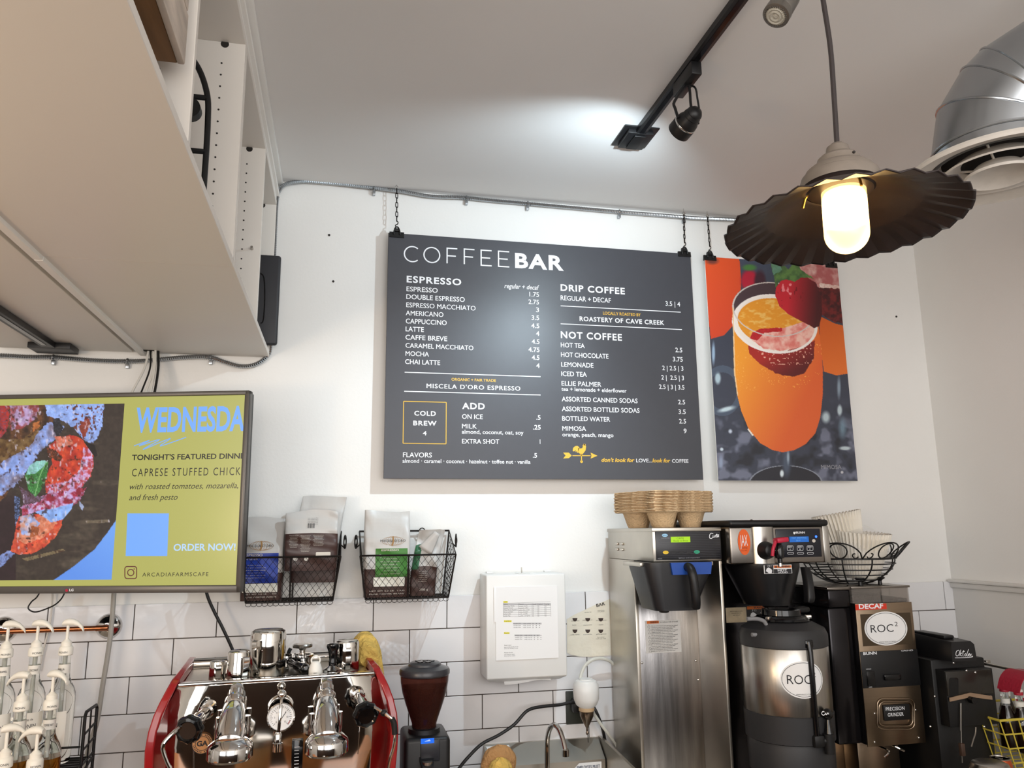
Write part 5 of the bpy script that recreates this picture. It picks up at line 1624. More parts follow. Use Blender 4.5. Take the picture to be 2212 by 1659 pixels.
# ------------------------------------------------------------------ syrup bottles
M_glass = mat('clear_glass', (246, 250, 248), 0.03, trans=1.0, ior=1.35)
M_syr_b = mat('amber_syrup', (176, 112, 36), 0.08, trans=0.75, ior=1.36)
M_syr_c = mat('clear_syrup', (222, 226, 220), 0.08, trans=0.85, ior=1.36)
M_pump = mat('pump_plastic', (236, 233, 222), 0.38)
M_lab = mat('bottle_label', (232, 230, 222), 0.55)
def syrup(label, px, pcap, y, rz, syr, lvl, neck, main, art, turn):
    p = aty(px, pcap, y)
    t = thing('syrup_bottle', label, 'bottle', (p.x, y, p.z - 0.305), 0, group='syrup bottles with white pumps')
    prof = [(0.030, 0.0), (0.0345, 0.004), (0.0350, 0.02), (0.0350, 0.165), (0.0335, 0.185), (0.0285, 0.200), (0.022, 0.212), (0.0165, 0.226), (0.0148, 0.245), (0.0140, 0.288)]
    MB().lathe(prof, (0, 0, 0), 32).build('glass_body', M_glass, t, local=True)
    if lvl:
        MB().lathe([(0.0300, 0.004), (0.0330, 0.010), (0.0333, lvl - 0.002), (0.0333, lvl)] if lvl < 0.18 else [(0.0300, 0.004), (0.0330, 0.010), (0.0333, 0.165), (0.0318, 0.184), (0.026, lvl)], (0, 0, 0), 32).build('syrup', syr, t, local=True)
    MB().cyl((0, 0, 0.02), (0, 0, 0.285), 0.0045, n=10).build('dip_tube', M_ctube, t, local=True)
    b = MB()
    b.lathe([(0.0352, 0.03), (0.0357, 0.031), (0.0357, 0.139), (0.0352, 0.14)], (0, 0, 0), 32, caps=False)
    # front label: an arc only
    bm2 = MB()
    a0 = -PI / 2 + turn
    bm2.grid(lambda u, v: (0.0358 * math.cos(a0 + (u - 0.5) * 2.3), 0.0358 * math.sin(a0 + (u - 0.5) * 2.3), 0.03 + 0.11 * v), 20, 2)
    b.bm.free()
    bm2.build('label', M_lab, t, local=True)
    def cyl_text(L, items, r, a0):
        for s, x, z, cap, w, bold in items:
            L.put(s, (x, 0, z), XD, ZU, cap, w, align='C', bold=bold)
        L.V = [(r * math.cos(a0 + q[0] / r), r * math.sin(a0 + q[0] / r), q[2]) for q in L.V]
        return L
    L = cyl_text(Letters(), [('MONIN', 0, 0.100, 0.011, 0.040, 0), ('Sirop de', 0, 0.120, 0.006, 0.024, 0), (main, 0, 0.082, 0.004, 0.035, 0)], 0.0362, a0)
    L.build('label_lettering', M_ink, t, local=True)
    L = Letters()
    for k in range(5):
        an = 2 * PI * k / 5 + 0.3
        L.quad([(0.010 * math.cos(an) * s_ + 0.002 * math.cos(an + 1.57) * q_, 0, 0.058 + 0.012 * math.sin(an) * s_ + 0.002 * math.sin(an + 1.57) * q_) for s_, q_ in ((0.15, 0), (0.6, 1.4), (1.1, 0), (0.6, -1.4))])
    L.V = [(0.0362 * math.cos(a0 + q[0] / 0.0362), 0.0362 * math.sin(a0 + q[0] / 0.0362), q[2]) for q in L.V]
    L.build('fruit_print', art, t, local=True)
    bm2 = MB()
    bm2.lathe([(0.0160, 0.238), (0.0156, 0.2385), (0.0150, 0.262), (0.0154, 0.2625)], (0, 0, 0), 24, caps=False)
    bm2.build('neck_label', M_lab, t, local=True)
    L = cyl_text(Letters(), [(neck, 0, 0.247, 0.0055, 0.024, 0.01)], 0.0164, a0)
    L.build('neck_lettering', M_ink, t, local=True)
    bm2 = MB()
    bm2.lathe([(0.0175, 0.286), (0.0190, 0.288), (0.0185, 0.306), (0.0165, 0.310), (0.0135, 0.312), (0.0135, 0.322), (0.010, 0.325), (0.0055, 0.330)], (0, 0, 0), 28)
    bm2.build('pump_collar', M_pump, t, local=True)
    L = cyl_text(Letters(), [('MONIN', 0, 0.293, 0.0055, 0.024, 0)], 0.0194, a0 + 0.25)
    L.build('collar_lettering', M_ink, t, local=True)
    MB().cyl((0, 0, 0.328), (0, 0, 0.372), 0.0042, n=12).build('pump_stem', M_pump, t, local=True)
    H = MB(Matrix.Rotation(rz, 4, 'Z'))
    secs = []
    for x, z, hy, hz in ((-0.014, 0.373, 0.009, 0.006), (-0.008, 0.376, 0.012, 0.009), (0.004, 0.377, 0.0125, 0.010), (0.016, 0.376, 0.0105, 0.009), (0.028, 0.371, 0.008, 0.0072), (0.038, 0.362, 0.0062, 0.006), (0.043, 0.353, 0.0052, 0.005)):
        secs.append([(x, hy * math.cos(a), z + hz * math.sin(a)) for a in np.linspace(0, 2 * PI, 14, endpoint=False)])
    H.loft(secs)
    H.build('pump_spout', M_pump, t, local=True)
    return t
art_r = mat('berry_print', (140, 60, 60), 0.6)
art_g = mat('leaf_print', (60, 140, 80), 0.6)
art_b = mat('vanilla_print', (50, 46, 46), 0.6)
art_n = mat('nut_print', (120, 74, 46), 0.6)
syrup('empty syrup bottle at the back left with a coconut label, pump turned right', 13, 1405, -0.36, 0.15, M_syr_c, 0.11, 'CARAMEL', 'caramel', art_n, 0.1)
syrup('clear syrup bottle with a green leaf label, in the middle of the back row', 78, 1402, -0.36, -0.2, M_syr_c, 0.09, 'COCONUT', 'coconut', art_g, 0.25)
syrup('clear syrup bottle with a dark vanilla sprig label, beside the wire rack end', 143, 1400, -0.36, -0.1, M_syr_c, 0.0, 'VANILLA', 'vanilla', art_b, -0.4)
syrup('amber syrup bottle with a spiced neck label, pump turned left', 47, 1519, -0.50, PI - 0.2, M_syr_b, 0.166, 'SPICED', 'brown sugar', art_n, -0.1)
syrup('amber toffee nut syrup bottle, pump turned right', 111, 1516, -0.50, -0.4, M_syr_b, 0.168, 'TOFFEE NUT', 'toffee nut', art_n, 0.2)
syrup('front syrup bottle at the photo edge, pump bent down', 10, 1640, -0.64, 0.35, M_syr_b, 0.16, 'HAZELNUT', 'hazelnut', art_n, 0.0)
syrup('front syrup bottle with a long pump spout pointing left', 76, 1644, -0.64, PI - 0.15, M_syr_b, 0.16, 'ALMOND', 'almond', art_r, 0.2)
RK = thing('wire_rack', 'black tiered wire rack holding the syrup bottles', 'rack', (-0.95, -0.5, CZ))
zt_ = [aty(143, 1400, -0.36).z - 0.305, aty(111, 1516, -0.50).z - 0.305, aty(76, 1644, -0.64).z - 0.305]
xr_ = aty(166, 1560, -0.36).x
for (y_, z_) in ((-0.36, zt_[0]), (-0.50, zt_[1]), (-0.64, zt_[2])):
    b = MB()
    for dy in (-0.05, -0.025, 0.0, 0.025, 0.05):
        b.tube([(-1.6, y_ + dy, z_ - 0.004), (xr_ + 0.03, y_ + dy, z_ - 0.004)], 0.003, n=6)
    b.tube([(-1.6, y_ - 0.058, z_ + 0.05), (xr_ + 0.03, y_ - 0.058, z_ + 0.05)], 0.003, n=6)
    b.build('shelf_frame', M_blackm, RK)
xe = xr_ + 0.035
b = MB()
P3 = lambda y, z: Vector((xe, y, z))
zr = aty(182, 1525, -0.32).z
b.tube([P3(-0.415, zt_[0] - 0.02), P3(-0.415, zr - 0.01), P3(-0.405, zr), P3(-0.315, zr), P3(-0.305, zr - 0.01), P3(-0.305, CZ + 0.002)], 0.0045, n=8)
for k in range(4):
    z = zr - 0.06 - 0.04 * k
    b.tube([P3(-0.415, z), P3(-0.305, z + 0.012)], 0.003, n=6)
    if k > 1:
        b.tube([P3(-0.56, z - 0.06), P3(-0.305, z + 0.0)], 0.0035, n=6)
b.tube([P3(-0.36, zr), P3(-0.36, zr - 0.2)], 0.0025, n=6)
b.tube([P3(-0.555, zt_[1] - 0.01), P3(-0.555, zt_[1] + 0.06), P3(-0.415, zt_[1] + 0.12)], 0.0045, n=8)
b.tube([P3(-0.695, CZ + 0.002), P3(-0.695, zt_[2] + 0.05), P3(-0.555, zt_[1] + 0.06)], 0.0045, n=8)
b.tube([P3(-0.695, CZ + 0.006), P3(-0.305, CZ + 0.006)], 0.0045, n=8)
b.build('end_frame', M_blackm, RK)

# ------------------------------------------------------------------ espresso machine
EO = aty(604, 1462, -0.50)
ERZ = math.radians(4.4)
EM = thing('espresso_machine', 'red sided chrome two group espresso machine with black steam knobs', 'espresso machine', (EO.x, EO.y, CZ), ERZ)
RZ = Matrix.Rotation(ERZ, 4, 'Z')
EMM = Matrix.Translation(EO) @ RZ                     # local: x right, y back, z from the top front edge
# front profile: (y, z, half width)
EPROF = [(-0.012, 0.0, 0.262), (-0.022, -0.018, 0.271), (-0.034, -0.046, 0.285), (-0.044, -0.078, 0.297), (-0.052, -0.116, 0.306), (-0.057, -0.160, 0.310), (-0.058, -0.210, 0.308), (-0.056, -0.27, 0.303), (-0.05, -0.36, 0.295)]
M_mirror = mat('polished_steel', (206, 202, 196), 0.06, metal=1.0, bump=0.015, bscale=5)
def prof_at(t_):
    k = t_ * (len(EPROF) - 1)
    i = min(int(k), len(EPROF) - 2)
    f = k - i
    return [EPROF[i][j] * (1 - f) + EPROF[i + 1][j] * f for j in range(3)]
b = MB(EMM)
def fpan(u, v):
    y, z, w = prof_at(v)
    yy = -0.030 - 0.004 * v
    return (-w + 2 * w * u, yy, z - 0.004)
b.grid(fpan, 6, 40)
o = b.build('front_panel', M_mirror, EM)
md = o.modifiers.new('thickness', 'SOLIDIFY'); md.thickness = 0.003; md.offset = -1
for sgn in (-1, 1):
    b = MB(EMM)
    prof = [(0.40, 0.006, 0.258)] + [(y - 0.010, z + 0.010, w) for (y, z, w) in EPROF]
    back = [(0.40, z - 0.0 if z < 0.006 else 0.006, w) for (y, z, w) in EPROF]
    secs = []
    th_ = 0.020
    inn, out = [], []
    pts = [(0.40, 0.012, 0.258), (0.0, 0.012, 0.262)] + [(y - 0.012, z + 0.008, w) for (y, z, w) in EPROF[1:]] + [(0.40, -0.36, 0.28)]
    inner = [b._v((sgn * (w - 0.002), y, z)) for y, z, w in pts]
    outer = [b._v((sgn * (w + th_), y, z)) for y, z, w in pts]
    b.bridge(inner, outer)
    b._f(inner)
    b._f(outer[::-1])
    o = b.build('side_panel', M_red, EM)
    md = o.modifiers.new('soft_edge', 'BEVEL'); md.width = 0.004; md.segments = 2; md.limit_method = 'ANGLE'; md.angle_limit = 0.7
b = MB(EMM)
b.box2((-0.258, 0.004, -0.02), (0.258, 0.40, -0.013))
b.build('cup_tray', M_steelw, EM)
b = MB(EMM)
b.box2((-0.262, -0.036, -0.006), (0.262, 0.004, 0.003), 0.002)
b.build('front_rail', M_chrome, EM)
b = MB(EMM)
b.cyl((-0.256, 0.33, 0.000), (0.256, 0.33, 0.000), 0.017, n=20)
b.build('back_rail', M_chrome, EM)
b = MB(EMM)
b.box2((-0.256, 0.392, -0.36), (0.256, 0.40, -0.03))
b.build('back_panel', M_steelw, EM)
b = MB(EMM)
b.box2((-0.285, -0.13, CZ - EO.z + 0.012), (0.285, 0.40, -0.355), 0.01)
b.build('drip_base', M_steelw, EM)
b = MB(EMM)
for sx in (-0.25, 0.25):
    for sy in (-0.1, 0.36):
        b.cyl((sx, sy, CZ - EO.z + 0.0005), (sx, sy, CZ - EO.z + 0.014), 0.02, n=16)
        b.build('foot', M_black, EM)
        b = MB(EMM)
b.bm.free()
FN = (RZ @ Vector((0, -1, 0.35, 0))).to_3d().normalized()        # out of the front panel
FF = (RZ @ Vector((0, -1, 0, 0))).to_3d().normalized()
FX = (RZ @ Vector((1, 0, 0, 0))).to_3d().normalized()
def ey(px, py, yl):
    """photo pixel to the world on the machine plane local y = yl"""
    return atp(px, py, EMM @ Vector((0, yl, 0)), FF)
def group(cx_top, y_top, cx_bot, y_bot, cxh, yh):
    t0, t1 = ey(cx_top, y_top, -0.07), ey(cx_bot, y_bot, -0.145)
    hc_ = ey(cxh, yh, -0.155)
    ax_ = (t1 - t0).normalized()
    L_ = (t1 - t0).length
    b = MB()
    b.lathe([(0.019, -0.026), (0.019, -0.012), (0.015, -0.010), (0.013, -0.004), (0.024, -0.002), (0.0255, 0.010), (0.023, 0.016), (0.028, 0.022), (0.034, L_ * 0.55), (0.039, L_), (0.036, L_ + 0.02)], t0, 28, ax_)
    g = b.build('group_head', M_chrome, EM)
    MB().lathe([(0.0150, -0.044), (0.0165, -0.042), (0.0165, -0.030), (0.0150, -0.028)], t0, 6, ax_).build('hex_cap', M_chrome, g)
    MB().lathe([(0.030, 0.030), (0.042, 0.022), (0.054, 0.012), (0.057, 0.004), (0.057, -0.020), (0.052, -0.026), (0.035, -0.027)], hc_, 40, ZU).build('dispersion_ring', M_chrome, g)
    b = MB()
    for sx in (-1, 1):
        p = t0 * 0.45 + t1 * 0.55 + FX * (sx * 0.034) - FF * 0.03
        b.cyl(p, p - ZU * 0.045, 0.011, n=14)
        b.build('thermosyphon_pipe', M_chrome, g)
        b = MB()
    b.bm.free()
    m_ = t0 * 0.35 + t1 * 0.65
    MB().cyl(m_ + FF * 0.031, m_ + FF * 0.0365, 0.0045, n=12).build('bolt', M_hole, g)
    hb_ = hc_ + ZU * 0.02
    MB().box2((0, 0, 0), (0.001, 0.001, 0.001)).bm.free()
    b = MB(Matrix.Translation(hc_ - FF * 0.05) @ RZ)
    b.box((0, 0.0, 0.01), (0.075, 0.09, 0.07), 0.008)
    b.build('group_flange', M_chrome, g)
group(508, 1512, 497, 1588, 497, 1617)
group(706, 1502, 706, 1580, 706, 1605)
# gauge
gc = ey(607, 1549, -0.095)
GN = (CAM - gc).normalized()
GN = (GN + FF).normalized()
b = MB()
b.lathe([(0.030, -0.02), (0.034, -0.006), (0.0365, 0.0), (0.0365, 0.005), (0.0330, 0.007), (0.0325, 0.002)], gc, 40, GN, caps=False)
b.lathe([(0.033, -0.018), (0.033, 0.0015)], gc, 40, GN)
gg = b.build('pressure_gauge', M_chrome, EM)
MB().cyl(gc + GN * 0.0016, gc + GN * 0.0026, 0.0322, n=40).build('dial', M_paper, gg)
gx = ZU.cross(GN).normalized()
gz = GN.cross(gx).normalized()
L = Letters()
for k in range(25):
    a = math.radians(225 - k * 270 / 24)
    d_ = gx * math.cos(a) + gz * math.sin(a)
    L.stroke([gc + GN * 0.0031 + d_ * (0.024 if k % 4 else 0.021), gc + GN * 0.0031 + d_ * 0.028], 0.0011, GN)
for k in range(7):
    a = math.radians(225 - k * 270 / 6)
    d_ = gx * math.cos(a) + gz * math.sin(a)
    L.put(str(k * 2), gc + GN * 0.0031 + d_ * 0.0165 - gz * 0.002, gx, gz, 0.0042, align='C')
L.stroke([gc + GN * 0.0033 - gz * 0.006, gc + GN * 0.0033 + gx * 0.012 + gz * 0.012], 0.0016, GN)
L.build('scale_print', M_ink, gg)
L = Letters()
L.stroke([gc + GN * 0.0031 + (gx * math.cos(a) + gz * math.sin(a)) * 0.026 for a in np.linspace(-0.75, -0.35, 6)], 0.0025, GN)
L.build('red_zone', M_red, gg)
b = MB()
p0_, p1_ = ey(609, 1500, -0.10), ey(600, 1600, -0.125)
b.tube([p0_ - FF * 0.04, p0_, p0_ * 0.6 + p1_ * 0.4 + FF * 0.012, p1_], 0.0042, n=10, sm=5)
b.build('gauge_pipe', M_chrome, EM)
b = MB()
b.lathe([(0.0075, 0.02), (0.010, 0.016), (0.010, -0.004), (0.0125, -0.006), (0.0125, -0.026), (0.009, -0.028)], p1_, 16, ZU)
b.build('pipe_nut', M_chrome, EM)
MB().sphere(p0_, 0.012).build('pipe_union', M_chrome, EM)
# steam valves with knobs and wands
def valve(px0, py0, px1, py1, dy):
    a_, k_ = ey(px0, py0, -0.05), ey(px1, py1, dy)
    d_ = (k_ - a_).normalized()
    L_ = (k_ - a_).length
    b = MB()
    b.lathe([(0.020, -0.01), (0.020, 0.012), (0.015, 0.016), (0.015, L_ * 0.45), (0.018, L_ * 0.48), (0.018, L_ * 0.8), (0.010, L_ * 0.84), (0.010, L_)], a_, 20, d_)
    v_ = b.build('steam_valve', M_chrome, EM)
    b = MB()
    n_ = 40
    rs_ = []
    for r0, z0 in ((0.020, -0.012), (0.031, -0.008), (0.034, 0.0), (0.034, 0.012), (0.030, 0.018), (0.024, 0.020), (0.021, 0.017), (0.002, 0.0165)):
        ring_ = []
        u_ = d_.orthogonal().normalized()
        w_ = d_.cross(u_)
        for k in range(n_):
            a = 2 * PI * k / n_
            rr_ = r0 * (1 + (0.045 * math.cos(8 * a) if r0 > 0.028 else 0))
            ring_.append(k_ + d_ * z0 + u_ * (rr_ * math.cos(a)) + w_ * (rr_ * math.sin(a)))
        rs_.append(ring_)
    b.loft(rs_)
    b.build('knob', M_blackg, v_)
    return v_
valve(449, 1534, 411, 1573, -0.165)
valve(772, 1500, 789, 1541, -0.155)
b = MB()
b.tube([ey(x, y, yl) for x, y, yl in ((402, 1560, -0.16), (378, 1580, -0.19), (356, 1603, -0.20), (352, 1620, -0.20), (360, 1644, -0.20), (370, 1670, -0.20), (380, 1740, -0.19))], 0.0052, n=10, sm=5)
b.build('steam_wand', M_chrome, EM)
b = MB()
b.tube([ey(x, y, yl) for x, y, yl in ((806, 1526, -0.17), (826, 1538, -0.19), (842, 1549, -0.20), (850, 1560, -0.20), (853, 1590, -0.20), (850, 1615, -0.20), (840, 1650, -0.20), (834, 1700, -0.20))], 0.0045, n=10, sm=5)
b.build('steam_wand', M_chrome, EM)
b = MB()
b.tube([ey(x, y, -0.20) for x, y in ((846, 1552), (851, 1563), (853, 1586))], 0.0078, n=12, sm=4)
b.build('wand_grip', M_blackm, EM)
b = MB()
b.sphere(ey(829, 1540, -0.19), 0.009)
b.build('ball_joint', M_blackm, EM)
# badge, sight glass
bc = ey(437, 1606, -0.040)
b = MB()
bx_, bz_ = FX, ZU
L = Letters()
L.quad([bc + bx_ * (0.026 * math.cos(a)) + bz_ * (0.026 * math.sin(a)) for a in np.linspace(0, 2 * PI, 36, endpoint=False)])
L.build('badge', mat('badge_tan', (196, 142, 92), 0.4), EM)
L = Letters()
bq = bc + FF * 0.0006
for r in (0.0255, 0.0175):
    L.stroke([bq + bx_ * (r * math.cos(a)) + bz_ * (r * math.sin(a)) for a in np.linspace(0, 2 * PI, 36, endpoint=False)], 0.0014, FF, closed=True)
L.put('GA', bq - bz_ * 0.006, bx_, bz_, 0.0125, 0.028, align='C', bold=0.035)
for k in range(30):
    if k % 8 == 7: continue
    a = 2 * PI * k / 30
    d_ = bx_ * math.cos(a) + bz_ * math.sin(a)
    L.stroke([bq + d_ * 0.0198, bq + d_ * 0.0232], 0.0022, FF)
L.build('badge_lettering', M_ink, EM)
s0, s1 = ey(642, 1598, -0.040), ey(640, 1720, -0.040)
b = MB()
b.box((s0 * 0.5 + s1 * 0.5), (0.030, 0.006, (s0 - s1).length), 0.002, RZ.to_3x3())
sg = b.build('sight_glass', M_blackg, EM)
L = Letters()
for k in range(14):
    p = s0 + (s1 - s0) * (0.12 + 0.06 * k) + FF * 0.006
    L.stroke([p - FX * 0.007, p + FX * (0.005 if k else 0.007)], 0.0016, FF)
L.build('level_mark', M_wtext, sg)

# ------------------------------------------------------------------ things on the machine's cup tray
TZ = EO.z - 0.013
def on_tray(px, py, yl):
    p = ey(px, py, yl)
    return Vector((p.x, p.y, TZ + 0.0006))
def pitcher(label, px, yl, wpx, ztop_py, taper, hang):
    c_ = on_tray(px, 1440, yl)
    zc_ = (c_ - CAM).length
    top = ey(px, ztop_py, yl).z - TZ
    r = (ey(px + wpx / 2, 1440, yl) - ey(px - wpx / 2, 1440, yl)).length / 2
    t = thing('milk_pitcher', label, 'pitcher', c_, 0, group='upturned steel milk pitchers')
    MB().lathe([(r * taper, 0.0), (r * taper * 1.02, 0.003), (r * (taper * 0.6 + 0.4), top * 0.35), (r, top * 0.6), (r, top * 0.90), (r * 0.95, top * 0.965), (r * 0.86, top * 0.99), (r * 0.80, top), (r * 0.76, top * 0.99), (r * 0.01, top * 0.985)], (0, 0, 0), 40).build('body', M_mirror, t, local=True)
    b = MB(Matrix.Rotation(hang, 4, 'Z'))
    hw = 0.007
    pr = [(r * 0.95, top * 0.80), (r + 0.018, top * 0.80), (r + 0.024, top * 0.72), (r + 0.016, top * 0.25), (r + 0.006, top * 0.12), (r * 0.97, top * 0.10)]
    P_ = catmull([Vector((x, 0, z)) for x, z in pr], 5)
    secs = []
    for i, p in enumerate(P_):
        tt = P_[min(i + 1, len(P_) - 1)] - P_[max(i - 1, 0)]
        n_ = Vector((-tt.z, 0, tt.x)).normalized() * 0.0016
        secs.append([p + n_ + Vector((0, hw, 0)), p + n_ - Vector((0, hw, 0)), p - n_ - Vector((0, hw, 0)), p - n_ + Vector((0, hw, 0))])
    b.loft(secs)
    b.build('handle', M_chrome, t, local=True)
    b = MB(Matrix.Rotation(hang + PI, 4, 'Z'))
    b.loft([[(r * 0.9, -0.018, 0.002), (r * taper + 0.014, 0, 0.0), (r * 0.9, 0.018, 0.002)], [(r * 0.9, -0.010, top * 0.22), (r * 0.98, 0, top * 0.22), (r * 0.9, 0.010, top * 0.22)]])
    b.build('spout', M_mirror, t, local=True)
    return t
pitcher('tall steel milk pitcher standing upturned on the espresso machine', 577, 0.14, 78, 1360, 1.02, -PI / 2 - 0.45)
pitcher('small round steel pitcher beside the tall one on the machine', 515, 0.075, 50, 1405, 1.12, -PI / 2 + 0.5)
pitcher('smallest steel pitcher at the left corner of the machine top', 470, 0.10, 34, 1427, 1.05, -PI / 2 + 0.2)
pitcher('steel pitcher at the machine right corner, in front of the yellow cloth', 749, 0.095, 52, 1383, 1.0, -PI / 2 + 0.05)
c_ = on_tray(718, 1452, 0.055)
t = thing('coffee_tamper', 'black handled coffee tamper on the machine beside the right pitcher', 'tamper', c_)
hh = ey(718, 1390, 0.055).z - TZ
MB().lathe([(0.027, 0), (0.028, 0.002), (0.028, 0.016), (0.016, 0.022), (0.011, 0.026)], (0, 0, 0), 32).build('base', M_chrome, t, local=True)
MB().lathe([(0.011, 0.026), (0.012, 0.04), (0.0105, hh * 0.5), (0.014, hh * 0.75), (0.019, hh * 0.90), (0.018, hh * 0.97), (0.010, hh)], (0, 0, 0), 32).build('handle', M_blackg, t, local=True)
c_ = on_tray(681, 1455, 0.04)
t = thing('plastic_dome', 'small white plastic cap with a slot on the machine', 'cap', c_)
MB().lathe([(0.018, 0), (0.019, 0.004), (0.019, 0.022), (0.015, 0.034), (0.012, 0.040), (0.008, 0.043), (0.002, 0.0435)], (0, 0, 0), 28).build('body', M_white, t, local=True)
MB().box((0, -0.0188, 0.012), (0.009, 0.002, 0.004)).build('slot', M_hole, t, local=True)
b = MB()
b.tube([(-0.010, 0, 0.036), (-0.012, 0, 0.050), (0, 0, 0.058), (0.012, 0, 0.050), (0.010, 0, 0.036)], 0.0025, n=8, sm=4)
b.build('loop', M_white, t, local=True)
def portafilter(label, px, yl, py_head, ang):
    c_ = on_tray(px, 1450, yl)
    t = thing('portafilter', label, 'portafilter', c_, ang, group='portafilters on the machine')
    MB().lathe([(0.024, 0.012), (0.030, 0.014), (0.031, 0.036), (0.033, 0.038), (0.033, 0.044), (0.027, 0.044), (0.026, 0.02), (0.002, 0.018)], (0, 0.045, 0), 32).build('basket_ring', M_chrome, t, local=True)
    MB().lathe([(0.009, 0), (0.011, 0.02), (0.010, 0.05), (0.013, 0.058), (0.015, 0.10), (0.013, 0.115), (0.004, 0.118)], (0, 0.022, 0.028), 20, (0, -1, 0.0 - 0.10)).build('handle', M_blackg, t, local=True)
    b = MB()
    b.tube([(0, 0.045, 0.012), (0, 0.045, 0.004), (-0.012, 0.045, 0.002)], 0.005, n=8)
    b.tube([(0, 0.045, 0.004), (0.012, 0.045, 0.002)], 0.005, n=8)
    b.build('double_spout', M_chrome, t, local=True)
portafilter('portafilter with a black handle pointing forward, beside the white cap', 655, 0.14, 1420, 0.12)
portafilter('portafilter with a black handle right of the tall pitcher', 629, 0.15, 1430, 0.5)
c_ = on_tray(652, 1440, 0.235)
t = thing('knock_tamper', 'steel tamper with a flat disc on top, behind the portafilters', 'tamper', c_)
hh = ey(655, 1391, 0.235).z - TZ
MB().lathe([(0.022, 0), (0.022, 0.012), (0.010, 0.02), (0.0085, 0.05), (0.0095, hh - 0.018), (0.012, hh - 0.014), (0.030, hh - 0.010), (0.031, hh - 0.004), (0.028, hh), (0.002, hh + 0.001)], (0, 0, 0), 32).build('tamper_body', M_steel, t, local=True)
b = MB()
b.tube([(-0.012, 0, hh - 0.07), (-0.034, 0, hh - 0.050), (-0.042, -0.004, hh - 0.028), (-0.036, -0.006, hh - 0.012)], 0.006, n=10, sm=4)
b.build('side_hook', M_blackm, t, local=True)
pth = catmull([Vector((x, 0, z)) for x, z in ((0.222, 0.004), (0.226, 0.040), (0.244, 0.066), (0.272, 0.070), (0.296, 0.050), (0.310, 0.010), (0.315, -0.035), (0.318, -0.075))], 5)
def drape(u, v):
    k = v * (len(pth) - 1)
    i_ = min(int(k), len(pth) - 2)
    p = pth[i_] * (1 - (k - i_)) + pth[i_ + 1] * (k - i_)
    w_ = 0.006 * math.sin(u * 17 + v * 4) + 0.004 * math.sin(u * 31 - v * 7)
    edge = 0.014 * (1 - (2 * u - 1) ** 2)
    return (p.x + w_ * (0.4 + v), 0.17 + 0.15 * u + 0.006 * math.sin(v * 9), p.z + w_ * (1 - v) + edge * (1 - v) - 0.012 * math.sin(u * 6) * v)
b = MB(EMM)
secs = []
for iu in range(25):
    u = iu / 24
    sc_ = 0.25 + 0.75 * min(1, math.sin(PI * (0.08 + 0.84 * u)) ** 0.5)
    loop = [Vector(drape(u, iv / 30)) for iv in range(31)]
    e0, e1 = loop[-1], loop[0]
    loop += [e0 * (1 - q) + e1 * q + Vector((0, 0, -0.004)) for q in (0.2, 0.4, 0.6, 0.8)]
    cz = Vector((0.275, loop[0].y, 0.0))
    secs.append([Vector((cz.x + (p.x - cz.x) * sc_, p.y, cz.z + (p.z - cz.z) * sc_)) for p in loop])
b.loft(secs)
o = b.build('cleaning_cloth', M_yel, smooth=70)
tag(o, 'yellow cleaning cloth draped over the machine right back corner', 'cloth')

# ------------------------------------------------------------------ coffee grinder
YG = -0.40
gr0 = aty(918, 1700, YG)
GR = thing('coffee_grinder', 'black coffee grinder with a smoky bean hopper and blue display', 'grinder', (gr0.x, YG, CZ))
gz_ = lambda py: aty(918, py, YG).z
gx_ = lambda px, py=1500: aty(px, py, YG).x
gcx = (gx_(862, 1445) + gx_(972, 1445)) / 2
RL = (gx_(972, 1445) - gx_(862, 1445)) / 2 * 0.985
c0 = Vector((gcx, YG, 0))
M_smoke = mat('smoky_hopper', (92, 52, 44), 0.06, trans=0.72, ior=1.2)
M_beans = mat('coffee_beans', (46, 24, 18), 0.5, noise=0.4, nscale=140, bump=1.0, bscale=150)
zl = gz_(1450)
MB().lathe([(RL * 0.94, zl - 0.012), (RL, zl - 0.006), (RL, zl + 0.004), (RL * 0.96, zl + 0.010), (RL * 0.66, zl + 0.018), (RL * 0.64, zl + 0.024), (RL * 0.55, zl + 0.028), (0.001, zl + 0.029)], c0, 48).build('lid', mat('dark_grey_lid', (50, 50, 54), 0.3), GR)
b = MB()
for dx, dy in ((-0.015, -0.012), (0.008, -0.02), (0.004, 0.012), (-0.02, 0.014), (0.022, 0.004)):
    b.cyl((gcx + dx, YG + dy, zl + 0.0285), (gcx + dx, YG + dy, zl + 0.031), 0.009, n=14)
    b.build('lid_opening', M_blackg, GR)
    b = MB()
b.bm.free()
zb0, zb1 = gz_(1572), gz_(1453)
hp = []
for f_, pxw in ((0.0, 52), (0.10, 54), (0.25, 66), (0.45, 82), (0.65, 96), (0.85, 104), (1.0, 106)):
    hp.append((RL * pxw / 110, zb0 + (zb1 - zb0) * f_))
MB().lathe(hp, c0, 48).build('hopper', M_smoke, GR)
MB().lathe([(r * 0.955, z) for r, z in hp[:-2]] + [(hp[-2][0] * 0.93, hp[-2][1] - 0.012), (0.002, hp[-2][1] - 0.004)], c0, 48).build('bean_fill', M_beans, GR)
MB().lathe([(RL * 0.50, zb0 + 0.004), (RL * 0.62, zb0 + 0.002), (RL * 0.63, zb0 - 0.012), (RL * 0.52, zb0 - 0.016), (RL * 0.66, zb0 - 0.020), (RL * 0.68, zb0 - 0.032), (RL * 0.55, zb0 - 0.036)], c0, 40).build('collar', M_black, GR)
xb0, xb1 = gx_(869, 1600), gx_(966, 1600)
zt2 = gz_(1580)
b = MB()
b.box2((xb0, YG - 0.075, CZ + 0.02), (xb1, YG + 0.10, zt2), 0.014, 3)
b.build('body', M_black, GR)
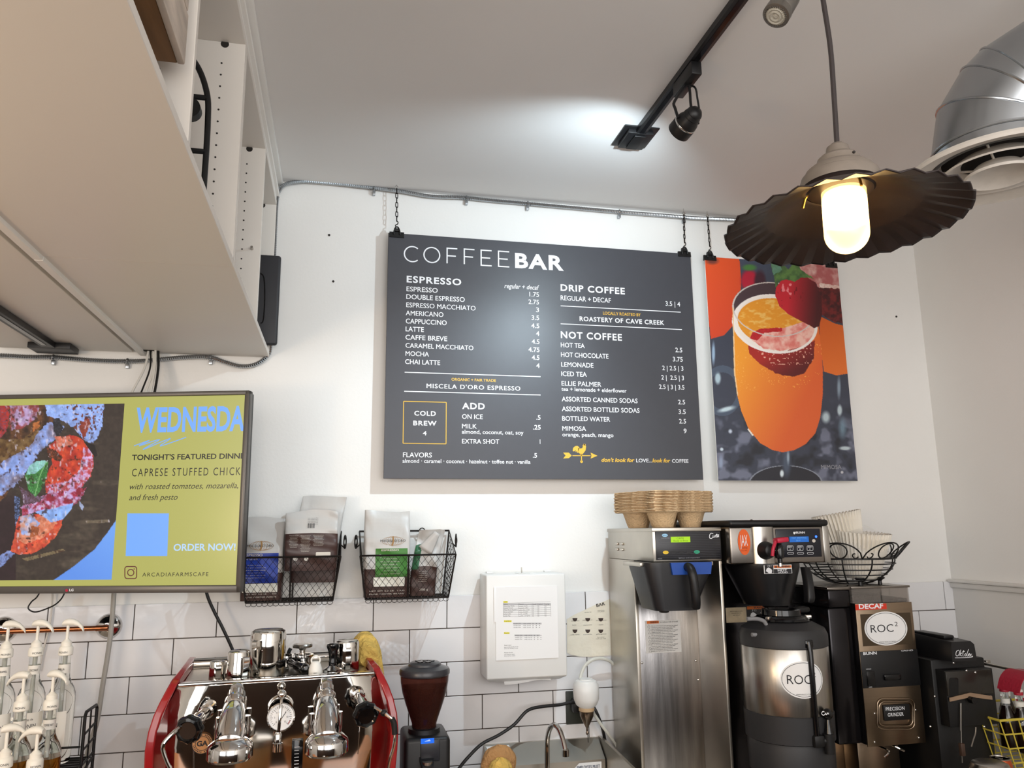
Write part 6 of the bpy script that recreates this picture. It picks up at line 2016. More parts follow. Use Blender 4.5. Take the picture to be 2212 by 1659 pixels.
MB().box2((xb0 - 0.01, YG - 0.16, CZ + 0.0005), (xb1 + 0.01, YG + 0.11, CZ + 0.022), 0.008).build('base', M_black, GR)
b = MB()
b.box2((gx_(904), YG - 0.082, gz_(1630)), (gx_(944), YG - 0.070, gz_(1584)), 0.004)
b.build('control_panel', mat('panel_grey', (40, 42, 48), 0.35), GR)
yd = YG - 0.0825
d0, d1 = aty(909, 1607, yd), aty(938, 1594, yd)
MB().box2((d0.x, yd - 0.0008, d0.z), (d1.x, yd, d1.z)).build('display', mat('blue_display', (10, 20, 60), 0.2, emit=1.0, ecol=(30, 110, 235)), GR)
L = Letters()
L.quad([(d0.x + 0.010, yd - 0.0012, d0.z + 0.006), (d1.x - 0.010, yd - 0.0012, d0.z + 0.006), (d1.x - 0.014, yd - 0.0012, d0.z + 0.011)])
L.build('display_icon', mat('display_white', (10, 10, 10), 0.2, emit=0.9, ecol=(190, 215, 255)), GR)
b = MB()
b.lathe([(0.015, 0.0), (0.015, -0.05), (0.010, -0.07), (0.009, -0.12)], (gcx, YG - 0.098, gz_(1625)), 20, (0, 0, 1))
b.build('chute', M_steel, GR)
b = MB()
b.prism([(gcx - 0.022, YG - 0.07, gz_(1618)), (gcx + 0.022, YG - 0.07, gz_(1618)), (gcx + 0.016, YG - 0.115, gz_(1632)), (gcx - 0.016, YG - 0.115, gz_(1632))], (0, 0, -0.012))
b.build('chute_hood', M_black, GR)

# ------------------------------------------------------------------ steel brewer (left)
YC1 = -0.46
C1 = lambda x, y: (1300 + x / 2.68, 1040 + y / 2.68)
C7 = lambda x, y: (1340 + x / 4.514, 1100 + y / 4.514)
xl_, xr2 = aty(1410, 1180, YC1).x, aty(1558, 1180, YC1).x
zt1, zh1 = aty(1484, 1140, YC1).z, aty(1484, 1213, YC1).z
CB = thing('coffee_brewer', 'tall stainless steel coffee brewer with a green display, under the cardboard trays', 'coffee brewer', ((xl_ + xr2) / 2, -0.25, CZ))
MB().box2((xl_, YC1, zh1), (xr2, -0.02, zt1), 0.004, 2).build('brew_head', M_steelw, CB)
MB().box2((xl_ - 0.002, YC1 - 0.003, zt1 - 0.012), (xr2 + 0.002, -0.018, zt1 + 0.0008), 0.002).build('top_cover', M_steelw, CB)
YCOL = -0.27
MB().box2((xl_, YCOL - 0.01, CZ + 0.03), (xl_ + 0.012, -0.02, zh1 - 0.0005), 0.001).build('side_wall', M_steelw, CB)
MB().box2((xr2 - 0.010, YC1 + 0.004, CZ + 0.03), (xr2, -0.02, zh1 - 0.0005), 0.001).build('side_wall', M_steelw, CB)
M_stain = mat('stained_steel', (150, 148, 148), 0.3, metal=1.0, noise=0.3, nscale=3.0, stretch=(14, 1, 1.0), bump=0.06, bscale=24)
MB().box2((xl_ + 0.012, YCOL, CZ + 0.03), (xr2 - 0.010, YCOL + 0.012, zh1 - 0.0005), 0.001).build('splash_panel', M_stain, CB)
MB().box2((xl_, YC1, CZ + 0.0005), (xr2, -0.02, CZ + 0.03), 0.004).build('base', M_steelw, CB)
for (x, y) in ((160, 540), (185, 1053), (545, 1038), (713, 1140)):
    p = aty(*C1(x, y), YCOL - 0.0008)
    if p.x > xr2 - 0.02 or p.x < xl_ + 0.014: p.x = min(max(p.x, xl_ + 0.02), xr2 - 0.02)
    MB().sphere((p.x, YCOL - 0.0005, p.z), 0.0042, (1, 0.6, 1), 12).build('screw', M_chrome, CB)
# control panel
yk = YC1 - 0.0025
q0, q1 = aty(*C1(316, 456), yk), aty(*C1(692, 284), yk)
MB().box2((q0.x, yk, q0.z), (q1.x - 0.004, YC1 + 0.001, q1.z), 0.003).build('control_panel', mat('charcoal_panel', (34, 34, 38), 0.3), CB)
yk -= 0.0008
def kq(L, x0, y0, x1, y1, y=None, A=C1):
    a, b2 = aty(*A(x0, y1), y or yk), aty(*A(x1, y0), y or yk)
    L.quad([(a.x, a.y, a.z), (b2.x, a.y, a.z), (b2.x, a.y, b2.z), (a.x, a.y, b2.z)])
    return L
def ko(L, cx, cy, rx, ry, y=None, A=C1, n=24):
    c_ = aty(*A(cx, cy), y or yk)
    e1, e2 = aty(*A(cx + rx, cy), y or yk), aty(*A(cx, cy - ry), y or yk)
    L.quad([(c_.x + (e1.x - c_.x) * math.cos(a), c_.y, c_.z + (e2.z - c_.z) * math.sin(a)) for a in np.linspace(0, 2 * PI, n, endpoint=False)])
    return L
def kt(L, s, x0, yb, x1, cap, y=None, A=C1, **kw):
    plab(L, A, s, x0, yb, x1, cap, y or yk, **kw)
L = Letters()
for k in range(15):
    p, q = aty(*C1(330, 300 + k * 10), yk + 0.0005), aty(*C1(685, 296 + k * 10), yk + 0.0005)
    q.z = p.z
    L.stroke([p, q], 0.0007, NY)
L.build('pinstripe_print', mat('grey_pinstripe', (70, 70, 76), 0.5), CB)
kq(Letters(), 400, 319, 511, 353, yk - 0.0003).build('display', mat('green_display', (30, 40, 4), 0.3, emit=0.95, ecol=(172, 222, 20)), CB)
L = Letters()
kt(L, 'CURTIS', 434, 334, 474, 9, yk - 0.0008)
kt(L, 'Ready to Brew', 416, 348, 500, 9, yk - 0.0008)
L.build('display_lettering', mat('lcd_ink', (64, 96, 10), 0.5), CB)
ko(Letters(), 365, 312, 17, 9, yk - 0.0003).build('logo_badge', mat('pale_blue_print', (160, 206, 236), 0.5), CB)
ko(Letters(), 370, 411, 17, 10, yk - 0.0003).build('power_button', mat('yellow_button', (224, 186, 52), 0.45), CB)
ko(Letters(), 550, 408, 17, 10, yk - 0.0003).build('brew_button', mat('green_button', (52, 168, 130), 0.45), CB)
for x in (415, 460, 505):
    ko(Letters(), x, 409, 16, 9, yk - 0.0003).build('brew_button', mat('dark_button', (24, 24, 28), 0.3) if 'dark_button' not in MATS else MATS['dark_button'], CB)
L = Letters()
kt(L, 'WHT', 352, 316, 378, 7, yk - 0.0008)
L.build('badge_lettering', M_ink, CB)
L = Letters()
kt(L, 'BREW', 537, 412, 563, 6, yk - 0.0008)
L.build('button_lettering', M_ink, CB)
L = Letters()
kt(L, 'G3 BREWING SYSTEM', 345, 331, 392, 5)
kt(L, 'digital brewer  use only with approved server', 445, 446, 567, 6)
kt(L, 'MODEL', 325, 450, 350, 5)
L.build('panel_lettering', mat('grey_print2', (170, 170, 176), 0.6), CB)
L = Letters()
for pts in ([(645, 303), (632, 300), (624, 312), (624, 326), (634, 330), (645, 322)], [(644, 312), (644, 322), (650, 322), (652, 311), (652, 324)], [(656, 312), (656, 324), (658, 313), (662, 311)], [(666, 303), (663, 325)], [(660, 309), (670, 307)], [(669, 312), (668, 323)], [(678, 308), (672, 311), (677, 317), (670, 322)]):
    L.stroke(catmull([aty(*C1(x, y), yk - 0.0004) for x, y in pts], 4), 0.0022, NY)
L.build('script_logo', M_wtext, CB)
L = Letters()
for cx in (75, 115):
    for cy in (338, 392):
        pass
b = MB()
for yy_, zz_ in ((-0.12, 0.055), (-0.17, 0.055), (-0.12, 0.035), (-0.17, 0.035)):
    MB().box2((xl_ - 0.006, yy_ - 0.015, zh1 + zz_ - 0.005), (xl_ + 0.001, yy_ + 0.015, zh1 + zz_ + 0.005), 0.003).build('vent_louvre', M_steelw, CB)
b.bm.free()
# warning label on the splash panel
yw = YCOL - 0.0008
WL = kq(Letters(), 257, 800, 453, 996, yw)
wl = WL.build('warning_label', mat('label_silver', (206, 206, 204), 0.5), CB)
kq(Letters(), 261, 806, 330, 824, yw - 0.0004).build('orange_print', mat('orange_print', (214, 110, 40), 0.6), CB)
L = Letters()
kt(L, 'WARNING', 280, 821, 328, 11, yw - 0.0008, bold=0.02)
kt(L, 'to reduce risk of scald', 336, 818, 440, 8, yw - 0.0008)
for k in range(17):
    kt(L, ('Do not remove brew cone until drip has stopped', 'Caution hot liquid can burn keep hands clear', 'before handling any surface of the brewer')[k % 3], 288, 840 + k * 9.1, 440 - 14 * (k % 3), 6, yw - 0.0008)
for k in range(8):
    c_ = [(272, 838), (275, 858), (276, 878), (277, 903), (278, 925), (279, 943), (280, 966), (281, 982)][k]
    L.stroke([aty(*C1(c_[0] + x, c_[1] + y), yw - 0.0006) for x, y in ((-8, 5), (0, -9), (8, 5))], 0.0010, NY, closed=True)
L.build('warning_lettering', M_ink, CB)
# brew cone
yf0 = -0.43
def funnel(CBx, pts_top, pts_bot, ztop, zbot, m):
    b = MB()
    b.loft([[(x, y, ztop) for x, y in pts_top], [(x, y, ztop - (ztop - zbot) * 0.12) for x, y in pts_top], [(x, y, zbot + 0.01) for x, y in pts_bot], [(x * 0.97 + 0.03 * pts_bot[0][0], y, zbot) for x, y in pts_bot]])
    return b.build('brew_cone', m, CBx)
ft = rr(0, 0, 0.5, 0.5, 0.2)
def oval(x0, x1, y0, y1):
    return [((x0 + x1) / 2 + (x1 - x0) * a, (y0 + y1) / 2 + (y1 - y0) * c_) for a, c_ in ft]
fx0, fx1 = aty(*C7(232, 560), -0.47).x, aty(*C7(895, 560), -0.47).x
bx0, bx1 = aty(*C7(330, 960), -0.47).x, aty(*C7(750, 960), -0.47).x
fz0, fz1 = zh1 - 0.001, aty(*C7(540, 985), -0.47).z
bc_ = funnel(CB, oval(fx0, fx1, -0.50, -0.30), oval(bx0, bx1, -0.49, -0.33), fz0, fz1, mat('brew_cone_plastic', (30, 30, 33), 0.38))
a_, c_ = aty(*C7(487, 527), -0.505), aty(*C7(890, 527), -0.505)
z_ = aty(*C7(690, 636), -0.505).z
MB().loft([[(a_.x, -0.509, fz0), (c_.x, -0.509, fz0), (c_.x, -0.499, fz0), (a_.x, -0.499, fz0)], [(a_.x + 0.006, -0.508, z_), (c_.x - 0.006, -0.508, z_), (c_.x - 0.006, -0.495, z_), (a_.x + 0.006, -0.495, z_)]]).build('blue_front', mat('blue_plastic', (30, 74, 158), 0.4), bc_)
h0, h1 = aty(*C7(712, 590), -0.55), aty(*C7(765, 950), -0.55)
b = MB()
b.tube([Vector((h0.x, -0.49, h0.z + 0.006)), Vector((h0.x, -0.525, h0.z + 0.004)), h0 * 0.8 + h1 * 0.2 + Vector((0, 0.010, 0)), h0 * 0.2 + h1 * 0.8 + Vector((0, 0.012, 0)), h1 + Vector((0, 0.022, -0.004))], 0.0145, n=16, sm=5)
b.build('handle', M_black, bc_)
b = MB()
b.lathe([(0.018, 0), (0.016, -0.010), (0.010, -0.012)], ((bx0 + bx1) / 2 - 0.02, -0.42, fz1), 20)
b.build('drip_outlet', M_black, bc_)
for sx in (-1, 1):
    x_ = (fx0 + fx1) / 2 + sx * ((fx1 - fx0) / 2 + 0.004)
    MB().box2((x_ - 0.006, -0.46, zh1 - 0.014), (x_ + 0.006, -0.30, zh1 - 0.0005), 0.002).build('cone_rail', M_steelw, CB)

# ------------------------------------------------------------------ cardboard cup carriers on the brewer
M_pulp = mat('moulded_pulp', (204, 174, 136), 0.95, noise=0.10, nscale=60, bump=0.6, bscale=160)
tyc = -0.235
t0x, t1x = aty(1346, 1095, tyc).x, aty(1518, 1095, tyc).x
tcx = (t0x + t1x) / 2
zst = zt1 + 0.0012
zr0 = aty(1430, 1104, tyc - 0.08).z
zr1 = aty(1430, 1062, tyc - 0.08).z
NTR = 13
stp = (zr1 - zr0) / (NTR - 1)
TH_ = zr0 - zst
tw_ = (t1x - t0x) / 2 * 0.93
def tray_mesh():
    b = MB()
    n = 64
    def ringp(k, z, jit, seed):
        rs = np.random.RandomState(seed)
        out = []
        for i in range(n):
            a = 2 * PI * i / n
            ca, sa = math.cos(a), math.sin(a)
            r_ = k / max(abs(ca), abs(sa), (abs(ca) + abs(sa)) * 0.56)
            out.append((r_ * ca + rs.uniform(-jit, jit), 0.92 * (r_ * sa) + rs.uniform(-jit, jit), z + rs.uniform(-jit, jit) * 0.6))
        return out
    b.loft([ringp(tw_ * 0.93, TH_ - 0.004, 0.0005, 1), ringp(tw_ * 0.965, TH_ - 0.0045, 0.0010, 2), ringp(tw_, TH_ - 0.0015, 0.0018, 3), ringp(tw_ * 0.995, TH_ + 0.0012, 0.0018, 4), ringp(tw_ * 0.96, TH_ + 0.0012, 0.0006, 5), ringp(tw_ * 0.90, TH_ - 0.0010, 0, 6), ringp(tw_ * 0.60, TH_ - 0.003, 0, 7)], caps=False)
    for sx in (-1, 1):
        for sy in (-1, 1):
            c_ = (sx * tw_ * 0.47, sy * tw_ * 0.44, 0)
            b.lathe([(tw_ * 0.22, 0.0), (tw_ * 0.25, 0.001), (tw_ * 0.36, TH_ * 0.86), (tw_ * 0.41, TH_ - 0.002)], c_, 20)
    b.lathe([(tw_ * 0.12, TH_ * 0.3), (tw_ * 0.2, TH_ * 0.98)], (0, 0, 0), 12)
    return b
tr0 = tray_mesh().build('cup_carrier', M_pulp)
tr0.location = (tcx, tyc, zst)
tr0.rotation_euler = (0, 0, 0.36)
tag(tr0, 'brown cardboard cup carrier at the bottom of the stack on the steel brewer', 'cup carrier', 'cardboard cup carriers stacked on the brewer')
ordn = ['second', 'third', 'fourth', 'fifth', 'sixth', 'seventh', 'eighth', 'ninth', 'tenth', 'eleventh', 'twelfth']
for k in range(1, NTR):
    lab = 'brown cardboard cup carrier on top of the stack' if k == NTR - 1 else 'brown cardboard cup carrier, %s from the bottom of the stack' % ordn[k - 1]
    o = dup(tr0, label=lab, loc=(tcx + random.uniform(-0.0012, 0.0012), tyc + random.uniform(-0.0012, 0.0012), zst + k * stp), rz=0.36 + random.uniform(-0.025, 0.025))
    o.scale = (1 + 0.014 * (k % 2), 1 + 0.014 * (k % 2), 1)

# ------------------------------------------------------------------ second brewer
YB2 = -0.50
xa2, xb2 = xr2 + 0.012, aty(1791, 1180, YB2).x
zt2_, zh2 = aty(1700, 1137, YB2).z, aty(1700, 1217, YB2).z
B2 = thing('coffee_brewer', 'steel and black coffee brewer with a blue display and red tap lever', 'coffee brewer', ((xa2 + xb2) / 2, -0.25, CZ))
M_dsteel = mat('dark_brushed_steel', (136, 130, 124), 0.26, metal=1.0, noise=0.05, nscale=14, stretch=(1, 1, 18))
MB().box2((xa2, YB2, zh2), (xb2, -0.04, zt2_), 0.006, 3).build('brew_head', M_dsteel, B2)
b = MB()
b.box2((xa2 - 0.0, YB2 - 0.006, zt2_ + 0.0002), (xb2 + 0.003, -0.02, zt2_ + 0.022), 0.009, 3)
b.build('lid', M_black, B2)
for px in (1620, 1766):
    p = aty(px, 1122, YB2 + 0.04)
    MB().sphere((p.x, YB2 + 0.03, zt2_ + 0.022), 0.005, (1, 1, 0.5), 12).build('lid_button', M_black, B2)
c0_, c1_ = aty(1625, 1180, YB2).x, aty(1673, 1180, YB2).x
b = MB()
cxm = (c0_ + c1_) / 2
hw = (c1_ - c0_) / 2
ring = [(cxm + hw * math.cos(a), YB2 + 0.004 - 0.020 * math.sin(a)) for a in np.linspace(0, PI, 16)]
b.loft([[(x, y, z) for x, y in ring] for z in (zh2 + 0.001, zt2_ - 0.001)])
b.build('highlight_bulge', M_steel, B2)  # lighter half-round, shaped in place of a bright vertical reflection
MB().box2((xb2 - 0.022, YB2 - 0.003, zh2), (xb2 + 0.001, YB2 + 0.004, zt2_), 0.002).build('edge_trim', M_steel, B2)
# dark column
M_dcol = mat('dark_glossy_column', (40, 38, 40), 0.15, metal=0.7)
MB().box2((xa2, -0.24, CZ + 0.03), (xb2 - 0.01, -0.06, zh2 - 0.0005), 0.004).build('column', M_dcol, B2)
MB().box2((xa2, -0.42, CZ + 0.0005), (xb2, -0.06, CZ + 0.03), 0.004).build('base', M_black, B2)
# display
E8 = lambda x, y: (1560 + x / 4.88, 1060 + y / 4.88)
ypn = YB2 - 0.0025
p, q = aty(*E8(585, 705), ypn), aty(*E8(1030, 400), ypn)
MB().box2((p.x, ypn, p.z), (q.x, YB2 + 0.001, q.z), 0.002).build('control_panel', mat('midnight_panel', (22, 24, 34), 0.25), B2)
ypn -= 0.0006
kq(Letters(), 712, 482, 910, 543, ypn, E8).build('display', mat('blue_lcd', (6, 20, 60), 0.2, emit=0.8, ecol=(28, 110, 200)), B2)
L = Letters()
kt(L, 'HOT BREWING', 735, 505, 888, 16, ypn - 0.0005, E8)
kt(L, '201 F', 780, 532, 825, 14, ypn - 0.0005, E8)
L.build('display_lettering', mat('lcd_pale', (8, 10, 20), 0.3, emit=0.8, ecol=(120, 180, 236)), B2)
for (x, y) in ((684, 516), (990, 484)):
    ko(Letters(), x, y, 11, 14, ypn - 0.0004, E8).build('indicator_light', mat('blue_led', (10, 20, 80), 0.2, emit=4.0, ecol=(40, 90, 255)) if 'blue_led' not in MATS else MATS['blue_led'], B2)
ko(Letters(), 966, 528, 18, 18, ypn - 0.0003, E8).build('stop_button', M_cream, B2)
L = Letters()
for x in (687, 792, 896):
    for pts in (rr(x + 30, 605, 31, 24, 8), rr(x + 34, 659, 32, 10, 9)):
        L.stroke([aty(*E8(a, c), ypn) for a, c in pts], 0.0012, NY, closed=True)
for x, s in ((687, 'A'), (792, 'B'), (896, 'C')):
    kt(L, 'BREW', x + 10, 600, x + 50, 11, ypn, E8, bold=0.02)
    kt(L, s, x + 24, 622, x + 36, 12, ypn, E8, bold=0.02)
kt(L, 'BUNN', 780, 452, 872, 22, ypn, E8, bold=0.02)
L.quad([aty(*E8(x, y), ypn) for x, y in ((750, 434), (774, 434), (774, 448), (766, 460), (756, 460), (750, 448))])
L.build('panel_lettering', M_wtext, B2)
# sticker
cJ = aty(1607.5, 1171, YB2 - 0.0012)
ko(Letters(), 1607.5, 1171, 13.4, 28, YB2 - 0.0012, lambda x, y: (x, y), 36).build('oval_sticker', mat('orange_sticker', (226, 96, 32), 0.4), B2)
L = Letters()
ident = lambda x, y: (x, y)
plab(L, ident, 'JAX', 1599.5, 1179, 1615.5, 24, YB2 - 0.0018)
L.build('sticker_lettering', M_wtext, B2)
L = Letters()
plab(L, ident, 'COFFEE', 1600, 1186, 1615, 4, YB2 - 0.0018)
plab(L, ident, 'since 1997', 1601, 1191, 1614, 3, YB2 - 0.0018)
L.build('sticker_print', mat('dark_orange', (150, 50, 20), 0.5), B2)
# tap
fb = aty(1657, 1189, YB2 - 0.02)
b = MB()
b.lathe([(0.030, 0.0), (0.027, 0.018), (0.020, 0.036), (0.012, 0.040)], Vector((fb.x - 0.003, YB2 - 0.014, fb.z)), 28, (0, -1, 0))
tap = b.build('water_tap', M_black, B2)
tc_ = Vector((fb.x + 0.019, YB2 - 0.062, fb.z))
MB().cyl(Vector((fb.x, YB2 - 0.05, fb.z)), tc_, 0.012, n=18).build('tap_neck', M_blackg, tap)
MB().lathe([(0.008, -0.040), (0.0085, -0.026), (0.014, -0.024), (0.016, 0.0), (0.015, 0.014), (0.011, 0.020), (0.011, 0.026)], tc_, 22, ZU).build('tap_body', M_blackg, tap)
MB().lathe([(0.0062, -0.050), (0.0062, -0.038)], tc_, 14, ZU).build('tap_nozzle', M_chrome, tap)
M_rlev = mat('red_lever', (186, 30, 62), 0.4)
b = MB()
b.box(tc_ + Vector((0.001, -0.012, 0.034)), (0.042, 0.032, 0.016), 0.004, Matrix.Rotation(-0.1, 3, 'Y'))
b.tube([tc_ + Vector((-0.018, -0.014, 0.030)), tc_ + Vector((-0.030, -0.016, 0.008)), tc_ + Vector((-0.034, -0.014, -0.016))], 0.0055, n=10, sm=4)
b.build('tap_lever', M_rlev, tap)
# labels on the column
yl2 = -0.241
A1 = lambda x, y: (1340 + x / 4.514, 1100 + y / 4.514)
kq(Letters(), 1035, 955, 1226, 1108, yl2, A1).build('stained_label', mat('stained_paper', (206, 190, 160), 0.8, noise=0.2, nscale=26), B2)
L = Letters()
for k, s in enumerate(('Before using carefully', 'follow all directions', 'see manual')):
    kt(L, s, 1072 + 12 * k, 1002 + 18 * k, 1192 - 12 * k, 10, yl2 - 0.0005, A1)
L.build('stained_lettering', M_ink, B2)
kq(Letters(), 1207, 735, 1340, 925, yl2, A1).build('rating_label', mat('silver_blue_label', (170, 178, 186), 0.5), B2)
kq(Letters(), 1232, 938, 1462, 1085, yl2, A1).build('warning_label', M_black, B2)
kq(Letters(), 1236, 940, 1460, 978, yl2 - 0.0004, A1).build('orange_print', MATS['orange_print'], B2)
L = Letters()
kt(L, 'WARNING', 1300, 970, 1432, 22, yl2 - 0.0008, A1, bold=0.02)
kt(L, 'BUNN-O-MATIC', 1220, 805, 1300, 12, yl2 - 0.0006, A1)
for k in range(5):
    kt(L, 'MODEL SERIAL', 1222, 835 + 17 * k, 1295, 11, yl2 - 0.0006, A1)
L.build('warning_lettering', M_ink, B2)
L = Letters()
def hand(L, A, x, y, s, yy):
    L.quad([aty(*A(x + s * a, y + s * c), yy) for a, c in ((-0.5, 0.2), (-0.4, -0.2), (-0.1, -0.4), (0.1, -0.3), (0.4, -0.1), (0.5, 0.1), (0.45, 0.5), (0.0, 0.55), (-0.2, 0.4))])
    for k in range(3):
        L.stroke([aty(*A(x + s * (-0.2 + 0.25 * k + d), y + s * e), yy) for d, e in ((0, -0.5), (0.06, -0.65), (0, -0.8))], 0.0012, NY)
hand(L, A1, 1300, 1030, 66, yl2 - 0.0006)
for k in range(4):
    kt(L, 'hot liquid may burn', 1365, 1012 + 18 * k, 1450, 9, yl2 - 0.0006, A1)
L.build('hand_pictogram', M_wtext, B2)
# brew bucket
yb0 = -0.40
f0, f1 = aty(1606, 1222, -0.46).x, aty(1748, 1222, -0.46).x
g0, g1 = aty(1636, 1296, -0.46).x, aty(1730, 1296, -0.46).x
zf0, zf1 = zh2 - 0.001, aty(1690, 1308, -0.45).z
bk = funnel(B2, [((f0 + f1) / 2 + (f1 - f0) / 2 * math.cos(a), -0.36 + 0.135 * math.sin(a)) for a in np.linspace(0, 2 * PI, 40, endpoint=False)], [((g0 + g1) / 2 + (g1 - g0) / 2 * math.cos(a), -0.38 + 0.085 * math.sin(a)) for a in np.linspace(0, 2 * PI, 40, endpoint=False)], zf0, zf1, mat('brew_bucket_plastic', (20, 20, 22), 0.3))
hx0, hx1 = aty(1738, 1225, -0.50), aty(1746, 1302, -0.53)
b = MB()
secs = []
for f_, w_, dy in ((0.0, 0.010, 0.0), (0.15, 0.013, -0.008), (0.5, 0.013, -0.012), (0.85, 0.014, -0.010), (0.97, 0.012, -0.004), (1.0, 0.006, 0.0)):
    p = hx0 * (1 - f_) + hx1 * f_
    secs.append([(p.x + w_ * a, p.y + dy + 0.016 * c, p.z) for a, c in rr(0, 0, 1, 1, 0.5, 4)])
b.loft(secs)
b.build('handle', M_black, bk)
b = MB()
b.lathe([(0.030, 0.006), (0.022, -0.006), (0.013, -0.012), (0.012, -0.022)], ((g0 + g1) / 2, -0.39, zf1), 22)
b.build('drip_nozzle', M_black, bk)
ywl = -0.497
kk = lambda L, x0, y0, x1, y1, o: kq(L, x0, y0, x1, y1, ywl - o, A1)
yw0 = aty(1680, 1230, ywl)
b = MB()
p, q = aty(*A1(1405, 632), ywl), aty(*A1(1672, 540), ywl)
b.box2((p.x, ywl, p.z), (q.x, ywl + 0.003, q.z), 0.001, 1)
b.build('warning_label', M_paper, bk)
kk(Letters(), 1412, 545, 1490, 627, 0.0005).build('black_print', M_ink, bk)
kk(Letters(), 1498, 580, 1668, 627, 0.0005).build('black_print', M_ink, bk)
kk(Letters(), 1496, 546, 1668, 574, 0.0005).build('orange_print', MATS['orange_print'], bk)
L = Letters()
kt(L, 'WARNING', 1535, 568, 1655, 18, ywl - 0.001, A1, bold=0.03)
L.quad([aty(*A1(x, y), ywl - 0.001) for x, y in ((1506, 570), (1530, 570), (1518, 549))])
L.build('warning_lettering', M_ink, bk)
L = Letters()
kt(L, 'HOT', 1535, 606, 1628, 22, ywl - 0.001, A1, bold=0.03)
kt(L, 'LIQUID', 1538, 624, 1634, 14, ywl - 0.001, A1, bold=0.02)
hand(L, A1, 1450, 592, 60, ywl - 0.001)
L.build('hot_liquid_lettering', M_wtext, bk)

# ------------------------------------------------------------------ thermal server
YS = -0.56
sx_ = aty(1698, 1470, YS).x
TS = thing('thermal_server', 'steel thermal coffee server with an oval sticker under the second brewer', 'coffee server', (sx_, YS, CZ))
sz = lambda py: aty(1698, py, YS - 0.10).z
RS_ = (aty(1782, 1470, YS).x - aty(1614, 1470, YS).x) / 2 * 0.985
c0 = Vector((sx_, YS, 0))
M_mblack = mat('soft_black_plastic', (42, 42, 44), 0.5)
zA, zB_, zC, zD = sz(1376), sz(1402), sz(1548), sz(1612)
MB().lathe([(RS_ * 0.985, zC), (RS_ * 0.99, zC + 0.002), (RS_, zB_ - 0.002), (RS_ * 0.99, zB_)], c0, 64).build('steel_jacket', M_steel, TS)
zsh = zA + 0.040
MB().lathe([(RS_ * 0.99, zB_), (RS_ * 1.01, zB_ + 0.002), (RS_ * 1.01, zA), (RS_ * 0.95, zA + 0.018), (RS_ * 0.72, zA + 0.034), (RS_ * 0.60, zA + 0.038), (RS_ * 0.5, zA + 0.038)], c0, 56).build('shoulder', M_mblack, TS)
MB().lathe([(RS_ * 0.62, zA + 0.037), (RS_ * 0.64, zA + 0.040), (RS_ * 0.64, zA + 0.046), (RS_ * 0.58, zA + 0.050), (RS_ * 0.56, zA + 0.054), (RS_ * 0.46, zA + 0.056), (RS_ * 0.45, zA + 0.072), (RS_ * 0.38, zA + 0.073), (RS_ * 0.36, zA + 0.068), (0.002, zA + 0.066)], c0, 48).build('lid', M_blackg, TS)
for a in (0.5, 2.6):
    p = c0 + Vector((RS_ * 0.60 * math.cos(a), -RS_ * 0.60 * math.sin(a), zA + 0.050))
    MB().box(p, (0.022, 0.014, 0.012), 0.003, Matrix.Rotation(-a, 3, 'Z')).build('lid_latch', M_steel, TS)
p = c0 + Vector((RS_ * 0.62, 0.02, zA + 0.066))
MB().box(p, (0.06, 0.028, 0.018), 0.007, Matrix.Rotation(0.2, 3, 'Z')).build('lid_flap', M_blackm, TS)
MB().lathe([(RS_ * 0.94, zD), (RS_ * 1.0, zD + 0.004), (RS_ * 1.01, zC - 0.002), (RS_ * 0.99, zC)], c0, 56).build('lower_band', M_mblack, TS)
MB().lathe([(RS_ * 0.96, zD - 0.09), (RS_ * 0.97, zD - 0.01), (RS_ * 0.94, zD)], c0, 56).build('base_ring', M_mblack, TS)
MB().lathe([(RS_ * 0.80, zD - 0.20), (RS_ * 0.86, zD - 0.10), (RS_ * 0.94, zD - 0.09)], c0, 56).build('base_skirt', mat('grey_skirt', (110, 110, 114), 0.5), TS)
MB().lathe([(RS_ * 1.05, CZ + 0.0005), (RS_ * 1.05, CZ + 0.012), (RS_ * 0.78, CZ + 0.02), (RS_ * 0.78, zD - 0.195)], c0, 48).build('stand', M_black, TS)
b = MB()
hl = [aty(x, y, YS - 0.05) for x, y in ((1624, 1371), (1640, 1371), (1656, 1368), (1657, 1355), (1650, 1342), (1635, 1337), (1614, 1337))]
b.tube(hl, 0.0062, n=12, sm=5)
b.build('carry_handle', mat('grey_handle', (128, 128, 130), 0.45), TS)
b = MB()
g_t, g_b = aty(1743, 1392, YS - RS_ * 0.92), aty(1757, 1588, YS - RS_ * 0.92)
g_b.x = g_t.x
b.tube([g_t + Vector((0, 0.02, 0.006)), g_t + Vector((0, -0.012, 0.004)), g_t + Vector((0, -0.014, -0.02)), g_b + Vector((0, -0.014, 0.0))], 0.0085, n=14)
b.box(g_t + Vector((0, 0, 0.002)), (0.028, 0.03, 0.026), 0.005)
gt_ = b.build('sight_gauge', M_blackg, TS)
b = MB()
b.box(g_b + Vector((0.004, 0.0, -0.014)), (0.036, 0.05, 0.036), 0.008)
tapc = aty(1781, 1590, YS - RS_ * 0.9)
b.cyl(g_b + Vector((0.01, -0.005, -0.014)), Vector((tapc.x, tapc.y - 0.02, g_b.z - 0.014)), 0.013, n=18)
b.cyl(Vector((tapc.x, tapc.y - 0.02, g_b.z - 0.050)), Vector((tapc.x, tapc.y - 0.02, g_b.z + 0.006)), 0.014, 0.016, n=18)
b.build('faucet', M_blackm, TS)
kb = aty(1783, 1541, YS - RS_ * 0.95)
b = MB()
b.lathe([(0.014, 0.0), (0.010, 0.018), (0.005, 0.045)], Vector((kb.x, kb.y - 0.01, kb.z - 0.055)), 16)
b.build('faucet_neck', M_blackg, TS)
MB().sphere(kb + Vector((0, -0.01, 0)), 0.0165, (1, 0.8, 1), 24).build('faucet_knob', M_blackg, TS)
L = Letters()
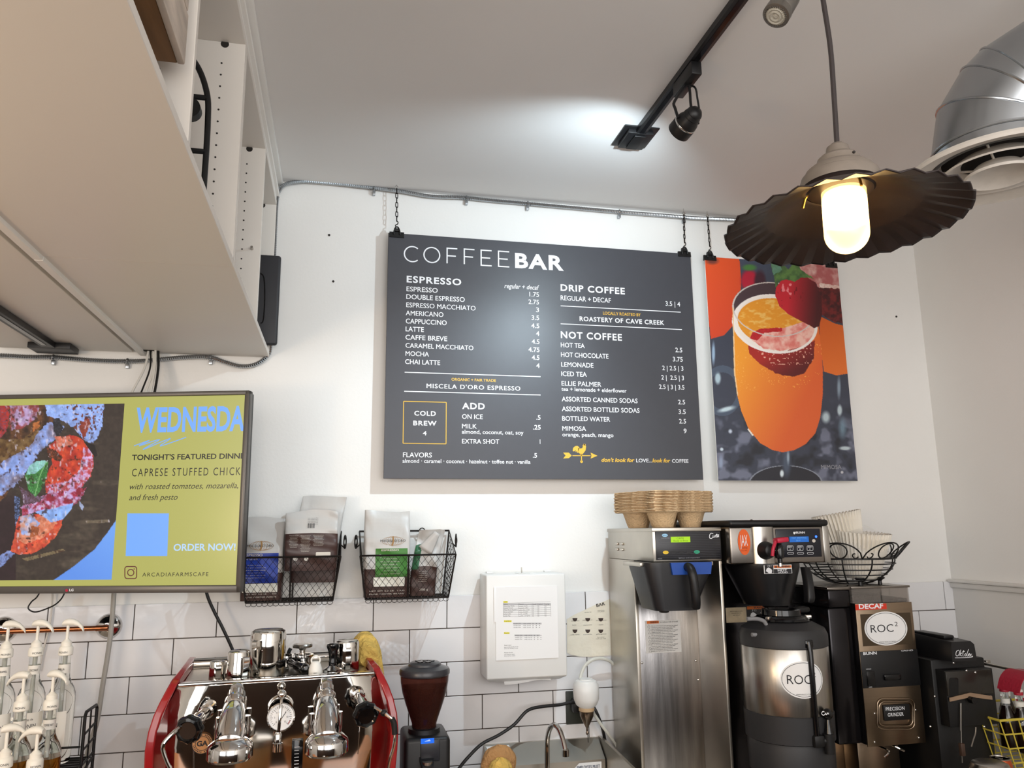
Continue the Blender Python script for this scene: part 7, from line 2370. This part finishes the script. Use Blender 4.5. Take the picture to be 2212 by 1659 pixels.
for pts in ([(1781, 1538), (1777, 1537), (1775, 1542), (1779, 1545), (1783, 1542)], [(1783, 1540), (1785, 1544), (1788, 1540), (1790, 1543)]):
    L.stroke(catmull([aty(x, y, kb.y - 0.0245) for x, y in pts], 4), 0.0022, NY)
L.build('knob_logo', M_wtext, TS)
# wrapped sticker
dirc = (CAM - c0)
an0 = math.atan2(dirc.y, dirc.x)
psi = an0 + math.asin(min(0.95, 32 / 85))
zc_ = aty(1731, 1467, YS - RS_ * 0.9).z
def wrap(L, r):
    L.V = [(c0.x + r * math.cos(psi + q[0] / r), c0.y + r * math.sin(psi + q[0] / r), zc_ + q[2]) for q in L.V]
    return L
orx, orz = 0.069, 0.0535
b = MB()
def oval_pt(u, v):
    a = 2 * PI * u
    x, z = orx * v * math.cos(a), orz * v * math.sin(a)
    r = RS_ + 0.0009
    return (c0.x + r * math.cos(psi + x / r), c0.y + r * math.sin(psi + x / r), zc_ + z)
b.grid(oval_pt, 40, 8)
bmesh.ops.remove_doubles(b.bm, verts=list(b.bm.verts), dist=0.00002)
b.build('oval_sticker', M_paper, TS)
def roc(L, k):
    L.stroke([(orx * 0.93 * math.cos(a), 0, orz * 0.91 * math.sin(a)) for a in np.linspace(0, 2 * PI, 48, endpoint=False)], 0.0013, NY, closed=True)
    L.put('ROC', (-orx * 0.72, 0, -0.012), XD, ZU, 0.026, orx * 1.06, bold=-0.004)
    L.put('2', (orx * 0.42, 0, 0.006), XD, ZU, 0.015, 0.012)
    L.put('WWW.ROC2.COFFEE', (0, 0, -orz * 0.82), XD, ZU, 0.004, orx * 0.78, align='C')
    return L
wrap(roc(Letters(), 1), RS_ + 0.0015).build('sticker_lettering', M_ink, TS)

# ------------------------------------------------------------------ decaf grinder
YD = -0.42
G3_ = lambda x, y: (1560 + x / 3.393, 1300 + y / 3.393)
dx0, dx1 = aty(1860, 1450, YD).x, aty(1983, 1450, YD).x
dzt, dzb = aty(1908, 1302, YD).z, aty(1938, 1606, YD).z
DG = thing('bulk_coffee_grinder', 'steel coffee grinder with a red decaf label and an oval sticker', 'grinder', ((dx0 + dx1) / 2, YD, CZ))
M_bronze = mat('bronze_steel', (150, 132, 112), 0.3, metal=1.0, noise=0.04, nscale=12, stretch=(1, 1, 14))
MB().box2((dx0, YD + 0.002, dzb), (dx1, -0.10, dzt), 0.003).build('body', M_dcol, DG)
MB().box2((dx0 - 0.001, YD - 0.003, dzb - 0.004), (dx1 + 0.001, YD + 0.002, dzt), 0.001).build('face_plate', M_bronze, DG)
yq = YD - 0.0036
MB().box2((dx0 + 0.03, YD + 0.10, CZ + 0.02), (dx1 - 0.03, -0.11, dzb), 0.002).build('pedestal', M_bronze, DG)
MB().box2((dx0 - 0.02, YD - 0.02, CZ + 0.0005), (dx1, -0.11, CZ + 0.02), 0.003).build('base', M_black, DG)
b = MB()
a_, c_ = aty(1800, 1600, -0.22), aty(1885, 1659, -0.22)
b.box2((dx0 - 0.055, -0.24, CZ + 0.02), (dx0 + 0.03, -0.12, dzb - 0.0), 0.002)
b.build('side_pedestal', M_bronze, DG)
kq(Letters(), 1835, 1634, 1850, 1648, -0.2412, ident).build('yellow_label', mat('yellow_label', (226, 196, 50), 0.5), DG)
kq(Letters(), 1835, 1618, 1850, 1634, -0.2412, ident).build('black_label', M_ink, DG)
# hoppers
M_hop = mat('smoky_clear_plastic', (206, 200, 194), 0.08, trans=0.85, ior=1.12)
hz0 = dzt + 0.0005
hz1 = aty(1950, 1267, YD).z
xm = aty(1906, 1290, YD).x
for (xa, xb, yb_, m_) in ((xm + 0.002, dx1 - 0.002, -0.12, 0), (dx0 - 0.006, xm - 0.002, -0.12, 1)):
    b = MB()
    o_, i_ = [(xa, YD + 0.004), (xb, YD + 0.004), (xb, yb_), (xa, yb_)], [(xa + 0.003, YD + 0.007), (xb - 0.003, YD + 0.007), (xb - 0.003, yb_ - 0.003), (xa + 0.003, yb_ - 0.003)]
    b.loft([[(x, y, hz0) for x, y in o_], [(x, y, hz1 - 0.004) for x, y in o_], [(x, y, hz1 - 0.004) for x, y in i_], [(x, y, hz0) for x, y in i_]], caps=False)
    b.build('hopper', M_hop, DG)
    MB().box2((xa + 0.004, YD + 0.008, hz0), (xb - 0.004, yb_ - 0.004, hz0 + (0.012 if m_ == 0 else 0.03)), 0.004).build('bean_fill', M_beans, DG)
    MB().box2((xa - 0.004, YD - 0.002, hz1 - 0.0035), (xb + 0.004, yb_ + 0.003, hz1 + 0.004), 0.002).build('hopper_lid', M_dsteel, DG)
    kx = (xa + xb) / 2
    ky = -0.34 if m_ == 0 else -0.36
    MB().lathe([(0.0075, 0.004), (0.0065, 0.016), (0.009, 0.020), (0.0185, 0.026), (0.017, 0.030), (0.002, 0.0305)], (kx + (0.0 if m_ == 0 else 0.02), ky, hz1), 24).build('lid_knob', M_black, DG)
HZ1 = hz1 + 0.004
MB().box2((dx0 - 0.095, -0.41, dzt - 0.012), (dx0 - 0.008, -0.115, hz1 - 0.006), 0.006).build('side_hopper', M_dcol, DG)
MB().box2((dx0 - 0.095, -0.40, CZ + 0.30), (dx0 - 0.004, -0.12, dzt - 0.014), 0.008).build('side_housing', M_dcol, DG)
MB().box2((dx0 - 0.10, -0.415, hz1 - 0.006), (dx0 - 0.008, -0.11, hz1 + 0.004), 0.003).build('side_lid', M_dsteel, DG)
# labels
kq(Letters(), 978, 12, 1203, 62, yq - 0.0004, G3_).build('red_label', mat('red_label', (206, 54, 32), 0.45), DG)
L = Letters()
kt(L, 'DECAF', 1003, 52, 1182, 34, yq - 0.0009, G3_, bold=0.03)
L.build('red_label_lettering', M_wtext, DG)
kq(Letters(), 1034, 78, 1378, 326, yq - 0.0002, G3_).build('window_plate', mat('dark_bronze', (92, 80, 66), 0.3, metal=0.9), DG)
oc = aty(*G3_(1201, 195), yq - 0.001)
ex = (aty(*G3_(1356, 195), yq).x - oc.x)
ez = (aty(*G3_(1201, 70), yq).z - oc.z)
L = Letters()
L.quad([oc + Vector((ex * math.cos(a), 0, ez * math.sin(a))) for a in np.linspace(0, 2 * PI, 48, endpoint=False)])
L.build('oval_sticker', M_paper, DG)
orx, orz = ex, ez
L = roc(Letters(), 1)
L.V = [(oc.x + q[0], oc.y - 0.0006, oc.z + q[2]) for q in L.V]
L.build('sticker_lettering', M_ink, DG)
p, q = aty(*G3_(1034, 636), yq), aty(*G3_(1428, 346), yq)
MB().box2((p.x, yq - 0.002, p.z), (q.x, YD - 0.002, q.z), 0.002).build('switch_panel', M_black, DG)
L = Letters()
kt(L, 'BUNN', 1035, 390, 1134, 22, yq - 0.0026, G3_, bold=0.025)
kt(L, 'GRIND', 1312, 364, 1400, 10, yq - 0.0026, G3_)
kt(L, 'HIGH', 1056, 498, 1092, 8, yq - 0.0026, G3_)
kt(L, 'LOW', 1076, 630, 1100, 8, yq - 0.0026, G3_)
L.build('panel_lettering', M_wtext, DG)
p, q = aty(*G3_(1180, 575), yq), aty(*G3_(1298, 525), yq)
MB().box2((p.x, yq - 0.010, p.z), (q.x, yq - 0.002, q.z), 0.003).build('rocker_switch', M_blackg, DG)
p, q = aty(*G3_(1062, 620), yq), aty(*G3_(1110, 505), yq)
MB().box2((p.x, yq - 0.005, p.z), (q.x, yq - 0.002, q.z), 0.002).build('slide_switch', M_blackg, DG)
for k, (hw_, hh_, off) in enumerate(((136, 112, 0.003), (124, 90, 0.0062))):
    b = MB()
    b.tube([aty(*G3_(a, c), yq - off + 0.002) for a, c in rr(1272, 822, hw_, hh_, 44, 5)], 0.0028, n=8, closed=True)
    b.build('pressed_rim', M_bronze, DG)
p, q = aty(*G3_(1185, 873), yq), aty(*G3_(1366, 745), yq)
MB().box2((p.x, yq - 0.005, p.z), (q.x, yq, q.z), 0.003).build('name_badge', M_blackm, DG)
L = Letters()
kt(L, 'PRECISION', 1200, 800, 1338, 26, yq - 0.0056, G3_, bold=0.005)
kt(L, 'GRINDER', 1215, 842, 1332, 26, yq - 0.0056, G3_, bold=0.005)
L.build('badge_lettering', M_wtext, DG)
for (x, y) in ((1117, 818), (1418, 792), (1117, 1028), (1442, 996)):
    p = aty(*G3_(x, y), yq)
    MB().sphere((p.x, yq, p.z), 0.0038, (1, 0.7, 1), 12).build('screw', M_chrome, DG)
b = MB()
p = aty(*G3_(1150, 1060), YD + 0.03)
b.tube([p, aty(*G3_(1215, 1090), YD - 0.01), aty(*G3_(1220, 1110), YD - 0.01), aty(*G3_(1190, 1138), YD - 0.01)], 0.004, n=8, sm=4)
b.build('bag_clamp', M_chrome, DG)
b = MB()
b.tube([aty(*G3_(1225, 1040), YD + 0.04), aty(*G3_(1270, 1062), YD + 0.0), aty(*G3_(1335, 1092), YD - 0.01)], 0.004, n=8, sm=4)
b.build('clamp_lever', M_chrome, DG)

# ------------------------------------------------------------------ wire fruit bowl with filters
YW = -0.275
wc0 = aty(1834, 1262, YW)
WB = thing('wire_bowl', 'black scrollwork wire bowl full of coffee filters on the grinder', 'bowl', (wc0.x, YW, HZ1))
rim = (aty(1914, 1204, YW).x - aty(1748, 1204, YW).x) / 2
zrim = aty(1834, 1207, YW - rim * 0.6).z
zbm = HZ1 + 0.004
wcx = (aty(1914, 1204, YW).x + aty(1748, 1204, YW).x) / 2
cW = Vector((wcx, YW, 0))
def bowl_r(f):
    return rim * (0.36 + 0.64 * math.sin(f * PI / 2) ** 0.85)
b = MB()
for f_ in (0.0, 0.2, 0.42, 0.62, 0.82, 1.0):
    r_ = bowl_r(f_)
    z_ = zbm + (zrim - zbm) * f_ ** 1.2
    b.tube([cW + Vector((r_ * math.cos(a), r_ * math.sin(a), z_)) for a in np.linspace(0, 2 * PI, 48, endpoint=False)], 0.0022 if f_ < 1 else 0.0032, n=6, closed=True)
for k in range(10):
    a = 2 * PI * k / 10 + 0.2
    b.tube([cW + Vector((bowl_r(f_) * math.cos(a), bowl_r(f_) * math.sin(a), zbm + (zrim - zbm) * f_ ** 1.2)) for f_ in np.linspace(0, 1, 10)], 0.0026, n=6)
b.build('wire_frame', M_blackm, WB)
hs = 0.056
for k in range(7):
    am = -PI / 2 + 0.12 + 2 * PI * (k - 1) / 7
    half = PI / 7
    def on_rim(s, h):
        a = am + s * half
        r_ = rim * (1 + 0.30 * h)
        return cW + Vector((r_ * math.cos(a), r_ * math.sin(a), zrim + h * hs))
    b = MB()
    b.tube([on_rim(s, 0.30 - 0.3 * 0 + 0.72 * math.cos(s * PI / 2) ** 0.6 * 1.0 - 0.30 * (1 - math.cos(s * PI / 2) ** 0.6)) for s in np.linspace(-1, 1, 17)], 0.0026, n=6)
    b.tube([on_rim(0.34 * math.cos(q), 0.50 + 0.46 * math.sin(q)) for q in np.linspace(0, 2 * PI, 18, endpoint=False)], 0.0024, n=6, closed=True)
    for sg_ in (-1, 1):
        b.tube([on_rim(sg_ * (0.66 + (0.06 + 0.022 * q) * math.cos(q + 1.2)), 0.26 + (0.06 + 0.040 * q) * math.sin(q + 1.2)) for q in np.linspace(0.3, 4.6, 16)], 0.0022, n=6)
    b.build('scroll', M_blackm, WB)
M_filt = mat('filter_paper', (232, 226, 214), 0.85, subs=0.15)
def filters(label, c, r0, r1, h, tilt, n, nst):
    t = thing('coffee_filter_stack', label, 'coffee filters', c, 0, group='stacks of paper coffee filters')
    R_ = Matrix.Rotation(tilt[0], 4, 'X') @ Matrix.Rotation(tilt[1], 4, 'Y')
    b = MB(R_)
    def f(u, v):
        a = 2 * PI * u
        w = math.cos(n * a)
        r_ = r0 + (r1 - r0) * v + w * 0.006 * v
        return (r_ * math.cos(a), r_ * math.sin(a), h * v ** 1.15 + w * 0.0015 * v)
    b.grid(f, n * 6, 8)
    bmesh.ops.remove_doubles(b.bm, verts=list(b.bm.verts), dist=0.00002)
    o = b.build('fluted_cup', M_filt, t, smooth=60, local=True)
    md = o.modifiers.new('thickness', 'SOLIDIFY'); md.thickness = 0.006; md.offset = -1
    b = MB(R_)
    b.cyl((0, 0, 0.0), (0, 0, 0.004), r0, n=32)
    b.build('base', M_filt, t, local=True)
filters('upright stack of fluted paper filters standing in the wire bowl, tallest', cW + Vector((0.030, 0.030, HZ1 + 0.035)), 0.052, 0.084, 0.225, (-0.06, -0.16), 40, 3)
filters('stack of fluted paper filters in front, inside the clear bag', cW + Vector((0.036, -0.020, HZ1 + 0.022)), 0.056, 0.094, 0.165, (0.10, 0.05), 40, 3)
M_bagp = mat('clear_plastic_bag', (246, 246, 246), 0.08, alpha=0.2, spec=1.0, bump=0.9, bscale=20)
b = blob(cW + Vector((0.046, -0.002, HZ1 + 0.105)), (0.120, 0.110, 0.100), 0.05, 21, 56)
tag(b.build('plastic_bag', M_bagp, smooth=60), 'clear crinkled plastic bag round the coffee filters in the wire bowl', 'bag')

# ------------------------------------------------------------------ can seamer
YK = -0.52
OK_ = lambda x, y: (1960 + x / 5.202, 1340 + y / 5.202)
CS = thing('can_seamer', 'black can sealing machine with a white script logo', 'can sealer', (aty(2085, 1500, YK).x, YK + 0.1, CZ))
kx0, kx1 = aty(*OK_(500, 400), YK).x, aty(*OK_(778, 400), YK).x
kz0, kz1 = aty(*OK_(640, 458), YK).z, aty(*OK_(640, 240), YK).z
b = MB()
b.loft([[(kx0, YK, kz0), (kx1, YK, kz0), (kx1 - 0.004, YK, kz1 - 0.010), (kx1 - 0.012, YK + 0.006, kz1), (kx0 + 0.010, YK + 0.006, kz1), (kx0 + 0.002, YK, kz1 - 0.012)],
        [(kx0 - 0.004, YK + 0.20, kz0 - 0.01), (kx1, YK + 0.20, kz0 - 0.01), (kx1 - 0.004, YK + 0.20, kz1 - 0.004), (kx1 - 0.012, YK + 0.20, kz1 + 0.008), (kx0 + 0.010, YK + 0.20, kz1 + 0.008), (kx0, YK + 0.20, kz1 - 0.006)],
        [(kx0 + 0.004, YK + 0.36, kz0 + 0.02), (kx1 - 0.01, YK + 0.36, kz0 + 0.02), (kx1 - 0.01, YK + 0.36, kz1 - 0.004), (kx1 - 0.014, YK + 0.36, kz1 + 0.004), (kx0 + 0.012, YK + 0.36, kz1 + 0.004), (kx0 + 0.006, YK + 0.36, kz1 - 0.006)]])
b.build('head_cover', M_black, CS)
MB().box2((kx0 + 0.02, YK + 0.05, kz1 + 0.002), (kx1 - 0.035, YK + 0.20, kz1 + 0.016), 0.006).build('top_cap', M_black, CS)
yo = YK - 0.0006
L = Letters()
for pts in ([(575, 335), (552, 350), (545, 385), (558, 402), (578, 385), (585, 350), (575, 335)], [(600, 330), (588, 400)], [(618, 365), (592, 382), (612, 402)], [(632, 335), (622, 395), (632, 402)], [(618, 352), (645, 348)], [(655, 372), (641, 388), (648, 402), (660, 390), (655, 372)], [(688, 325), (668, 380), (670, 402), (684, 395), (680, 380)], [(688, 392), (702, 380), (695, 372), (688, 388), (696, 402), (708, 395)], [(708, 378), (712, 402), (716, 382), (726, 378)], [(536, 422), (640, 420), (722, 412), (734, 404), (720, 400)]):
    L.stroke(catmull([aty(*OK_(x, y), yo) for x, y in pts], 4), 0.0020, NY)
L.build('script_logo', M_wtext, CS)
bx0, bx1 = aty(*OK_(400, 900), YK + 0.04).x, aty(*OK_(1000, 900), YK + 0.04).x
MB().box2((bx0 - 0.015, YK + 0.06, CZ + 0.02), (bx1 - 0.01, YK + 0.32, kz0 - 0.002), 0.006).build('column', M_blackm, CS)
MB().box2((bx0 - 0.03, YK - 0.12, CZ + 0.0005), (bx1, YK + 0.32, CZ + 0.02), 0.006).build('base', M_blackm, CS)
p, q = aty(*OK_(440, 850), YK + 0.02), aty(*OK_(920, 545), YK + 0.02)
MB().box2((p.x, YK + 0.012, p.z), (q.x, YK + 0.018, q.z), 0.002).build('guard_plate', mat('smoked_guard', (40, 37, 33), 0.25), CS)
MB().box2((p.x, YK + 0.018, aty(*OK_(660, 1190), YK + 0.02).z), (q.x + 0.01, YK + 0.06, q.z + 0.002), 0.002).build('guard_housing', M_blackm, CS)
yg = YK + 0.0115
L = Letters()
L.quad([aty(*OK_(a, c), yg) for a, c in rr(522, 750, 52, 105, 24)])
L.build('guard_opening', M_blackg, CS)
a1, a2 = aty(*OK_(470, 890), yg), aty(*OK_(945, 870), yg)
b = MB()
b.loft([[Vector((a1.x, yg - 0.004, a1.z + dz)) , Vector((a1.x, yg, a1.z + dz))] + [Vector((a1.x, yg, a1.z - dz2)), Vector((a1.x, yg - 0.004, a1.z - dz2))] for dz, dz2 in ((0.006, 0.006),)] + [[Vector(((a1.x + a2.x) / 2, yg - 0.004, a1.z + 0.018)), Vector(((a1.x + a2.x) / 2, yg, a1.z + 0.018)), Vector(((a1.x + a2.x) / 2, yg, a1.z + 0.004)), Vector(((a1.x + a2.x) / 2, yg - 0.004, a1.z + 0.004))], [Vector((a2.x, yg - 0.004, a2.z + 0.006)), Vector((a2.x, yg, a2.z + 0.006)), Vector((a2.x, yg, a2.z - 0.006)), Vector((a2.x, yg - 0.004, a2.z - 0.006))]])
b.build('wooden_bar', mat('pale_wood', (150, 124, 100), 0.6, noise=0.1, nscale=20), CS)
MB().cyl(aty(*OK_(705, 890), yg - 0.004), aty(*OK_(705, 890), yg - 0.004) + Vector((0, -0.02, 0)), 0.011, n=20).build('knob', M_blackg, CS)
b = MB()
b.tube([aty(*OK_(598, 930), yg), aty(*OK_(598, 1240), yg)], 0.003, n=8)
b.build('lift_rod', M_steel, CS)
b = MB()
b.tube([aty(*OK_(602, 1240), yg), aty(*OK_(606, 1400), yg), aty(*OK_(615, 1600), yg)], 0.0022, n=8)
b.build('lift_rod', M_steel, CS)
b = MB()
b.tube([aty(*OK_(x, y), yg) for x, y in ((770, 1200), (765, 1270), (742, 1340), (720, 1420))], 0.0022, n=6, sm=3)
b.build('brake_cable', M_steel, CS)
for (x, y) in ((520, 478), (665, 565), (765, 585), (425, 885), (375, 1230), (865, 1195), (730, 1208), (935, 855)):
    p = aty(*OK_(x, y), yg)
    MB().sphere((p.x, yg if x > 430 and y < 1200 else YK + 0.058, p.z), 0.004, (1, 0.7, 1), 10).build('bolt', M_chrome, CS)
p = aty(*OK_(610, 1450), yg)
MB().box((p.x, yg - 0.002, p.z), (0.016, 0.014, 0.04), 0.003).build('clamp_block', mat('brown_block', (70, 52, 42), 0.5), CS)

# ------------------------------------------------------------------ right edge: bar, red cloth, bottles, basket, cans
r0_, r1_ = aty(2100, 1428, -0.40), atx(2212, 1451, XR - 0.06)
tR = thing('grab_bar', 'thin steel bar at the right edge, above the red topped bottles', 'bar', r0_)
p1 = aty(2215, 1452, -0.60)
d_ = (p1 - r0_)
MB().cyl(r0_, r0_ + d_ * 2.2, 0.0052, n=14).build('rod', M_steel, tR)
MB().sphere(r0_, 0.008).build('end_nut', M_steel, tR)
MB().box(aty(2138, 1434, -0.46) + Vector((0, 0.01, 0.004)), (0.018, 0.012, 0.014), 0.002).build('bracket', M_steel, tR)
t = thing('red_cloth', 'red cloth hanging from the steel bar at the right edge', 'cloth', aty(2200, 1450, -0.60))
b = MB()
cl_ = [aty(x, y, -0.60) for x, y in ((2178, 1490), (2184, 1466), (2198, 1450), (2216, 1449), (2240, 1452), (2262, 1470))]
cl_ = catmull(cl_, 5)
b.loft([[p + Vector((0, -0.045 + 0.09 * w_, 0)) for w_ in np.linspace(0, 1, 8)] + [p * 1.0 + Vector((0, 0.045 - 0.09 * w_, -0.004)) for w_ in np.linspace(0, 1, 8)] for p in cl_])
b.build('folded_band', mat('crimson_cloth', (158, 22, 48), 0.75, bump=0.3, bscale=120), t)
M_cola = mat('dark_cola', (46, 22, 14), 0.1, trans=0.4)
def soda(label, px, pcap, y, liq):
    p = aty(px, pcap, y)
    t = thing('soda_bottle', label, 'bottle', (p.x, y, p.z - 0.20), 0, group='small glass bottles with red caps')
    MB().lathe([(0.026, 0), (0.029, 0.004), (0.029, 0.085), (0.026, 0.105), (0.018, 0.130), (0.0130, 0.150), (0.0118, 0.185), (0.0130, 0.188), (0.0130, 0.193)], (0, 0, 0), 28).build('glass_body', M_glass, t, local=True)
    MB().lathe([(0.025, 0.004), (0.0275, 0.008), (0.0275, 0.085), (0.0245, 0.104), (0.0165, 0.130), (0.013, 0.142)], (0, 0, 0), 28).build('drink', M_cola, t, local=True)
    MB().lathe([(0.0145, 0.188), (0.0150, 0.190), (0.0150, 0.197), (0.0140, 0.199)], (0, 0, 0), 24).build('cap_band', mat('cap_red', (176, 40, 60), 0.4) if 'cap_red' not in MATS else MATS['cap_red'], t, local=True)
    MB().lathe([(0.0148, 0.199), (0.0150, 0.203), (0.0130, 0.207), (0.002, 0.2075)], (0, 0, 0), 24).build('cap', M_white, t, local=True)
    MB().lathe([(0.0150, 0.150), (0.0150, 0.166)], (0, 0, 0), 24, caps=False).build('neck_label', M_lab, t, local=True)
    return t
soda('glass bottle with a red and white cap beside the black can sealer', 2168, 1486, -0.44, 1)
soda('glass bottle with a white cap partly hidden at the rear of the right corner', 2169, 1471, -0.36, 1)
soda('glass bottle with a red banded cap inside the yellow basket', 2199, 1493, -0.46, 1)
soda('glass bottle at the very right edge under the red cloth', 2216, 1506, -0.42, 1)
YY_ = -0.55
M_yw = mat('yellow_wire', (206, 186, 70), 0.45)
tY = thing('wire_basket', 'yellow wire basket at the bottom right corner', 'basket', aty(2190, 1659, YY_))
xa_, za_ = aty(2160, 1560, YY_).x, aty(2160, 1557, YY_).z
xz_ = XR - 0.03
b = MB()
for k in range(5):
    z_ = za_ - 0.045 * k
    i_ = 0.012 * k
    b.tube([(xa_ + i_, YY_, z_), (xz_, YY_, z_), (xz_, YY_ + 0.26, z_), (xa_ + i_, YY_ + 0.26, z_)], 0.0026 if k else 0.0042, n=6, closed=True)
n_ = int((xz_ - xa_) / 0.035)
for k in range(n_ + 1):
    x_ = xa_ + (xz_ - xa_) * k / n_
    for y_ in (YY_, YY_ + 0.26):
        b.tube([(x_, y_, za_), (min(x_ + 0.012 * 4 * (1 - k / n_), xz_), y_, za_ - 0.18)], 0.0022, n=6)
for k in range(1, 6):
    y_ = YY_ + 0.26 * k / 6
    b.tube([(xa_, y_, za_), (xa_ + 0.048, y_, za_ - 0.18), (xz_, y_, za_ - 0.18)], 0.0022, n=6)
b.build('wire_body', M_yw, tY)
b = MB()
for sx in (xa_ + 0.06, xz_ - 0.02):
    for sy in (YY_ + 0.01, YY_ + 0.25):
        b.tube([(sx, sy, za_ - 0.18), (sx, sy, CZ + 0.001)], 0.0035, n=6)
        b.build('leg', M_yw, tY)
        b = MB()
b.bm.free()
def can(label, px, ptop, y, r, m, wpx):
    p = aty(px, ptop, y)
    t = thing('drink_can', label, 'can', (p.x, y, CZ + 0.0005), 0)
    h = p.z - CZ
    MB().lathe([(r * 0.85, 0), (r, 0.008), (r, h - 0.018), (r * 0.86, h - 0.004)], (0, 0, 0), 40).build('body', m, t, local=True)
    MB().lathe([(r * 0.86, h - 0.004), (r * 0.88, h), (r * 0.82, h - 0.001), (r * 0.80, h - 0.005), (0.002, h - 0.005)], (0, 0, 0), 40).build('lid', M_steel, t, local=True)
    b = MB()
    b.tube([(0.008 * math.cos(a) - 0.004, 0.011 * math.sin(a), h - 0.0025) for a in np.linspace(0, 2 * PI, 14, endpoint=False)], 0.0018, n=6, closed=True)
    b.build('pull_tab', M_steel, t, local=True)
    return t
can('orange drink can beside the yellow basket, behind the steel bowl', 2160, 1636, -0.62, 0.033, mat('orange_can', (190, 84, 44), 0.3, metal=0.5), 48)
pb2 = aty(2138, 1646, -0.74)
t = thing('steel_bowl', 'upturned steel bowl at the bottom edge in front of the can sealer', 'bowl', (pb2.x, -0.74, CZ + 0.0005))
hB = pb2.z - CZ
MB().lathe([(0.072, 0), (0.072, 0.004), (0.066, hB * 0.5), (0.058, hB - 0.02), (0.050, hB - 0.004), (0.042, hB), (0.002, hB - 0.001)], (0, 0, 0), 48).build('shell', M_steel, t, local=True)
